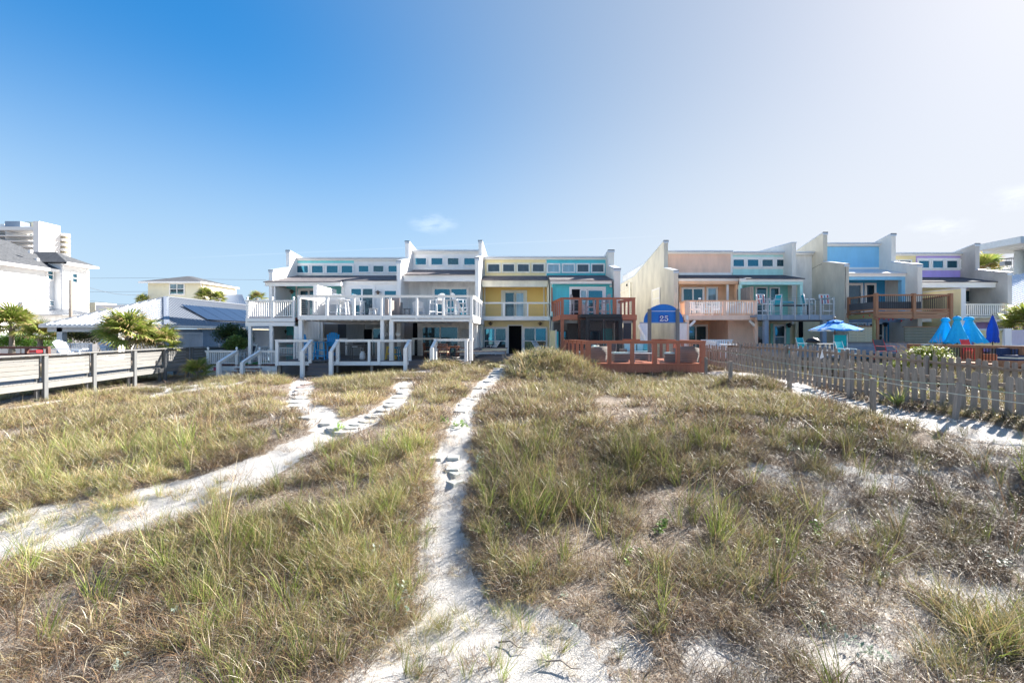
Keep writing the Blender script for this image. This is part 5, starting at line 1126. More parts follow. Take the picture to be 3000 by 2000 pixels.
q = [rpost(2325, 1030, 1120, .09), rpost(2489, 1080, 1168, .11, .03), rpost(2796, 1120, 1228, .09, .12)]
a0 = P3(2082, 1022, 21); a1_ = P3(2190, 1040, 18.6); pts = rope('', a0, a1_, .02, 0) + rope('', a1_, q[1], .1, 0) + rope('', q[1], q[2], .1, 0) + rope('', q[2], P3(3050, 1158, 9.6), .04, 0)
MB().tube(pts, .008, 5).build('rope', ROP2, rp)

# ------------------------------------------------------------------ boardwalk at the left
bwk = thing('boardwalk', 'grey painted boardwalk with a solid board railing leading to the beach at the left', 'boardwalk', (-19, 20, 0))
zr_, zd = E - .76, E - 1.78
bp_ = [(-17.6, 12.2), (-17.75, 14.6), (-18.0, 17.0), (-18.45, 19.4), (-18.95, 22.0), (-19.3, 24.3), (-19.4, 26.4), (-19.1, 29.4), (-18.9, 31)]
for k, ((xa, ya), (xb_, yb_)) in enumerate(zip(bp_, bp_[1:])):
    a, b = Vector((xa, ya, 0)), Vector((xb_, yb_, 0)); d = (b - a).normalized(); nrm = Vector((d.y, -d.x, 0)); g0 = a + d * .08; g1_ = b - d * .08
    MB().beam(a + Vector((0, 0, zr_)) + nrm * .03, b + Vector((0, 0, zr_)) + nrm * .03, .2, .045).build('top_rail', GPB, bwk)
    for j in range(5):
        z = zr_ - .13 - j * .165; MB().beam(g0 - nrm * .06 + Vector((0, 0, z)), g1_ - nrm * .06 + Vector((0, 0, z + rnd.uniform(-.003, .003))), .03, .15).build('board', GPB, bwk)
    MB().beam(g0 + nrm * .02 + Vector((0, 0, zd - .13)), g1_ + nrm * .02 + Vector((0, 0, zd - .13)), .045, .22).build('rim_board', GPB, bwk)
    gz_ = float(G(xa, ya)); h_ = Vector((xa, ya, 0)) + nrm * .04; pbox('post', bwk, h_.x - .06, h_.x + .06, ya - .07, ya + .07, gz_ - .2, zr_ - .024, GPZ); h_ = Vector((xa, ya, 0)) - nrm * .14 - d * .12; pbox('post', bwk, h_.x - .05, h_.x + .05, h_.y - .05, h_.y + .05, gz_ - .2, zr_ - .03, GPZ)
    L = (b - a).length; n = int(L / .15); m = MB()
    for i in range(n): c = a + d * (i + .5) * L / n; m.beam(c - nrm * .08 + Vector((0, 0, zd)), c - nrm * 1.75 + Vector((0, 0, zd)), .14, .04)
    m.build('deck_boards', GPB, bwk)['kind'] = 'stuff'
    q = a - nrm * 1.75; pbox('post', bwk, q.x - .05, q.x + .05, q.y - .05, q.y + .05, gz_ - .2, zd - .03, GWZ)

# ------------------------------------------------------------------ left side buildings
pvn = thing('beach_house', 'low blue beach house with hipped white metal roof and solar panels', 'house', (-25, 32, 0))
GRB = paint('slate_blue_siding', (.22, .34, .48), dirt=.15); LATW = paint('lattice_white', (.66, .72, .80))
Np, Pk, Wp, Rk, Re = (-21.3, 27.0, 2.86), (-25.3, 32, 4.95), (-28.9, 27.0, 2.86), (-25.3, 43, 4.95), (-21.3, 46, 2.86)
def seam_roof(parent, corners, tfun, n, mat=METR, name='metal_roof'):
    m = MB().slab(corners, .05)
    for i in range(n):
        s = tfun((i + .5) / n)
        if s: a, b = Vector(s[0]), Vector(s[1]); m.beam(a + Vector((0, 0, .02)), b + Vector((0, 0, .02)), .035, .05)
    return m.build(name, mat, parent)
def f_front(t):
    x = Wp[0] + (Np[0] - Wp[0]) * t; k = 1 - abs(t - .5) * 2 * 1.0; return ((x, 27.0, 2.86), (x, 27 + 5 * k, 2.86 + 2.09 * k))
def f_right(t):
    y = 27 + (46 - 27) * t; k = min(1, (y - 27) / 5); 
    if y > 43: k = (46 - y) / 3
    return ((-21.3, y, 2.86), (-21.3 - 4 * k, y, 2.86 + 2.09 * k))
seam_roof(pvn, [Wp, Np, Pk], f_front, 26); seam_roof(pvn, [Np, Re, Rk, Pk], f_right, 60)
MB().beam(Np, Pk, .28, .06).beam(Wp, Pk, .28, .06).beam(Pk, Rk, .28, .06).build('ridge_cap', METR, pvn)
MB().slab([(-28.9, 46, 2.86), Wp, Pk, Rk], .05).build('metal_roof', METR, pvn)
MB().box(-28.9, -21.3, 26.98, 27.02, 2.70, 2.85).box(-21.32, -21.28, 27.03, 46, 2.70, 2.85).build('fascia', WHITE2, pvn)
MB().box(-28.7, -21.6, 27.3, 27.5, 2.45, 2.7).build('porch_beam', LATW, pvn)
for px in (170, ): blk('column', 166, 957, 182, 1045, 27.3, .3, LATW, pvn)
blk('column', 316, 958, 334, 1045, 27.4, .3, BEIGE, pvn)
MB().box(-29, -23.5, 36, 45, -.4, 2.7).build('body', GRB, pvn)
# right side wall with boards and lattice
xw_ = -21.75; ys0, ys1 = -21.75 * F / (512 - PX0), -21.75 * F / (664 - PX0)
m = MB(); n = 26; y0 = xw_ * F / (592 - PX0); y1 = ys1
for i in range(n): a = y0 + (y1 - y0) * i / n; m.box(xw_ - .1, xw_, a + .008, a + (y1 - y0) / n, -.4, 2.62)
m.box(xw_ - .6, xw_ - .11, ys0, y1, -.4, 2.6); m.build('siding', GRB, pvn)
lat = MB(); yA, yB = ys0, y0 - .12; zA, zB = 0.6, 2.32
for s in (-1, 1):
    for i in range(-22, 48):
        p0, p1 = [], []
        y = yA + i * .115; z = zA; L = zB - zA
        a = Vector((xw_ + .03 + s * .006, y, zA if s > 0 else zB)); b = a + Vector((0, L, L * s))
        # clip to the frame
        if b.y < yA or a.y > yB: continue
        if a.y < yA: t = (yA - a.y) / L; a = a.lerp(b, t)
        if b.y > yB: t = (yB - a.y) / (b.y - a.y); b = a.lerp(b, t)
        lat.beam(a, b, .035, .01, (1, 0, 0))
lo_ = lat.build('lattice', LATW, pvn); lo_['kind'] = 'stuff'
MB().box(xw_, xw_ + .06, yB, yB + .1, zA - .1, zB + .1).box(xw_, xw_ + .06, yA - .1, yA, zA - .1, zB + .1).box(xw_, xw_ + .06, yA, yB, zB, zB + .1).box(xw_, xw_ + .07, yA, yB, 1.02, 1.10).build('lattice_frame', LATW, pvn)
MB().box(xw_ - .09, xw_ - .01, yA, yB, zA - .6, zB + .3).build('dark_screen', BLUEGREY, pvn)
# solar panels on the right roof plane
SOL = plain('solar_cells', (.035, .05, .09), .18, .3)
def rp_(y, k, up=.14): return Vector((-21.3 - 4 * k, y, 2.86 + 2.09 * k + up))
for i in range(8):
    ya = 31.6 + i * 1.55; a, b, c, d_ = rp_(ya - .2, .16), rp_(ya + 1.3, .16), rp_(ya + 1.3, .62, .2), rp_(ya - .2, .62, .2)
    sp_ = MB().slab([a, b, c, d_], .04).build('solar_panel', SOL, pvn); 
# gravel-coloured gable roof behind, at the far left
sh = thing('outbuilding', 'low outbuilding with grey metal roof behind the left palm', 'building', (-48, 46, 0)); Yx = 44
a, b, c, d_ = P3(90, 889, 48), P3(128, 891, 48), P3(285, 921, 42), P3(-40, 921, 42)
seam_roof(sh, [a, b, c, d_], lambda t: (Vector(d_).lerp(Vector(c), t), Vector(a).lerp(Vector(b), t)), 30); MB().box(d_[0], c[0] - .4, 42.4, 50, -.4, c[2] - .05).build('wall', WHITE2, sh)
# yellow house
yh = thing('yellow_house', 'pale yellow two storey house with grey hipped roof behind the metal roofs', 'house', (-47, 62, 0)); Yy = 60.
PY = paint('butter_siding', (.84, .80, .62), dirt=.06); xL, xR = X(433.5, Yy), X(590, Yy); ze = Z(826, Yy); yb_ = 66.6
lap(433.5, 826, 590, 925, Yy, PY, yh, pitch=.3, d=7.2); lapx(xR + .1, Yy + .15, yb_, -.4, ze, PY, yh, pitch=.3)
o_ = .7; e = [(xL - o_, Yy - o_, ze), (xR + o_ * .6, Yy - o_, ze), (xR + o_ * .6, yb_ + o_, ze), (xL - o_, yb_ + o_, ze)]; r1 = P3(549, 809, 63.6); r2 = P3(563, 809.5, 64.4)
MB().add(e + [r1, r2], [(0, 1, 5, 4), (1, 2, 5), (2, 3, 4, 5), (3, 0, 4), (3, 2, 1, 0)]).build('roof', SHING, yh)
MB().box(xL - o_, xR + o_ * .6, Yy - o_ - .03, Yy - o_ + .02, ze - .22, ze).box(xR + o_ * .6 - .02, xR + o_ * .6 + .03, Yy - o_ + .03, yb_ + o_, ze - .22, ze).build('fascia', WHITE, yh)
win(yh, 495, 829, 541, 864, Yy - .03, 2, 2, 3.2, [GLT, GLT, GLL, GLL]); blk('corner_board', 586, 829, 590.5, 925, Yy - .05, .05, WHITE, yh)
yr = thing('porch_roof', 'corrugated grey metal roof beside the yellow house', 'roof', (X(690, 52), 52, 0))
a, b, c, d_ = P3(662, 863, 56), P3(710, 863, 56), P3(725, 896, 50), P3(560, 890, 50)
seam_roof(yr, [d_, c, b, a], lambda t: (Vector(d_).lerp(Vector(c), t), Vector(a).lerp(Vector(b), t)), 26)
MB().box(d_[0] + .3, c[0] - .3, 50.5, 56, -.4, c[2] - .1).build('wall', BEIGE, yr)
# white house with the grey shingle roof
wh = thing('white_house', 'large white three storey house with weathered grey shingle roof at the left edge', 'house', (-52, 42, 0))
WB = paint('bright_white_siding', (.82, .82, .82), dirt=.04)
x1 = -46.2; lapx(x1, 26, 45.3, -.4, 8.6, WB, wh, pitch=.32); MB().box(-62, x1 - .1, 26, 45.25, -.4, 8.55).build('body', WB, wh)
x2 = -45.4; lapx(x2, 44.6, 47.3, -.4, 9.3, WB, wh, pitch=.32); MB().box(-58, x2 - .1, 44.55, 47.28, -.4, 9.25).build('body', WB, wh)
MB().slab([(x1 + .6, 24, 8.62), (x1 + .6, 45.9, 8.62), (-51.5, 45.2, 11.6), (-51.5, 24, 11.6)], .12).slab([(-51.5, 24, 11.6), (-51.5, 45.2, 11.6), (-62, 47, 8.6), (-62, 24, 8.6)], .12).slab([(x1 + .6, 45.9, 8.62), (-56, 45.9, 8.62), (-51.5, 45.2, 11.6)], .1).build('roof', SHING, wh)
e = [(x2 + .8, 44.2, 9.32), (x2 + .8, 47.5, 9.32), (-58, 47.5, 9.32), (-58, 44.2, 9.32)]; MB().add(e + [(-47.4, 45.9, 10.6), (-56, 45.9, 10.6)], [(0, 1, 4), (1, 2, 5, 4), (2, 3, 5), (3, 0, 4, 5), (3, 2, 1, 0)]).build('roof', SHING, wh)
MB().box(x1 + .6, x1 + .66, 24, 45.9, 8.36, 8.62).box(x2 + .8, x2 + .86, 44.2, 47.5, 9.1, 9.32).box(x1 + .05, x1 + .58, 24, 45.8, 8.38, 8.44).box(x2 + .05, x2 + .78, 44.3, 47.4, 9.1, 9.15).build('fascia', WHITE, wh)
def swin(parent, xf, px0, px1, py0, py1, rows=2, cols=1):
    ya, yb2 = xf * F / (px0 - PX0), xf * F / (px1 - PX0); z0, z1 = Z(py1, (ya + yb2) / 2), Z(py0, (ya + yb2) / 2); w = .12
    f = MB().box(xf, xf + .08, ya - w, ya, z0 - w, z1 + w).box(xf, xf + .08, yb2, yb2 + w, z0 - w, z1 + w).box(xf, xf + .08, ya, yb2, z1, z1 + w).box(xf, xf + .08, ya, yb2, z0 - w, z0).box(xf, xf + .07, ya, yb2, (z0 + z1) / 2 - .04, (z0 + z1) / 2 + .04).build('window', WHITE, parent)
    pbox('pane', f, xf + .02, xf + .04, ya, yb2, z0, (z0 + z1) / 2 - .04, GLB); pbox('pane', f, xf + .02, xf + .04, ya, yb2, (z0 + z1) / 2 + .04, z1, GLB)
swin(wh, x1 + .03, 139, 153, 792, 818); swin(wh, x1 + .03, 142, 156, 883, 893); swin(wh, x2 + .03, 211, 224, 802, 827)
MB().tube([(x1 + .62, 45.5, 8.4), (x1 + .15, 45.3, 7.9), (x1 + .12, 45.25, -.2)], .07, 6).build('downspout', WHITE, wh)
for px, py in ((89, 738), (109, 762)): y = 43.2 if px < 100 else 44.0; MB().lathe([(.16, 0), (.16, .3), (.05, .32)], (X(px, y), y, Z(py + 4, y)), 8).build('roof_vent', WHITE, wh)
blk('vent_pipe', 99, 864, 105, 887, 42, .3, GREYM, sh)
# high rise
ht = thing('high_rise', 'white high rise hotel with stacked balconies far behind the white house', 'high rise', (-280, 270, 0)); Yh_ = 262.
WT = paint('tower_white', (.80, .79, .78), dirt=.03)
xs_ = X(114, Yh_); MB().box(X(97, Yh_), xs_, Yh_, 274, -1, Z(648, Yh_)).build('stair_tower', WT, ht)
MB().box(xs_ - 70, xs_ - 24, 276, 292, -1, Z(668, 276)).build('body', WT, ht)
for i in range(9):
    py = 690 + i * 15.6; y = Yh_ + 3
    s_ = MB().prism([(X(-120, y), y + 6), (X(-120, y), y - 1), (X(20, y), y - 1.2), (X(70, y), y - .6), (X(97, y), y + 1.2), (X(97, y), y + 13), (X(-120, y), y + 13)], 'z', Z(py + 2.5, y), Z(py, y)).build('balcony_slab', WT, ht)
    m = MB(); 
    for k in range(46): a = X(-60 + k * 3.4, y); m.box(a, a + .07, y - .9, y - .8, Z(py, y), Z(py - 5.6, y))
    m.box(X(-120, y), X(96, y), y - .95, y - .75, Z(py - 5.6, y), Z(py - 6.4, y)); m.build('balcony_rail', GREYM, ht)['kind'] = 'stuff'
    for a, b in ((40, 45), (46, 51), (60, 64), (65, 69), (71, 77), (88, 93), (11, 15)): ppx('window', ht, a, py - 11, b, py - 1, 275.8, .3, GLB)
    MB().bp(15.5, py - 13.5, 17, py, y - .5, 12).build('dividing_wall', WT, ht)
blk('parapet', -120, 664, 97, 674, Yh_ + 2.5, 12, WT, ht); blk('plant_room', 14, 648, 59, 665, Yh_ + 8, 8, BLUEGREY, ht); blk('plant_room', 59.5, 650, 97, 668, Yh_ + 14, 8, BEIGE, ht); blk('plant_room', -60, 656, 13, 666, Yh_ + 10, 8, WT, ht)
for i in range(6):
    py = 683 + i * 14.6; MB().prism([(X(172, 274), 274), (X(206, 274.5), 274.5), (X(207, 281), 281), (X(160, 281), 281)], 'z', Z(py + 7.5, 274), Z(py, 274)).build('balcony_slab', WT, ht)
MB().box(X(160, 276), X(190, 276), 276.5, 278, -1, Z(684, 276)).build('core', BEIGE, ht)
# far white block
fw = thing('far_building', 'distant plain white building beyond the metal roof', 'building', (X(300, 150), 150, 0)); blk('body', 280, 893, 400, 990, 150, 10, WT, fw); blk('wing', 256, 886, 279, 990, 152, 8, BEIGE, fw)
# utility pole and wires
up = thing('utility_pole', 'bare wooden utility pole in front of the white house', 'pole', (X(207, 40), 40, 0)); MB().tube([P3(207, 1040, 40), P3(207, 820, 40)], .11, 10).build('pole', GWZ, up, True)
MB().tube([P3(203, 850, 40), P3(178, 912, 40)], .015, 4).build('guy_wire', CABLE, up)
def wire(label, pts, r=.02):
    o = MB().tube([P3(*p) for p in pts], r, 4).build('power_line', CABLE); tag(o, label, 'wire', 'overhead power lines'); return o
wire('thin sagging power line from the white house to the yellow house', [(213,833,42),(256,841,44),(300,853,48),(340,861,52),(380,864,56),(433,865,60)])
wire('highest thin power line crossing behind the left row', [(256,815,80),(433,814,80),(600,818,80),(780,820,80)])
wire('lowest thin power line behind the metal roof', [(256,855,80),(433,854,80)]); wire('faint power line over the metal roof ridge', [(256,880,80),(340,890,80),(433,893,80)])

# ------------------------------------------------------------------ right side buildings
rb = thing('modern_building', 'pale concrete building with cantilevered roof and balconies at the right edge', 'building', (50, 40, 0)); CON = plain('pale_concrete', (.50, .55, .58), .7, 0, .3, .1)
MB().box(45.2, 62, 20, 45, 10.25, 10.85).build('roof_slab', CON, rb); MB().box(46.5, 62, 20, 43, 10.855, 12.2).build('roof_parapet', CON, rb) if False else None
blk('roof_box', 2990, 692, 3050, 712, 40, 4, CON, rb); MB().box(47.4, 62, 20, 45.3, 8.15, 8.75).build('balcony_slab', CON, rb)
for yy in (43.2, 34): MB().lathe([(.38, -1), (.38, 10.2)], (46.9 if yy > 40 else 47, yy, 0), 14).build('column', CON, rb, True)
def barrail(xf, y0, y1, z):
    m = MB().box(xf, xf + .05, y0, y1, z + 1.0, z + 1.05); n = int((y1 - y0) / .16)
    for i in range(n): y = y0 + i * .16; m.box(xf, xf + .02, y, y + .02, z, z + 1.0)
    return m.build('balcony_railing', BLACK, rb)
barrail(47.5, 36, 45.2, 8.75); MB().box(47.5, 52, 45.16, 45.2, 9.75, 9.8).build('balcony_railing', BLACK, rb); blk('planter', 2944, 765, 2963, 777, 44.5, .5, GREYM, rb); barrail(47.5, 36, 45.2, 5.2); MB().box(47.4, 62, 20, 45.3, 4.7, 5.2).build('balcony_slab', CON, rb)
mr_ = thing('metal_roof_building', 'white standing seam metal roof rising at the right edge', 'building', (38, 36, 0))
a, b, c, d_ = (31.2, 26, 3.2), (31.2, 46, 3.2), (42, 46, 7.4), (42, 26, 7.4); WM = plain('bright_metal_roofing', (.72, .75, .80), .4, .2)
m = MB().slab([a, b, c, d_], .06); 
for i in range(44): y = 26.2 + i * .45; m.beam((31.2, y, 3.22), (42, y, 7.42), .04, .09)
m.build('metal_roof', WM, mr_); MB().box(31.8, 42, 26.3, 45.6, .2, 3.1).build('wall', WHITE2, mr_)

# ------------------------------------------------------------------ palms, shrubs
PALG = grass_mat('palm_leaf', .3)
def frond_mesh(seed, R=1., n=22, pet=.7, cols=None, droop=.35):
    r = np.random.RandomState(seed); cols = cols or [(.20,.27,.05),(.28,.32,.07),(.38,.37,.11)]; V = []; Fq = []; C = []
    def q4(a, b, c, d, col): o = len(V); V.extend([a, b, c, d]); Fq.append((o, o+1, o+2, o+3)); C.extend([col] * 4)
    P0 = np.array([0, 0, 0.]); P1 = np.array([pet, 0, pet * .18]); st = (.30, .34, .10, 1)
    for w in ((0, .016, 0), (0, 0, .016)): w = np.array(w); q4(P0 - w, P0 + w, P1 + w * .6, P1 - w * .6, st)
    for i in range(n):
        t = (i / (n - 1) * 2 - 1); a = t * 2.05; L = R * (1 - .28 * abs(t)) * (.9 + .2 * r.rand()); d = np.array([np.cos(a), np.sin(a), .12 - .25 * abs(t)]); d /= np.linalg.norm(d); s = np.array([-np.sin(a), np.cos(a), 0]); c = np.array(cols[r.randint(len(cols))]) * (.8 + .4 * r.rand()); col = (*c, 1)
        w0, w1 = .012, R * .042; m1 = P1 + d * L * .5 + np.array([0, 0, .02]); m2 = P1 + d * L * .8 - np.array([0, 0, droop * L * .16 * (.6 + r.rand())]); e_ = P1 + d * L - np.array([0, 0, droop * L * (.35 + .6 * r.rand())])
        fold = np.array([0, 0, w1 * .7]); tip = tuple(np.array([.50, .36, .18]) * (.8 + .4 * r.rand())) + (1,)
        q4(P1 - s * w0, P1, m1 + fold, m1 - s * w1, col); q4(P1, P1 + s * w0, m1 + s * w1, m1 + fold, col); q4(m1 - s * w1, m1 + fold, m2, m2 - s * w1 * .6, col); q4(m1 + fold, m1 + s * w1, m2 + s * w1 * .6, m2, col); q4(m2 - s * w1 * .6, m2 + s * w1 * .6, e_ + s * .004, e_ - s * .004, tip if r.rand() < .55 else col)
    me = bpy.data.meshes.new('frond'); me.from_pydata([tuple(v) for v in V], [], Fq); at = me.attributes.new('Col', 'FLOAT_COLOR', 'POINT'); at.data.foreach_set('color', np.array(C, np.float32).ravel())
    return me
def leafmat(name, val=.5):
    m, nt, nn, ll, b = mat_new(name); a = nn.new('ShaderNodeAttribute'); a.attribute_name = 'Col'; ll.new(a.outputs['Color'], b.inputs['Base Color']); b.inputs['Roughness'].default_value = .45
    tr = nn.new('ShaderNodeBsdfTranslucent'); ll.new(a.outputs['Color'], tr.inputs[0]); mx = nn.new('ShaderNodeMixShader'); mx.inputs[0].default_value = .35; ll.new(b.outputs[0], mx.inputs[1]); ll.new(tr.outputs[0], mx.inputs[2]); ll.new(mx.outputs[0], nn['Material Output'].inputs[0]); return m
LM = leafmat('leaf')
FM = [frond_mesh(s) for s in (1, 2, 3)] + [frond_mesh(9, cols=[(.34,.26,.13),(.42,.33,.18),(.28,.22,.08)], droop=.8)]
for f in FM: f.materials.append(LM)
def palm(label, x, y, ztop, z0, R, n, seed, el=(-.5, 1.3), trunk=.14, group='fan palms'):
    r = random.Random(seed); t = thing('fan_palm', label, 'palm', (x, y, z0), group, local=True)
    MB().lathe([(trunk * 1.3, -.1), (trunk, .2), (trunk * .9, (ztop - z0) * .6), (trunk * 1.15, ztop - z0), (.03, ztop - z0 + .1)], (0, 0, 0), 10).build('trunk', GWZ, t)
    for i in range(n):
        o = bpy.data.objects.new('frond', FM[3] if r.random() < .14 else FM[r.randrange(3)]); COL.objects.link(o); o.parent = t
        o.location = (0, 0, ztop - z0 + r.uniform(-.1, .05)); e_ = el[0] + (el[1] - el[0]) * ((i + .5) / n) ** .8; o.rotation_euler = (r.uniform(-.5, .5), -e_, i * 2.4 + r.uniform(-.3, .3)); s = R * r.uniform(.8, 1.1); o.scale = (s, s, s)
    return t
def palm_px(label, px, py, Y, base_py, R, n, seed, **k): return palm(label, X(px, Y), Y, Z(py, Y), Z(base_py, Y), R, n, seed, **k)
palm_px('large bushy fan palm right in front of the blue beach house', 375, 985, 24.5, 1050, 1.05, 34, 1, el=(-.55, 1.35)); palm_px('second fan palm crown leaning right beside the white lattice', 470, 1005, 25.2, 1055, .75, 22, 2, el=(-.4, 1.1))
palm_px('fan palm at the left edge before the outbuilding', 35, 955, 29, 1030, 1.0, 34, 3); palm_px('smaller fan palm right of the left edge palm', 118, 985, 28.5, 1035, .8, 22, 4)
palm_px('small young palmetto on bare sand beside the white deck', 575, 1092, 24.6, 1120, .62, 17, 5, el=(-.1, 1.35), trunk=.06)
palm_px('distant fan palm in front of the yellow house', 598, 872, 47, 960, .75, 22, 6); palm_px('distant small fan palm right of the yellow house palm', 638, 876, 47.5, 960, .65, 18, 7)
palm_px('tiny fan palm top seen over the white deck corner', 752, 876, 44, 960, .7, 16, 8); palm_px('tiny palm top left of the yellow house', 417, 884, 58, 960, .8, 14, 9)
palm_px('spiky fan palm at the right edge above the lavender gate', 3005, 955, 26.5, 1030, .95, 30, 10, trunk=.12); palm_px('palm top showing over the right end wall', 2885, 795, 50, 900, 1.5, 18, 11)
def bush(label, cx, cy, cz, rx, ry, rz, n, seed, cols, leaf=.07, cat='shrub', name='shrub', stems=5, base=None, up=.5):
    r = np.random.RandomState(seed); b0 = cz - rz if base is None else base; t = thing(name, label, cat, (cx, cy, b0), None)
    k = 9; lob = r.randn(k, 3); lob /= np.linalg.norm(lob, axis=1)[:, None]; lob[:, 2] = np.abs(lob[:, 2]) * 1.1 - .35; V = np.zeros((n, 4, 3)); C = np.zeros((n, 4, 4)); C[..., 3] = 1
    c = lob[r.randint(k, size=n)] * .55; p = r.randn(n, 3); p /= np.linalg.norm(p, axis=1)[:, None]; rad = .5 * r.rand(n) ** .4; P_ = (c + p * rad[:, None]) * np.array([rx, ry, rz]) + np.array([cx, cy, cz])
    a = r.rand(n) * 6.28; e_ = r.randn(n) * .6; d = np.stack([np.cos(a) * np.cos(e_), np.sin(a) * np.cos(e_), np.sin(e_)], -1); s = np.stack([-np.sin(a), np.cos(a), r.randn(n) * .4], -1); L = leaf * (.6 + .8 * r.rand(n))[:, None]
    V[:, 0] = P_; V[:, 1] = P_ + d * L * .5 + s * L * .3; V[:, 2] = P_ + d * L; V[:, 3] = P_ + d * L * .5 - s * L * .3; cc = np.array(cols)[r.randint(len(cols), size=n)] * (.75 + .5 * r.rand(n))[:, None]; C[:, :, :3] = cc[:, None, :]
    me = bpy.data.meshes.new('crown'); V = V.reshape(-1, 3) - np.array([cx, cy, b0]); me.vertices.add(4 * n); me.vertices.foreach_set('co', V.ravel()); me.loops.add(4 * n); me.loops.foreach_set('vertex_index', np.arange(4 * n)); me.polygons.add(n); me.polygons.foreach_set('loop_start', np.arange(n) * 4); me.update()
    at = me.attributes.new('Col', 'FLOAT_COLOR', 'POINT'); at.data.foreach_set('color', C.astype(np.float32).ravel()); me.materials.append(LM); o = bpy.data.objects.new('crown', me); COL.objects.link(o); o.parent = t
    m = MB(); rr = random.Random(seed)
    for i in range(stems): m.tube([(cx + rr.uniform(-.15, .15), cy, b0 - .1), (cx + rr.uniform(-.4, .4) * rx, cy + rr.uniform(-.3, .3) * ry, cz), (cx + rr.uniform(-.7, .7) * rx, cy + rr.uniform(-.5, .5) * ry, cz + rz * rr.uniform(.2, .7))], .025, 5, 0, .006)
    m.build('stem', GWZ, t); return t
DG = [(.05,.09,.03),(.07,.12,.035),(.10,.15,.04),(.04,.07,.03)]; HG = [(.12,.26,.04),(.18,.34,.05),(.10,.2,.03)]; YG_ = [(.20,.27,.04),(.28,.32,.06),(.14,.2,.03),(.33,.34,.09)]
bush('dark dense shrub between the blue beach house and the white deck', X(680, 28.5), 28.5, Z(990, 28.5), 1.35, 1.0, 1.15, 9000, 1, DG, .1, base=-.3)
bush('dark broad shrub behind the beach house porch', X(265, 33), 33, Z(985, 33), 3.6, 1.2, 1.2, 12000, 2, [(.10,.12,.05),(.16,.17,.07),(.06,.08,.03)], .12, base=-.3)
bush('bright green clipped hedge behind the left palms', X(60, 30), 30, Z(1000, 30), 3.4, .9, .75, 10000, 3, HG, .09, cat='hedge', name='hedge', base=-.3)
bush('feathery green ornamental grass behind the white corner railing', X(690, 27.5), 27.5, Z(1010, 27.5), .8, .5, .55, 2600, 4, [(.16,.26,.07),(.24,.32,.10)], .22, base=-.2)
bush('yellow green leafy bush behind the far picket fence', X(2730, 18.6), 18.6, Z(1050, 18.6), 1.35, .7, .62, 5200, 5, YG_, .075, base=.3)
bush('yellow green low bush left of the leafy bush, seen through the pickets', X(2610, 19), 19, Z(1076, 19), 1.2, .5, .42, 2600, 6, YG_, .07, base=.3)
bush('bushy dune scrub on the sand mound before the red deck', .75, 19.2, 1.30, 1.5, .9, .55, 6000, 7, [(.30,.25,.13),(.20,.22,.08),(.38,.31,.2),(.15,.17,.06),(.46,.39,.27)], .075, base=.9)
bush('small tufted scrub beside the low deck bench', X(1445, 21.5), 21.5, Z(1085, 21.5), .75, .5, .42, 2800, 8, [(.34,.30,.16),(.26,.27,.10),(.42,.35,.22)], .09, base=.5)
yc_ = [(2880,1105,14.6),(2700,1120,13.2),(2560,1110,15.0),(2790,1095,16),(2630,1150,12.3)]
for i, (px, py, y) in enumerate(yc_):
    V, f, c = tuft(200 + i, 30, .05, .62, .55, .35, .035, {'lime': 5, 'green': 2}, 3); me = bpy.data.meshes.new('yucca'); me.from_pydata([tuple(v) for v in V], [], [tuple(q) for q in f]); at = me.attributes.new('Col', 'FLOAT_COLOR', 'POINT'); at.data.foreach_set('color', c.astype(np.float32).ravel()); me.materials.append(LM)
    o = bpy.data.objects.new('yucca', me); COL.objects.link(o); x = X(px, y); o.location = (x, y, float(G(x, y))); tag(o, ['spiky yellow green plant behind the rightmost near pickets', 'spiky yellow green plant behind the pickets by the second leaning post', 'spiky yellow green plant behind the tallest rope post', 'spiky yellow green plant nearest the far picket fence', 'spiky yellow green plant low between the two leaning posts'][i], 'plant', 'spiky plants between the picket fences')
# bare branches
bb = thing('bare_shrub', 'leafless branching shrub sticking up behind the far picket fence', 'shrub', (X(2700, 18), 18, .5)); rr = random.Random(3); m = MB()
def br(p, d, L, r, dep):
    q = p + d * L; m.tube([p, p + d * L * .5 + Vector((rr.uniform(-.03, .03),) * 3), q], r, 5, 0, r * .7)
    if dep: 
        for i in range(rr.choice((2, 3))): d2 = (d + Vector((rr.uniform(-.6, .4), rr.uniform(-.4, .4), rr.uniform(-.3, .5)))).normalized(); br(p + d * L * rr.uniform(.5, 1), d2, L * rr.uniform(.55, .8), r * .65, dep - 1)
for px, dx in ((2690, -.75), (2700, -.55), (2735, .05), (2680, -.9)): br(Vector(P3(px, 1070, 18)), Vector((dx, 0, .8)).normalized(), .62, .016, 3)
m.build('branches', plain('bare_bark', (.36, .30, .24), .9), bb)
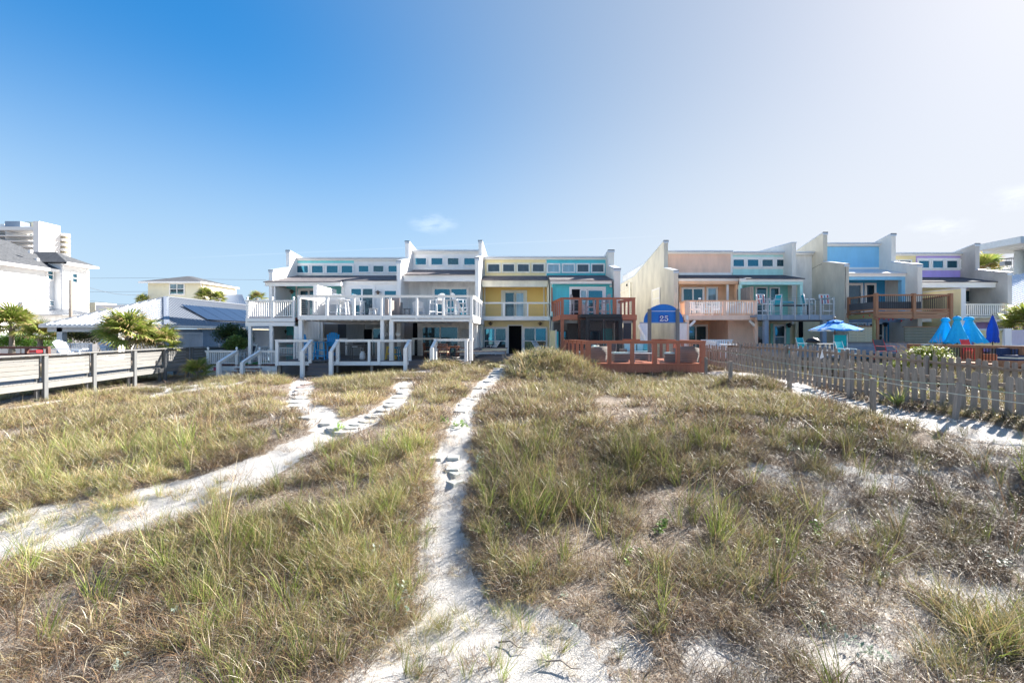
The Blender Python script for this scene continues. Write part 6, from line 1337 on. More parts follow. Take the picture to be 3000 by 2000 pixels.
# ------------------------------------------------------------------ furniture and loose things (built facing -Y, the camera side)
def lth(name, label, cat, group=None): return thing(name, label, cat, (0, 0, 0), group, local=True)
def place(t, px, Y, z, rz=0.): t.location = (X(px, Y), Y, z); t.rotation_euler = (0, 0, math.radians(rz)); return t
CHW = plain('white_poly_wood', (.80, .82, .84), .45); CBL = plain('bright_blue_poly_wood', (.01, .30, .72), .4); CSK = plain('light_blue_poly_wood', (.05, .42, .78), .4); CTE = plain('teal_poly_wood', (.0, .22, .36), .4); CYE = plain('yellow_poly_wood', (.80, .52, .02), .4); DKS = plain('dark_sling', (.06, .07, .09), .7)
def adiron(name, label, cat, m, seat_h=.75, w=.6, back=.75, group=None, bar=True, lean=.16):
    """tall or low slatted chair with a fan back"""
    t = lth(name, label, cat, group); h = seat_h
    for sx in (-1, 1):
        for yy, dz in ((-.26, 0), (.24, 0)): MB().beam((sx * w * .5 * 1.08, yy * 1.15, 0), (sx * w * .46, yy, h + (.24 if yy < 0 else .2)), .05, .07, (0, 1, 0)).build('leg', m, t)
        pbox('armrest', t, sx * w * .5 - .06, sx * w * .5 + .06, -.34, .28, h + .23, h + .26, m)
    for i in range(5): pbox('seat_slat', t, -w * .46, w * .46, -.28 + i * .105, -.28 + i * .105 + .095, h - .0 + .002 * (4 - i), h + .025 + .002 * (4 - i), m)
    n = 6
    for i in range(n):
        u = (i - (n - 1) / 2) / ((n - 1) / 2); hh = back * (1 - .16 * u * u); x0 = u * w * .36; x1 = u * w * .47; MB().beam((x0, .24, h - .02), (x1, .24 + lean * hh * 2, h + hh), w / n * .92, .02, (0, 1, 0)).build('back_slat', m, t)
    b = MB().beam((-w * .42, .26 + lean * .5, h + back * .35), (w * .42, .26 + lean * .5, h + back * .35), .03, .06)
    if bar: b.box(-w * .5, w * .5, -.30, -.27, h * .38, h * .38 + .05).box(-w * .5, w * .5, .25, .28, h * .3, h * .3 + .05).box(-w * .53, -w * .5, -.3, .28, h * .3, h * .3 + .05).box(w * .5, w * .53, -.3, .28, h * .3, h * .3 + .05)
    b.build('frame', m, t); return reg(t)
def bar_table(name, label, m, h=1.0, r=.4, group=None, sq=False):
    t = lth(name, label, 'table', group); mb = MB()
    if sq: mb.box(-r, r, -r * .8, r * .8, h - .03, h)
    else: mb.lathe([(r * .96, h - .03), (r, h - .025), (r, h - .005), (r * .97, h)], (0, 0, 0), 20)
    mb.build('tabletop', m, t); f = MB()
    for sx in (-1, 1):
        for sy in (-1, 1): MB().beam((sx * r * .68, sy * r * .6, 0), (sx * r * .5, sy * r * .45, h - .03), .06, .06, (0, 1, 0)).build('leg', m, t)
    for z, k in ((h * .18, .66), (h * .5, .6)): f.box(-r * k, r * k, -r * k * .9, -r * k * .9 + .03, z, z + .05).box(-r * k, r * k, r * k * .85, r * k * .85 + .03, z, z + .05)
    f.build('stretcher', m, t); return reg(t)
def stool(name, label, m, h=.72, group=None):
    t = lth(name, label, 'stool', group); pbox('seat', t, -.23, .23, -.16, .16, h - .04, h, m); f = MB()
    for sx in (-1, 1):
        for sy in (-1, 1): MB().beam((sx * .27, sy * .18, 0), (sx * .18, sy * .12, h - .04), .055, .05, (0, 1, 0)).build('leg', m, t)
    f.box(-.2, .2, -.145, -.12, h - .13, h - .042).box(-.235, .235, -.17, -.14, h * .38, h * .38 + .06).box(-.235, .235, .14, .17, h * .38, h * .38 + .06).box(-.25, -.22, -.16, .16, h * .2, h * .2 + .05).box(.22, .25, -.16, .16, h * .2, h * .2 + .05).build('frame', m, t); return reg(t)
def rocker(label, m, group=None):
    t = lth('rocking_chair', label, 'rocking chair', group)
    for sx in (-1, 1):
        MB().tube([(sx * .28, y, .03 + .09 * (y / .55) ** 2) for y in [-.5 + i * .13 for i in range(10)]], .02, 5).build('rocker', m, t)
        MB().beam((sx * .28, -.24, .05), (sx * .28, -.24, .64), .045, .045, (0, 1, 0)).build('leg', m, t); MB().beam((sx * .27, .2, .05), (sx * .27, .5, 1.15), .045, .045, (0, 1, 0)).build('back_post', m, t)
        pbox('armrest', t, sx * .3 - .045, sx * .3 + .045, -.32, .3, .63, .655, m)
    for i in range(6): pbox('seat_slat', t, -.27, .27, -.26 + i * .085, -.26 + i * .085 + .07, .42 - i * .006, .44 - i * .006, m)
    for i in range(6): x = -.21 + i * .084; MB().beam((x, .23, .44), (x, .46, 1.02), .05, .015, (0, 1, 0)).build('back_slat', DKS if 'dark' in label else m, t)
    MB().beam((-.27, .47, 1.06), (.27, .47, 1.06), .03, .1).beam((-.27, .25, .47), (.27, .25, .47), .03, .06).build('back_rail', m, t); return reg(t)
def dchair(label, m, group=None, seatm=None):
    t = lth('dining_chair', label, 'chair', group); pbox('seat', t, -.25, .25, -.24, .24, .42, .46, seatm or m); pbox('seat_frame', t, -.25, .25, -.24, .24, .36, .418, m)
    for sx in (-1, 1):
        MB().beam((sx * .25, -.22, 0), (sx * .25, -.22, .64), .045, .045, (0, 1, 0)).build('leg', m, t); MB().beam((sx * .23, .22, 0), (sx * .23, .32, .92), .045, .045, (0, 1, 0)).build('leg', m, t); pbox('armrest', t, sx * .27 - .03, sx * .27 + .03, -.27, .27, .64, .665, m)
    for i in range(7): x = -.17 + i * .057; MB().beam((x, .255, .5), (x, .30, .86), .03, .012, (0, 1, 0)).build('back_slat', m, t)
    MB().beam((-.24, .31, .88), (.24, .31, .88), .03, .08).beam((-.24, .255, .5), (.24, .255, .5), .03, .05).build('back_rail', m, t); return reg(t)
fz = lambda Y, py: Z(py, Y)
z1_, z2_, zdk = zl1, zk, zv
# rocking chair deck
place(rocker('big white rocking chair with dark slats facing the stairs of the low white deck', CHW), 722, 27.4, z1_ + .02, -35)
r2 = rocker('white rocking chair at the left corner of the low white deck, tipped back', CHW); place(r2, 668, 29.4, z1_ + .02, 130)
dc = dchair('white slatted chair standing before the post of the turquoise house', CHW); place(dc, 790, 28.8, z1_, 60)
t = lth('porch_bench', 'white slatted garden bench with dark seat before the turquoise lower wall', 'bench'); 
for i in range(3): pbox('seat_slat', t, -.55, .55, -.22 + i * .15, -.09 + i * .15, .42, .45, CHW)
for i in range(11): x = -.5 + i * .1; pbox('back_slat', t, x - .03, x + .03, .22, .24, .5, .84, CHW)
pbox('back_rail', t, -.57, .57, .21, .26, .84, .92, CHW); pbox('cushion', t, -.52, .52, -.2, .2, .452, .5, DKS)
for sx in (-.55, .55):
    for y in (-.2, .22): pbox('leg', t, sx - .03, sx + .03, y - .03, y + .03, 0, .62, CHW)
place(reg(t), 841, 28.6, z1_, 10)
# blue bar set
c = adiron('bar_chair', 'bright blue fan backed bar chair left of the light blue table', 'bar chair', CBL, .75, .62, .78, 'blue bar chairs'); place(c, 905, 26.4, z2_, 150)
c2 = copy_tree(c, 'bright blue fan backed bar chair right of the light blue table'); place(c2, 977, 26.2, z2_, 200)
place(bar_table('bar_table', 'light blue slatted bar table between the two blue bar chairs', CSK, .98, .46), 941, 25.7, z2_)
# grill cart, gas bottle
t = lth('grill_cart', 'black grill cart with side shelves behind the white railing', 'grill')
for sx in (-.3, .34):
    for y in (-.2, .2): pbox('leg', t, sx - .02, sx + .02, y - .02, y + .02, 0, .8, BLACK)
pbox('shelf', t, -.56, .58, -.25, .25, .80, .83, BLACK); MB().lathe([(.05, .0), (.26, .02), (.30, .12), (.24, .24), (.02, .29)], (0.1, 0, .83), 14, 0, 1.1, .8).build('lid', BLACK, t, True); pbox('burner_box', t, -.26, .36, -.18, .18, .66, .798, BLACK); pbox('gauge_panel', t, -.2, .1, -.19, -.181, .69, .76, GREYM)
place(reg(t), 1045, 25.6, z2_, 4)
t = lth('gas_bottle', 'white propane bottle standing beside the black grill cart', 'gas bottle'); MB().lathe([(.11, 0), (.12, .03), (.15, .06), (.155, .12), (.155, .3), (.13, .37), (.05, .4), (.03, .41)], (0, 0, 0), 16).build('tank', WPL, t, True); MB().lathe([(.1, .40), (.1, .47), (.09, .47), (.09, .405)], (0, 0, 0), 12).build('collar', WPL, t); pbox('valve', t, -.02, .02, -.02, .02, .41, .49, BRASS); place(reg(t), 1062, 25.3, z2_)
# grey outdoor kitchen block
t = thing('outdoor_counter', 'taupe sided outdoor counter block behind the yellow stool', 'counter', (X(1125, 26.6), 26.6, z2_)); lap(1098, 1003, 1112, 1051, 26.4, GREYSID, t, d=.5); lap(1113, 1003, 1152, 1050, 26.9, GREYSID, t, d=.8); blk('countertop', 1096, 1000, 1154, 1002.8, 26.3, 1.4, WHITE2, t)
c = stool('bar_stool', 'bright yellow bar stool behind the teal one', CYE, .74); place(c, 1145, 25.7, z2_, 8)
c = stool('bar_stool', 'teal blue bar stool in front of the yellow one', CTE, .74); place(c, 1159, 25.1, z2_, -6)
# dining set
place(dchair('brown teak armchair seen from behind, nearest the railing', TEAK, 'teak dining chairs', BEIGE), 1300, 25.3, z2_, 180)
place(dchair('brown teak armchair in profile at the left end of the teak table', TEAK, 'teak dining chairs', BEIGE), 1258, 26.2, z2_, 90)
place(dchair('brown teak armchair at the right end of the teak table beside the corner post', TEAK, 'teak dining chairs', BEIGE), 1350, 25.9, z2_, -90)
t = lth('dining_table', 'brown teak dining table amid the teak armchairs', 'table')
for i in range(8): pbox('top_plank', t, -.75, .75, -.42 + i * .105, -.42 + i * .105 + .098, .71, .74, TEAK)
pbox('apron', t, -.7, .7, -.37, .37, .63, .708, TEAK)
for sx in (-.66, .66):
    for y in (-.34, .34): pbox('leg', t, sx - .035, sx + .035, y - .035, y + .035, 0, .63, TEAK)
place(reg(t), 1308, 26.3, z2_)
m, nt, nn, ll, b = mat_new('patterned_rug'); v = nn.new('ShaderNodeTexVoronoi'); v.inputs['Scale'].default_value = 5; ll.new(coord(nt), v.inputs['Vector']); ll.new(ramp(nt, v.outputs['Distance'], [(.25, (.05, .18, .24)), (.35, (.5, .53, .52)), (.6, (.16, .3, .36))]), b.inputs['Base Color']); b.inputs['Roughness'].default_value = .95
tag(MB().box(X(1272, 26), X(1366, 26), 25.0, 27.4, z2_ + .004, z2_ + .014).build('rug', m), 'blue and cream patterned outdoor rug under the teak dining set', 'rug')
# hanging planters
def planter(label, px, ytop, ybot, Y, basket):
    t = thing('hanging_planter', label, 'planter', (X(px, Y), Y, 2)); cx = X(px, Y); zt, zb = Z(ytop, Y), Z(ybot, Y); m = MB()
    for k in range(3): a = 2.1 * k; m.tube([(cx, Y, zt), (cx + .13 * math.cos(a), Y + .13 * math.sin(a), zb + .2)], .008, 4)
    m.build('cord', WHITE2, t)
    if basket: MB().lathe([(.10, 0), (.15, .02), (.15, .2), (.14, .2)], (cx, Y, zb), 12).build('basket', plain('woven_basket', (.42, .40, .38), .9, nz=.5), t)
    else: MB().lathe([(.03, -.1), (.10, 0), (.16, .10), (.13, .2), (.03, .22)], (cx, Y, zb), 10).build('shell_pot', WHITE2, t, True); MB().tube([(cx - .05, Y, zb - .05), (cx - .06, Y, zb - .3)], .02, 5).tube([(cx + .05, Y, zb - .05), (cx + .07, Y, zb - .28)], .02, 5).build('tassel', WHITE2, t)
planter('woven basket planter hanging in the gap between the two white columns', 1132.5, 936, 985, 25.3, True); planter('white shell shaped planter on cords right of the white columns', 1166.5, 947, 984, 25.8, False)
# wall sign with faded script
sgn = thing('wall_sign', 'pale grey board sign with faded lettering beside the lower sliding door', 'sign', (X(1364, 30), 30, 1)); blk('board', 1352, 964, 1377, 987, 30.12, .03, plain('sign_grey', (.55, .58, .60), .7), sgn)
m = MB(); rr = random.Random(9)
for r_ in range(4):
    x = 1359
    while x < 1373: w = rr.uniform(1, 3); m.bp(x, 967 + r_ * 5, x + w, 968.2 + r_ * 5 + rr.uniform(0, 1), 30.112, .006); x += w + rr.uniform(.6, 1.4)
m.build('faded_lettering', GREYM, sgn)
# fire pit and driftwood
fx, fy = X(1318, 22.9), 22.9; fzg = float(G(fx, fy)); t = thing('fire_pit', 'round black iron fire pit ringed with driftwood before the right hand steps', 'fire pit', (fx, fy, fzg))
MB().lathe([(.25, .18), (.5, .36), (.56, .38), (.56, .41), (.48, .38), (.2, .2)], (fx, fy, fzg), 20).build('bowl', BLACK, t, True); MB().tube([(fx + .5 * math.cos(a), fy + .5 * math.sin(a), fzg + .52 + .02 * math.sin(3 * a)) for a in [i * .4 for i in range(17)]], .018, 5).tube([(fx - .5, fy, fzg + .50), (fx - .5, fy, fzg + .72), (fx - .4, fy, fzg + 1.0)], .012, 5).build('grate', BLACK, t)
for k in range(3): a = k * 2.1; MB().tube([(fx + .4 * math.cos(a), fy + .4 * math.sin(a), fzg + .3), (fx + .48 * math.cos(a), fy + .48 * math.sin(a), fzg - .05)], .02, 5).build('leg', BLACK, t)
DWD = wood('driftwood', (.30, .24, .18), (.15, .11, .08), 'x', .9); rr = random.Random(12)
for k in range(9):
    a = 3.3 + k * .36; x, y = fx + .72 * math.cos(a) - .15, fy + .55 * math.sin(a); a2 = rr.uniform(-.5, .5); L = rr.uniform(.3, .55)
    o = MB().tube([(-L, 0, .02), (-L * .3, rr.uniform(-.06, .06), rr.uniform(.05, .12)), (L * .4, rr.uniform(-.06, .06), .05), (L, 0, rr.uniform(.02, .2))], rr.uniform(.05, .08), 6, 0, .02).build('driftwood_log', DWD, None, True); o.location = (x, y, float(G(x, y)) + .05 + .09 * (k % 3)); o.rotation_euler = (0, rr.uniform(-.2, .2), a2); tag(o, 'knotted brown driftwood log, ' + ['leftmost of the pile at the fire pit', 'low on the left of the fire pit', 'propped high on the left of the fire pit', 'at the front left of the fire pit', 'at the very front of the fire pit', 'lifted in front of the fire pit', 'at the front right of the fire pit', 'low on the right of the fire pit', 'rightmost of the pile at the fire pit'][k], 'driftwood', 'driftwood logs piled round the fire pit')
# upper white deck furniture
c = adiron('bar_chair', 'tall white bar chair just left of the right hand round table upstairs', 'bar chair', CHW, .75, .58, .62, 'white bar chairs upstairs', lean=.22); place(c, 1279, 27.2, zdk, 235)
for lab, px, Y, rz in (('tall white bar chair between the round table and the right corner post upstairs', 1349, 26.8, 118), ('tall white bar chair at the left end upstairs beside the privacy wall', 976, 27.6, 215), ('tall white bar chair with dark seat behind the second left post upstairs', 1020, 27.9, 140), ('tall white bar chair in front of the left sliding door of the upper deck', 1048, 28.2, 175)):
    place(copy_tree(c, lab), px, Y, zdk, rz)
place(bar_table('bar_table', 'white round bar table between the two right hand bar chairs upstairs', CHW, .98, .44), 1320, 26.9, zdk); place(bar_table('bar_table', 'white round bar table on the left part of the upper deck', CHW, .98, .42), 1004, 26.9, zdk)
place(bar_table('side_table', 'small white side table before the middle door of the upper deck', CHW, .5, .28), 1093, 27.4, zdk); place(bar_table('side_table', 'small grey side table beside the low white deck chair upstairs', GREYP, .5, .26), 1191, 27.6, zdk)
c = adiron('deck_chair', 'low white slatted deck chair near the middle of the upper deck', 'deck chair', CHW, .34, .62, .62, None, False, .3); place(c, 1228, 27.8, zdk, 185); place(copy_tree(c, 'low white slatted deck chair in the right corner of the upper deck'), 1362, 28.2, zdk, 120)
# loungers before the yellow house
def lounger(label, m, m2, group):
    t = lth('lounge_chair', label, 'lounge chair', group)
    for i in range(8): pbox('slat', t, -.28, .28, -.7 + i * .12, -.6 + i * .12, .32, .345, m if i % 2 else m2)
    MB().beam((0, .28, .34), (0, .72, .92), .56, .03).build('backrest', m, t)
    for i in range(5): y = .32 + i * .08; MB().beam((-.27, y + .0, .40 + i * .11), (.27, y, .40 + i * .11), .04, .02).build('green_stripe', m2, t)
    for sx in (-.29, .29): MB().tube([(sx, -.7, .0), (sx, -.62, .33), (sx, .28, .33), (sx, .72, .93)], .018, 5).tube([(sx, .3, .33), (sx, .36, 0)], .018, 5).tube([(sx, -.1, .33), (sx, .0, .58), (sx, .35, .6)], .016, 5).build('tube_frame', WPL, t)
    return reg(t)
GRS = plain('green_strap', (.03, .10, .06), .6); c = lounger('white lounge chair with dark green straps under the left window of the yellow house', CHW, GRS, 'green strapped lounge chairs'); place(c, 1432, 29.6, zg, -60)
place(copy_tree(c, 'white lounge chair with dark green straps behind the dune scrub'), 1590, 29.4, zg, 55)
# red upper deck
c = adiron('bar_chair', 'grey bar chair at the left of the red upper deck', 'bar chair', GREYP, .75, .5, .6, 'grey bar chairs on the red deck', lean=.1); place(c, 1689, 28.4, zo, 100); place(copy_tree(c, 'grey bar chair facing left at the right of the red upper deck'), 1770, 28.0, zo, -70)
t = bar_table('bar_table', 'grey bar table with slatted stand on the red upper deck', GREYP, 1.0, .42, None, True); place(t, 1729, 28.0, zo)
# red lower deck lounge set
m, nt, nn, ll, b = mat_new('grey_wicker'); w1 = nn.new('ShaderNodeTexWave'); w1.bands_direction = 'Z'; w1.inputs['Scale'].default_value = 11; w1.inputs['Distortion'].default_value = .8; ll.new(coord(nt), w1.inputs['Vector'])
cc = ramp(nt, w1.outputs['Fac'], [(.1, (.13, .115, .10)), (.7, (.36, .33, .30))]); ll.new(cc, b.inputs['Base Color']); b.inputs['Roughness'].default_value = .7; bump(nt, w1.outputs['Fac'], .9, .02, b); WIC = m
CUSH = plain('pale_teal_cushion', (.42, .66, .70), .9); CUSD = plain('teal_pillow', (.10, .42, .50), .9)
def wicker_chair(label, group):
    t = lth('wicker_armchair', label, 'armchair', group); N_ = 15; v = []; R0 = .48
    for k in range(N_):
        a = math.radians(-20 + 220 * k / (N_ - 1)); h = .78 - .34 * abs(k / (N_ - 1) - .5) ** 1.6 * 2
        for r_, z in ((R0 * .86, .04), (R0 * 1.06, .42), (R0 * 1.12, h), (R0 * 1.0, h), (R0 * .9, .38)): v.append((r_ * math.cos(a), r_ * math.sin(a) * .95, z))
    f = [(k * 5 + j, k * 5 + j + 1, k * 5 + j + 6, k * 5 + j + 5) for k in range(N_ - 1) for j in range(4)]; b = MB(); b.add(v, f); b.build('wicker_shell', WIC, t, True)
    MB().lathe([(.40, .04), (.44, .3), (.44, .33)], (0, -.02, 0), 18).build('seat_base', WIC, t, True); MB().lathe([(.41, .335), (.44, .38), (.43, .44), (.38, .46)], (0, -.02, 0), 18).build('seat_cushion', CUSH, t, True); pbox('back_pillow', t, -.26, .26, .22, .34, .46, .76, CUSH); return reg(t)
c = wicker_chair('grey wicker tub chair at the left front corner of the lower red deck', 'grey wicker tub chairs'); place(c, 1748, 21.6, zr, 205); c.scale = (1.15, 1.15, 1.0)
c0 = c; c = copy_tree(c0, 'grey wicker tub chair at the right front corner of the lower red deck'); place(c, 2012, 21.5, zr, 160)
c = copy_tree(c0, 'grey wicker tub chair half hidden behind the left front one'); place(c, 1722, 23.4, zr, 250)
t = lth('ottoman', 'square grey wicker ottoman with pale cushion left of the low table', 'ottoman', 'wicker ottomans'); MB().box(-.33, .33, -.3, .3, .03, .40).build('wicker_base', WIC, t); MB().box(-.34, .34, -.31, .31, .402, .47).build('cushion', CUSH, t); place(reg(t), 1816, 21.9, zr, 4)
place(copy_tree(t, 'long grey wicker footstool with pale cushion beside the right tub chair'), 1968, 21.8, zr, -12)
t = lth('sofa', 'grey wicker sofa with pale teal cushions and a teal pillow', 'sofa'); MB().box(-.85, .85, -.35, .38, .05, .34).build('wicker_base', WIC, t); MB().box(-.85, -.68, -.35, .4, .342, .58).box(.68, .85, -.35, .4, .342, .58).build('armrest', WIC, t); MB().box(-.67, .67, .26, .4, .342, .80).build('wicker_back', WIC, t)
for sx in (-1, 1): MB().box(.01 if sx > 0 else -.66, .66 if sx > 0 else -.01, -.34, .25, .345, .47).build('seat_cushion', CUSH, t); MB().beam((sx * .34, .16, .48), (sx * .34, .24, .9), .6, .14, (0, 1, 0)).build('back_cushion', CUSH, t)
MB().beam((.5, .02, .5), (.56, .12, .82), .36, .12, (0, 1, 0)).build('pillow', CUSD, t); place(reg(t), 1868, 23.6, zr, 6)
t = lth('coffee_table', 'low grey coffee table with thin top in the middle of the red deck', 'table'); 
for i in range(5): pbox('top_board', t, -.5, .5, -.3 + i * .12, -.3 + i * .12 + .114, .40, .43, GREYP)
for sx in (-.44, .44):
    for y in (-.26, .26): pbox('leg', t, sx - .03, sx + .03, y - .03, y + .03, 0, .40, GREYP)
place(reg(t), 1880, 21.9, zr, 3)
def sling(label, m, fr, group, h=.42, w=.52):
    t = lth('sling_chair', label, 'chair', group); MB().beam((0, -.22, h), (0, .22, h - .03), w * .9, .012, (0, 0, 1)).build('seat', m, t); MB().beam((0, .22, h), (0, .36, h + .5), w * .9, .012, (0, 1, 0)).build('backrest', m, t)
    for sx in (-1, 1): x = sx * w / 2; MB().tube([(x, -.26, 0), (x, -.24, h + .2), (x, .22, h + .22)], .014, 5).tube([(x, .3, 0), (x, .2, h - .02), (x, .37, h + .52)], .014, 5).tube([(x, -.24, h), (x, .22, h - .03)], .014, 5).build('frame', fr, t)
    return reg(t)
c = sling('grey mesh sling chair left before the screen porch', DKS, GREYM, 'grey sling chairs'); place(c, 1731, 24.3, zr, 190); place(copy_tree(c, 'grey mesh sling chair right before the screen porch'), 1790, 24.4, zr, 172)
t = thing('bucket_table', 'small black side table behind the sling chairs on the red deck', 'table', (X(1762, 24), 24, zr)); blk('top', 1752, 1012, 1776, 1014, 24, .5, BLACK, t); blk('stand', 1761, 1014.2, 1767, 1046, 24.2, .1, BLACK, t)
# peach deck and grey deck
c = dchair('white plastic chair behind the left balusters of the peach deck', WPL, 'white plastic chairs'); place(c, 2036, 29.2, zpf, 20); place(copy_tree(c, 'white plastic chair behind the middle balusters of the peach deck'), 2098, 29.3, zpf, -25)
place(bar_table('round_table', 'white plastic table with cups on the peach deck', WPL, .86, .55), 2066, 29.6, zpf)
c = tag(MB().lathe([(.05, 0), (.09, .03), (.10, .09), (.05, .13)], P3(2050, 877.5, 29.6), 10).build('lidded_bowl', WPL, None, True), 'small white lidded bowl on the table of the peach deck', 'bowl')
def pvc(label, m, stripes, group, seat=.72):
    t = lth('pipe_bar_chair', label, 'bar chair', group)
    for sx in (-1, 1): x = sx * .27; MB().tube([(x, -.26, 0), (x, -.26, seat + .22), (x, -.18, seat + .3), (x, .26, seat + .3)], .024, 7).tube([(x, .26, 0), (x, .26, seat + .02), (x, .38, seat + .62)], .024, 7).tube([(x, -.26, .04), (x, .26, .04)], .022, 6).build('pipe_frame', WPL, t, True)
    MB().tube([(-.27, -.26, .3), (.27, -.26, .3)], .022, 6).tube([(-.27, .26, .3), (.27, .26, .3)], .022, 6).tube([(-.27, .38, seat + .62), (.27, .38, seat + .62)], .024, 6).tube([(-.27, -.25, seat), (.27, -.25, seat)], .022, 6).build('cross_pipe', WPL, t)
    MB().beam((0, -.24, seat), (0, .24, seat - .03), .5, .012).build('seat', m, t); n = len(stripes)
    for i, s_ in enumerate(stripes): x = -.25 + .5 * (i + .5) / n; MB().beam((x, .27, seat + .05), (x, .375, seat + .58), .5 / n * .96, .012, (0, 1, 0)).build('back_stripe', s_, t)
    return reg(t)
sw, srd, sbl, stl = plain('sling_cream', (.72, .70, .62), .8), plain('sling_red', (.55, .06, .07), .8), plain('sling_blue', (.06, .22, .45), .8), plain('sling_teal', (.0, .42, .50), .7)
c = pvc('white pipe bar chair with striped back at the left end of the grey deck', sw, [sw, srd, sw, sbl, sw, srd], 'white pipe bar chairs'); place(c, 2238, 28.0, ztf, 8)
place(copy_tree(c, 'white pipe bar chair with red and cream stripes at the grey deck right end'), 2421, 28.2, ztf, -12)
c = pvc('white pipe bar chair with teal sling, right of the dark table', stl, [stl, stl, stl], 'teal sling bar chairs'); place(c, 2370, 28.3, ztf, 75); place(copy_tree(c, 'white pipe bar chair with teal sling beside the striped left one'), 2266, 28.6, ztf, -80)
t = thing('patio_table', 'dark rectangular table on the grey deck', 'table', (X(2330, 29), 29, ztf)); blk('tabletop', 2285, 892, 2372, 895, 28.8, .9, DKS, t)
for px in (2288, 2366): blk('leg', px, 895.2, px + 4, 925, 28.9, .08, DKS, t)
tag(MB().lathe([(.5, 0), (.55, .06), (.45, .13), (.1, .15)], P3(2302, 889, 29.1), 10, 0, 1, .4).build('folded_cushions', CUSD, None, True), 'pile of folded teal cushions on the dark table', 'cushions')
t = lth('lounge_bench', 'white slatted plastic bench before the lower window of the peach house', 'bench'); 
for i in range(14): pbox('slat', t, -.9 + i * .13, -.81 + i * .13, .2, .22, .3, .62, WPL)
pbox('top_rail', t, -.95, .95, .18, .24, .62, .67, WPL); pbox('seat', t, -.95, .95, -.25, .18, .3, .33, WPL); pbox('base', t, -.93, .93, -.22, .2, 0, .298, WHITE2); place(reg(t), 2105, 26.6, Z(1028, 26.6))
t = bar_table('round_table', 'round white plastic table behind the far end of the picket fence', WPL, .72, .55); place(t, 2138, 24.6, E - 1.26)
# hose reel
t = thing('hose_reel', 'white hose reel with turquoise hose hanging on the low grey fence', 'hose reel', (X(2306, 24), 24, 1)); cx, cz = X(2305, 24.6), Z(1020, 24.6)
MB().tube([(cx + .14 * math.cos(a), 24.6, cz + .14 * math.sin(a)) for a in [i * .42 for i in range(16)]], .012, 5).tube([(cx - .14, 24.6, cz), (cx + .14, 24.6, cz)], .01, 4).tube([(cx, 24.6, cz - .14), (cx, 24.6, cz + .14)], .01, 4).build('reel', WPL, t)
HOS = plain('turquoise_hose', (.0, .38, .42), .5); m = MB()
for k in range(4): r_ = .16 + k * .012; m.tube([(cx + .12 + r_ * .6 * math.cos(a), 24.75 + k * .03, cz - .12 + r_ * 1.5 * math.sin(a)) for a in [i * .42 for i in range(16)]], .016, 5)
m.build('hose', HOS, t)
# open umbrella
def canopy(parent, c, R, h, mats, n=8, droop=.12, seed=3):
    r = random.Random(seed); v = []; f = []; mi = []; K = 6; M = n * 4
    for i in range(K + 1):
        q = i / K
        for k in range(M):
            a = 2 * math.pi * k / M; sc_ = abs(math.sin(a * n / 2)); rr_ = R * q * (1 - .07 * sc_ * q); v.append((c[0] + rr_ * math.cos(a), c[1] + rr_ * math.sin(a), c[2] - h * q ** 1.15 - .07 * sc_ * q * (1 - q * .2) + .05 * q * q * math.sin(5 * a) * .5))
    for i in range(K):
        for k in range(M): f.append((i * M + k, i * M + (k + 1) % M, (i + 1) * M + (k + 1) % M, (i + 1) * M + k))
    mb = MB(); mb.add(v, f); o = mb.build('canopy', mats, parent, True); md = o.modifiers.new('thickness', 'SOLIDIFY'); md.thickness = .006; return o
m, nt, nn, ll, b = mat_new('faded_blue_canvas'); n_ = noise(nt, 1.5, 3, .6, coord(nt)); ll.new(ramp(nt, n_, [(.53, (.03, .28, .74)), (.6, (.62, .70, .78))]), b.inputs['Base Color']); b.inputs['Roughness'].default_value = .9; FB = m
Yu_ = 21.5; t = thing('patio_umbrella', 'open blue patio umbrella with faded white patches', 'umbrella', (X(2445, Yu_), Yu_, 0)); cx = X(2446, Yu_)
canopy(t, (cx, Yu_, Z(940, Yu_)), 1.13, .42, FB); canopy(t, (cx, Yu_, Z(938, Yu_) + .03), .34, .09, FB); MB().tube([(cx, Yu_, Z(934, Yu_)), (cx, Yu_, .4)], .022, 8).build('pole', TEAK, t); MB().lathe([(.02, 0), (.05, .04), (.04, .09), (.01, .12)], (cx, Yu_, Z(935, Yu_)), 8).build('finial', BRASS, t, True)
m = MB()
for k in range(8): a = 2 * math.pi * (k + 0) / 8; m.tube([(cx, Yu_, Z(961, Yu_) - .02), (cx + .6 * math.cos(a), Yu_ + .6 * math.sin(a), Z(948, Yu_) - .17)], .01, 4)
m.build('rib', TEAK, t)
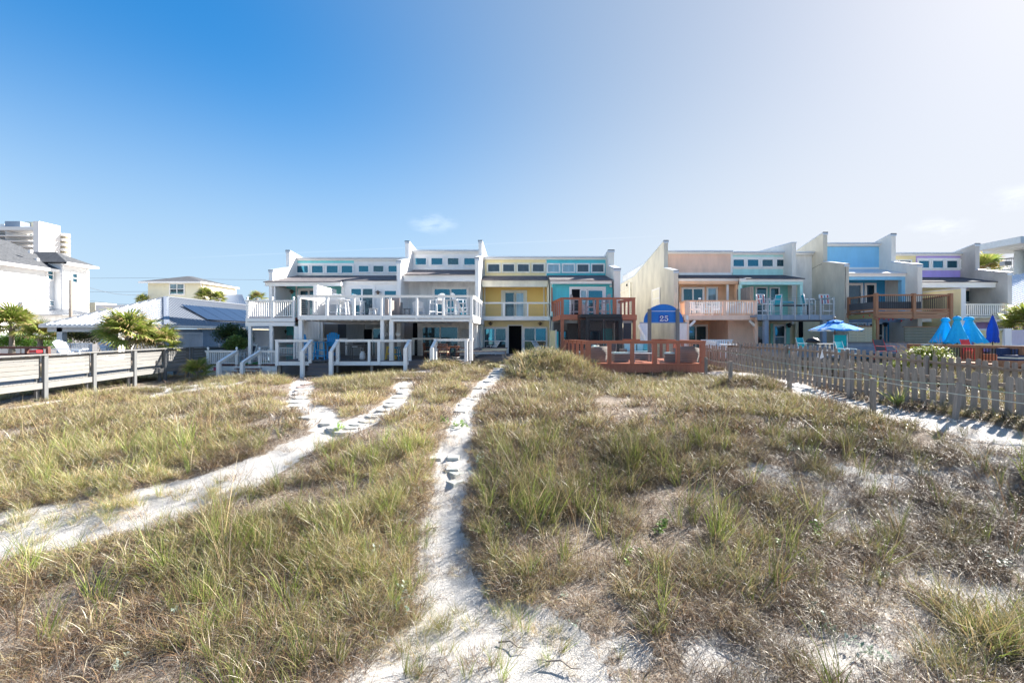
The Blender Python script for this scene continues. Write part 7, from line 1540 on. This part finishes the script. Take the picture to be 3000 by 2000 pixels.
def closed_umb(label, px, yt, yb, Y, wpx, mat_, group, ylean=0., base=1040):
    t = thing('closed_umbrella', label, 'umbrella', (X(px, Y), Y, 0), group); cx = X(px, Y); zt, zb = Z(yt, Y), Z(yb, Y); H = zt - zb; R = wpx / 2 * Y / F; v = []; M = 32; K = 9; rr = random.Random(int(px))
    for i in range(K + 1):
        q = i / K; r_ = R * (.2 + .8 * q ** 1.25) if wpx > 40 else R * (.25 + .75 * math.sin(min(1, q * 1.5) * 1.57)) * (1 - .25 * max(0, q - .7) / .3 if q < .82 else 1.05)
        for k in range(M): a = 2 * math.pi * k / M; fo = 1 + .24 * math.sin(8 * a + q) * q; v.append((cx + ylean * q + r_ * fo * math.cos(a), Y + r_ * fo * math.sin(a) * .75, zt - H * q + (.05 * math.sin(8 * a) if i == K else 0)))
    f = [(i * M + k, i * M + (k + 1) % M, (i + 1) * M + (k + 1) % M, (i + 1) * M + k) for i in range(K) for k in range(M)]; b = MB(); b.add(v, f); b.build('folded_canopy', mat_, t, True)
    MB().lathe([(R * .34, -.12), (R * .33, 0), (R * .2, .08), (.01, .1)] if wpx > 40 else [(.05, -.05), (.05, .06), (.01, .1)], (cx, Y, zt - .02), 16).build('top_cap', mat_, t, True); MB().tube([(cx, Y, zt + .12), (cx, Y, Z(base, Y))], .024, 8).build('pole', BLACK, t); return t
TQ = plain('turquoise_canvas', (.01, .46, .86), .85); NB = plain('royal_blue_canvas', (.005, .06, .42), .85)
for lab, px, yt, yb, w, y in (('turquoise folded umbrella, left of the cluster of three', 2770, 934, 1003, 62, 23.9), ('turquoise folded umbrella, middle of the cluster of three', 2804, 930, 1006, 60, 23.0), ('turquoise folded umbrella, right of the cluster of three', 2838, 931, 1003, 72, 23.6)):
    closed_umb(lab, px, yt, yb, y, w, TQ, 'turquoise folded umbrellas', (-.12 if px < 2800 else (.14 if px > 2820 else 0)))
closed_umb('narrow dark blue folded umbrella right of the turquoise ones', 2908, 928, 1002, 24, 27, NB, None)
# chairs and bits behind the pickets
c = sling('pale teal strap chair behind the far pickets, left of the open umbrella', stl, WPL, 'teal strap chairs'); place(c, 2360, 23.6, E - 1.1, 20); place(copy_tree(c, 'pale teal strap chair behind the far pickets, right of the umbrella pole'), 2462, 20.9, E - .95, -35); place(copy_tree(c, 'teal strap chair lowest behind the pickets below the umbrella'), 2482, 19.6, E - 1.25, 25)
tag(MB().lathe([(.33, 0), (.32, .1), (.22, .22), (.05, .27), (.01, .3)], P3(2382, 1004, 23.5), 14).build('kettle_grill_lid', BLACK, None, True), 'black domed grill lid right of the teal chair', 'grill lid')
t = bar_table('round_table', 'white metal table behind the pickets under the umbrella', WPL, .7, .45); place(t, 2425, 22.0, E - 1.15)
c = sling('red and black folding camp chair before the dark slat fence', DKS, srd, None, .4, .6); place(c, 2595, 20.6, E - 1.15, 12)
t = lth('bistro_table', 'round blue and white mosaic table behind the bare branches', 'table'); MB().lathe([(.46, 0), (.48, .02), (.46, .05)], (0, 0, .7), 20).build('tabletop', plain('mosaic_blue', (.30, .48, .66), .4, nz=.6), t); MB().lathe([(.03, 0), (.03, .7)], (0, 0, 0), 8).build('stand', WPL, t); place(reg(t), 2732, 22.6, Z(1010, 22.6) - .72)
c = sling('red metal chair behind the brown railing', srd, srd, None, .42, .5); place(c, 2850, 21.4, Z(1052, 21.4), 10)
NAV = plain('navy_cushion', (.015, .04, .12), .85); t = lth('patio_sofa', 'wooden patio sofa with navy and white striped cushions behind the brown railing', 'sofa'); MB().box(-.9, .9, -.35, .35, .05, .3).build('base', BRN, t)
for i, mm in enumerate((NAV, sw, NAV)): MB().box(-.88, .88, -.34, .3, .302 + i * .07, .37 + i * .07).build('cushion', mm, t)
MB().box(-.88, .88, .2, .34, .52, .8).build('back_cushion', NAV, t); place(reg(t), 2985, 19.2, Z(1075, 19.2), 20)
t = thing('crate_stack', 'reddish cedar box planter behind the brown railing', 'planter', (X(2900, 20.6), 20.6, 0)); 
for i in range(6): ppx('plank', t, 2866 + i * 10, 1036, 2875.4 + i * 10, 1072, 20.8, .04, BRNZ)
MB().prism([(X(2402, 17.6), Z(1052, 17.6)), (X(2414, 17.6), Z(1046, 17.6)), (X(2409, 17.6), Z(1026, 17.6))], 'y', 17.6, 17.62).build('cloth', WPL); tag(bpy.data.objects['cloth'], 'torn white cloth scrap standing on the near pickets below the umbrella', 'cloth')
t = thing('gravel_bin', 'white plastic storage box at the foot of the peach house post', 'box', (X(2060, 25), 25, 0)); blk('box', 2068, 1003, 2098, 1020, 25.4, .4, WPL, t); blk('lid', 2066, 1000, 2100, 1002.8, 25.35, .5, WPL, t)
# left side bits
t = thing('slat_bench', 'white slatted bench under the beach house porch', 'bench', (X(235, 26), 26, 0)); Yb = 26.3
for i in range(13): ppx('back_slat', t, 190 + i * 6, 1008, 193 + i * 6, 1034, Yb, .025, LATW)
ppx('top_rail', t, 186, 1005, 270, 1007.8, Yb - .01, .05, LATW); ppx('post', t, 261, 1008, 268, 1040, Yb, .06, LATW); ppx('seat', t, 186, 1034.2, 270, 1037, Yb - .45, .44, LATW)
c = adiron('beach_chair', 'pale blue slatted beach chair leaning back right of the porch post', 'beach chair', LATW, .3, .55, .8, None, False, .45); place(c, 205, 24.6, Z(1055, 24.6), 75)
c = copy_tree(c, 'pale blue slatted beach chair half hidden behind the big fan palm'); place(c, 322, 26.3, Z(1050, 26.3), 60)
t = thing('timber_frame', 'dark brown timber railing with tools lying on it, behind the boardwalk at the left edge', 'railing', (X(60, 21), 21, 0)); Yt_ = 20.5; RB = wood('dark_red_timber', (.20, .09, .07), (.12, .06, .05), 'x', .8)
ppx('top_beam', t, -60, 1015, 140, 1021, Yt_, .12, RB); ppx('lower_beam', t, -60, 1035, 130, 1041, Yt_, .12, RB); 
for px in (-30, 72, 134): ppx('post', t, px, 1021.3, px + 7, 1047, Yt_, .12, RB)
tag(MB().box(X(92, 20.2), X(114, 20.2), 20.1, 20.35, Z(1033, 20.2), Z(1025, 20.2)).build('red_cooler', plain('red_plastic', (.5, .03, .04), .4)), 'small red box on the dark timber railing', 'box')
tag(MB().box(X(145, 20.9), X(242, 20.9), 20.9, 21.2, Z(1024, 20.9), Z(1021, 20.9)).build('paddle_board', WPL), 'long white board lying flat behind the boardwalk', 'board')
tag(MB().box(X(625, 26.1), X(634, 26.1), 26.1, 26.18, Z(1086, 26.1), Z(1075, 26.1)).build('pink_marker', plain('pink_plastic', (.6, .05, .18), .4)), 'small pink and black box fixed low on the white deck skirt', 'box')
x, y = ground_at(1493, 1390); o = MB().lathe([(.005, -.07), (.035, -.03), (.045, .01), (.03, .05), (.008, .075)], (0, 0, 0), 9).build('sea_shell', plain('shell', (.45, .47, .52), .5, nz=.4), None, True); o.location = (x, y, float(G(x, y)) + .05); o.rotation_euler = (1.3, .4, .6); tag(o, 'blue grey sea shell lying in the grass right of the central path', 'shell')
for i, (px, py, L, a) in enumerate([(2430,1312,.22,.3),(2620,1420,.3,1.0),(1500,1905,.16,-.4),(1265,1560,.2,.8),(2180,1920,.22,-.5),(1650,1960,.18,-.4),(520,1810,.3,.5),(2480,1780,.35,1.9)]):
    x, y = ground_at(px, py); o = MB().tube([(-L, 0, .01), (-L * .2, .03, .04), (L * .5, -.02, .03), (L, .03, .015)], .010, 5, 0, .004).tube([(L * .1, 0, .035), (L * .4, .09, .05)], .005, 4).build('twig', plain('dry_twig', (.24, .20, .17), .9)); o.location = (x, y, float(G(x, y)) + .02); o.rotation_euler = (0, 0, a)
    tag(o, ['thin pale twig in the grass left of the picket path', 'long grey twig on bare sand at the right', 'small dark twig on the sand at the bottom centre', 'reddish dry twig at the left rim of the central path', 'bent twig in the right foreground litter', 'short twig on the bottom sand right of centre', 'long dry twig in the left foreground', 'leaning grey twig among the right foreground clumps'][i], 'twig', 'dry twigs on the sand')
BLOCK += [(-17.4, -4.6, 24.2, 34), (-4.6, 2.2, 25.6, 34), (2.5, 8.3, 20.4, 34), (8.2, 40, 23.5, 50), (-18.2, -12.7, 26.2, 34), (-20.4, -18.0, 8, 30)]
_gm0 = 0
GM = grass_mat('grass_blade'); GM2 = grass_mat('dry_grass_blade', .25)
tg = []
for s in range(3): tg.append(tuft(10 + s, 80, .12, .34, .38, .9, .0048, {'green': 4, 'olive': 3, 'straw': 5, 'lime': 1}))          # 0-2 near green
for s in range(3): tg.append(tuft(20 + s, 130, .16, .25, .6, 2.0, .0044, {'straw': 7, 'olive': 2, 'brown': 3, 'grey': 1, 'dark': 1}))   # 3-5 near mixed, curling
for s in range(2): tg.append(tuft(30 + s, 26, .06, .62, .26, .5, .006, {'green': 3, 'lime': 2, 'straw': 1}))                 # 6-7 thin bright clump
for s in range(3): tg.append(tuft(40 + s, 90, .2, .34, .42, 1.0, .0078, {'green': 3, 'olive': 4, 'straw': 5, 'lime': 2, 'dark': 1}, 3))     # 8-10 far green
for s in range(3): tg.append(tuft(50 + s, 110, .22, .25, .65, 1.7, .0072, {'straw': 7, 'olive': 2, 'brown': 4, 'green': 1, 'dark': 1}, 3))   # 11-13 far mixed
for s in range(2): tg.append(tuft(60 + s, 7, .05, .95, .2, .5, .006, {'straw': 1, 'brown': 2}))                               # 14-15 bare seed stalks
td = []
for s in range(4): td.append(tuft(70 + s, 130, .26, .24, 1.05, 1.8, .0042, {'brown': 5, 'grey': 3, 'straw': 1, 'dark': 4}, 4, .07))   # 0-3 matted litter
for s in range(3): td.append(tuft(80 + s, 110, .17, .30, .6, 1.5, .0036, {'brown': 6, 'straw': 2, 'grey': 2, 'dark': 1}, 4, .02))  # 4-6 brown wiry
for s in range(3): td.append(tuft(90 + s, 80, .3, .26, .9, 1.6, .009, {'brown': 5, 'grey': 2, 'straw': 1, 'dark': 4}, 3, .06))   # 7-9 far litter
TL = [leafy(s, 5, .13, .16, .045, [(.34,.42,.33),(.42,.50,.42),(.26,.36,.25)]) for s in (1, 2, 3)] + [leafy(s, 7, .14, .2, .05, [(.22,.40,.06),(.30,.46,.10),(.16,.32,.05)]) for s in (4, 5)]
def plant(x, y, var, smin, smax, lean=.18, bias=(0, 0), tone=None):
    n = len(x); r = RS; z = G(x, y) - bare(x, y) * .03
    t = fbm(x * .45 + 9, y * .45, 3) * 1.1 - .05 + (r.rand(n) - .5) * .35 if tone is None else tone
    return np.stack([x, y, z, var, r.rand(n) * 6.283 * (1 if bias == (0, 0) else 1), smin + (smax - smin) * r.rand(n), np.clip(t - .3 * sst(1700, 2500, PX0 + F * x / y) - .12 * sst(1750, 1500, HZ + F * (E - z) / y) * sst(1500, 1700, PX0 + F * x / y), 0, 1), r.randn(n) * lean * .6 + bias[0], r.randn(n) * lean * .6 + bias[1]], -1)  # tone darkened towards the right: the backlit side is painted into the colour
PG = []; PD = []
def zone(x, y):
    """0 = lush and green (left, far), 1 = sparse, brown and dead (right foreground)"""
    px = PX0 + F * x / y; py = HZ + F * (E - G(x, y)) / y
    s = sst(1750, 2500, px) * sst(1180, 1380, py); f = sst(1640, 1860, py) * (1 - .45 * sst(900, 1300, px) * sst(1700, 1500, px)); l = sst(700, 200, px) * sst(1560, 1700, py)
    return np.clip(.05 + .85 * s + .6 * f + .5 * l, 0, 1)
def sow(n, y0, y1, near, dens_fn, out, pick, smin, smax, **k):
    x, y = candidates(n, y0, y1); b = bare(x, y); z = zone(x, y); cl = fbm(x * .9 + 3, y * .9 + 7, 3)
    keep = (RS.rand(n) < dens_fn(x, y, b, z, cl)) & free(x, y)
    x, y = x[keep], y[keep]; out.append(plant(x, y, pick(len(x), x, y, z[keep]), smin, smax, **k))
def pk(*v): return lambda n, x, y, z: RS.choice(v, n)
# living grass
def dg(x, y, b, z, cl): return np.clip((1 - b) ** 2 * margin(x, y) * (1 - .80 * z) * sst(.30, .46, cl + .03), 0, 1)
def pick_near(n, x, y, z):
    r = RS.rand(n); g = .17 - .09 * z + .25 * sst(.35, .6, fbm(x * .3 + 50, y * .3, 2)); return np.where(r < g, RS.choice([0, 1, 2], n), np.where(r < .93, RS.choice([3, 4, 5], n), RS.choice([6, 7], n)))
def pick_far(n, x, y, z):
    r = RS.rand(n); g = .25 - .15 * z + .3 * sst(.35, .6, fbm(x * .3 + 50, y * .3, 2)); return np.where(r < g, RS.choice([8, 9, 10], n), RS.choice([11, 12, 13], n))
sow(10500, 2.5, 10.0, 1, dg, PG, pick_near, .5, 1.3, bias=(0, -.10))
sow(20000, 10.0, 26, 0, dg, PG, pick_far, .6, 1.2, bias=(0, -.10))
sow(2600, 24, 34, 0, lambda x, y, b, z, cl: (1 - b) * .8 * ((x < -20.5) | (x > 8)), PG, pick_far, .6, 1.1)
# single clumps and seed stalks anywhere, also on the margins of the paths
sow(500, 2.5, 10, 1, lambda x, y, b, z, cl: .5 * (1 - b) + .05, PG, pk(6, 7), .6, 1.3, lean=.3)
sow(260, 2.2, 12, 1, lambda x, y, b, z, cl: .5 * (1 - b), PG, pk(14, 15), .7, 1.2, lean=.35)
# mounds: taller growth
for mx, my, a, s in [q for q in MOUNDS[:10] if q[2] > 0]:
    n = int(150 * s * s * (1.3 if a > .4 else .8)); x = mx + RS.randn(n) * s * .8; y = my + RS.randn(n) * s * .7; k = (bare(x, y) < .4) & free(x, y)
    PG.append(plant(x[k], y[k], pick_far(k.sum(), x[k], y[k], zone(x[k], y[k])), .9, 1.45, lean=.3))
# big clumps one can pick out
for px, py, n, s, v in [(160,1470,34,.9,'g'),(260,1478,34,.95,'g'),(330,1470,20,.8,'m'),(690,1440,18,.8,'g'),(600,1475,12,.7,'g'),(2390,1380,7,1.,'g'),(1600,1430,16,.9,'m'),(2160,1720,10,.9,'g'),(2370,1780,10,.8,'m'),(1280,1830,8,.9,'g'),(2950,1880,22,1.1,'g'),(2780,1950,6,.9,'g'),(1700,1150,30,1.,'g'),(1850,1130,30,1.,'g'),(2000,1140,30,1.,'g'),(620,1130,24,1.2,'g'),(760,1110,20,1.1,'g'),(820,1110,20,1.1,'g'),(1000,1085,14,1.0,'g'),(420,1150,14,1.2,'g'),(120,1420,22,.9,'g'),(1410,1630,10,1.,'m'),(1180,1880,8,.9,'g'),(1040,1620,14,1.,'m')]:
    cx, cy = ground_at(px, py); R_ = .16 + .016 * n * (cy / 12 + .4); x = cx + RS.randn(n) * R_; y = cy + RS.randn(n) * R_ * .7
    var = (RS.choice([0, 1, 2] if v == 'g' else [3, 4, 5], n)) if cy < 10.0 else RS.choice([8, 9, 10], n)
    PG.append(plant(x, y, var, s, s * 1.35, lean=.25))
for mx, my, sx_, sy_, n in [(.5, 18.6, 1.2, .5, 120), (1.5, 18.9, .8, .5, 60), (.3, 19.6, 1.3, .5, 90)]:
    x = mx + RS.randn(n) * sx_ * .7; y = my + RS.randn(n) * sy_; k = (bare(x, y) < .3) & free(x, y)
    PG.append(plant(x[k], y[k], RS.choice([8, 9, 10, 11, 12, 13, 11, 12], k.sum()), 1.0, 1.9, lean=.45))
for px, py in [(1238,1560),(1225,1640),(1395,1590),(1400,1500),(1240,1480),(1255,1410),(1400,1420),(1210,1730),(1190,1800),(1440,1700),(1500,1790),(1130,1880),(1560,1860),(1330,1960),(1480,1960),(1240,1960),(1620,1930)]:
    cx, cy = ground_at(px, py); n = 5; x = cx + RS.randn(n) * .12; y = cy + RS.randn(n) * .12; PG.append(plant(x, y, RS.choice([0, 3, 4, 5, 6], n), .6, 1.15, lean=.35))
PGA = np.concatenate(PG)
PGA[:, 5] *= (.95 + .34 * fbm(PGA[:, 0] * .8 + 70, PGA[:, 1] * .8, 2)) * (.62 + .38 * sst(.0, .8, path_dist(PGA[:, 0], PGA[:, 1])))
k = (PGA[:, 1] > 21.2) & (PGA[:, 0] < -4.8) & (PGA[:, 0] > -13.5); PGA[k, 5] *= .62
k = ~((np.abs(PGA[:, 0] - fence_x(PGA[:, 1])) < .16) & (PGA[:, 1] > 9)); PGA = PGA[k]
scatter('dune_grass', tg, PGA, GM, 'green and straw coloured dune grass growing in tufts over the sand')
# dead and matted growth under it
def dd(x, y, b, z, cl): return np.clip((1 - b) ** 1.1 * (.3 + .7 * margin(x, y)) * (.5 + .5 * z) * (.3 + sst(.3, .6, cl)) + .03 * b, 0, 1)
def pick_d(n, x, y, z): r = RS.rand(n); return np.where(r < .55, RS.choice([0, 1, 2, 3], n), RS.choice([4, 5, 6], n))
sow(8500, 2.5, 10.0, 1, dd, PD, pick_d, .6, 1.25, lean=.15)
sow(9000, 10.0, 24, 0, dd, PD, pk(7, 8, 9), .7, 1.3, lean=.15)
td.append(tuft(97, 7, .22, .22, 1.3, .7, .004, {'brown': 3, 'straw': 2, 'dark': 2}, 4, .01)); td.append(tuft(98, 5, .2, .3, 1.35, .5, .003, {'brown': 3, 'dark': 2}, 4, .01))
sow(1500, 2.5, 12, 1, lambda x, y, b, z, cl: .75 * b, PD, pk(10, 11), .6, 1.3)
PDA = np.concatenate(PD); PDA = PDA[~((np.abs(PDA[:, 0] - fence_x(PDA[:, 1])) < .16) & (PDA[:, 1] > 9))]
scatter('dead_grass', td, PDA, GM2, 'matted brown and grey dead grass lying between the tufts')
PL = []
sow(300, 2.5, 10, 1, lambda x, y, b, z, cl: .2 * (1 - b) + .35 * z * (b < .8), PL, pk(0, 0, 1, 2, 1, 4), .4, .9)
for px, py, v in [(1110,1790,1),(1200,1760,0),(1840,1640,3),(1950,1560,3),(2390,1560,3),(2400,1830,1),(2880,1660,1),(2560,1940,0),(1310,1240,4),(1350,1250,4),(1000,1260,4),(590,1690,0),(180,1690,2),(620,1600,1),(1410,1360,0),(2560,1310,1),(2310,1330,1),(540,1810,0),(1700,1150,4),(1860,1125,4)]:
    x, y = ground_at(px, py); n = 3; xx = x + RS.randn(n) * .12; yy = y + RS.randn(n) * .1; PL.append(plant(xx, yy, np.full(n, v), .6, 1.1 if y < 9 else 1.2))
scatter('ground_plants', TL, np.concatenate(PL), grass_mat('small_leaf', .3), 'small silver and bright green leafy plants between the grass')
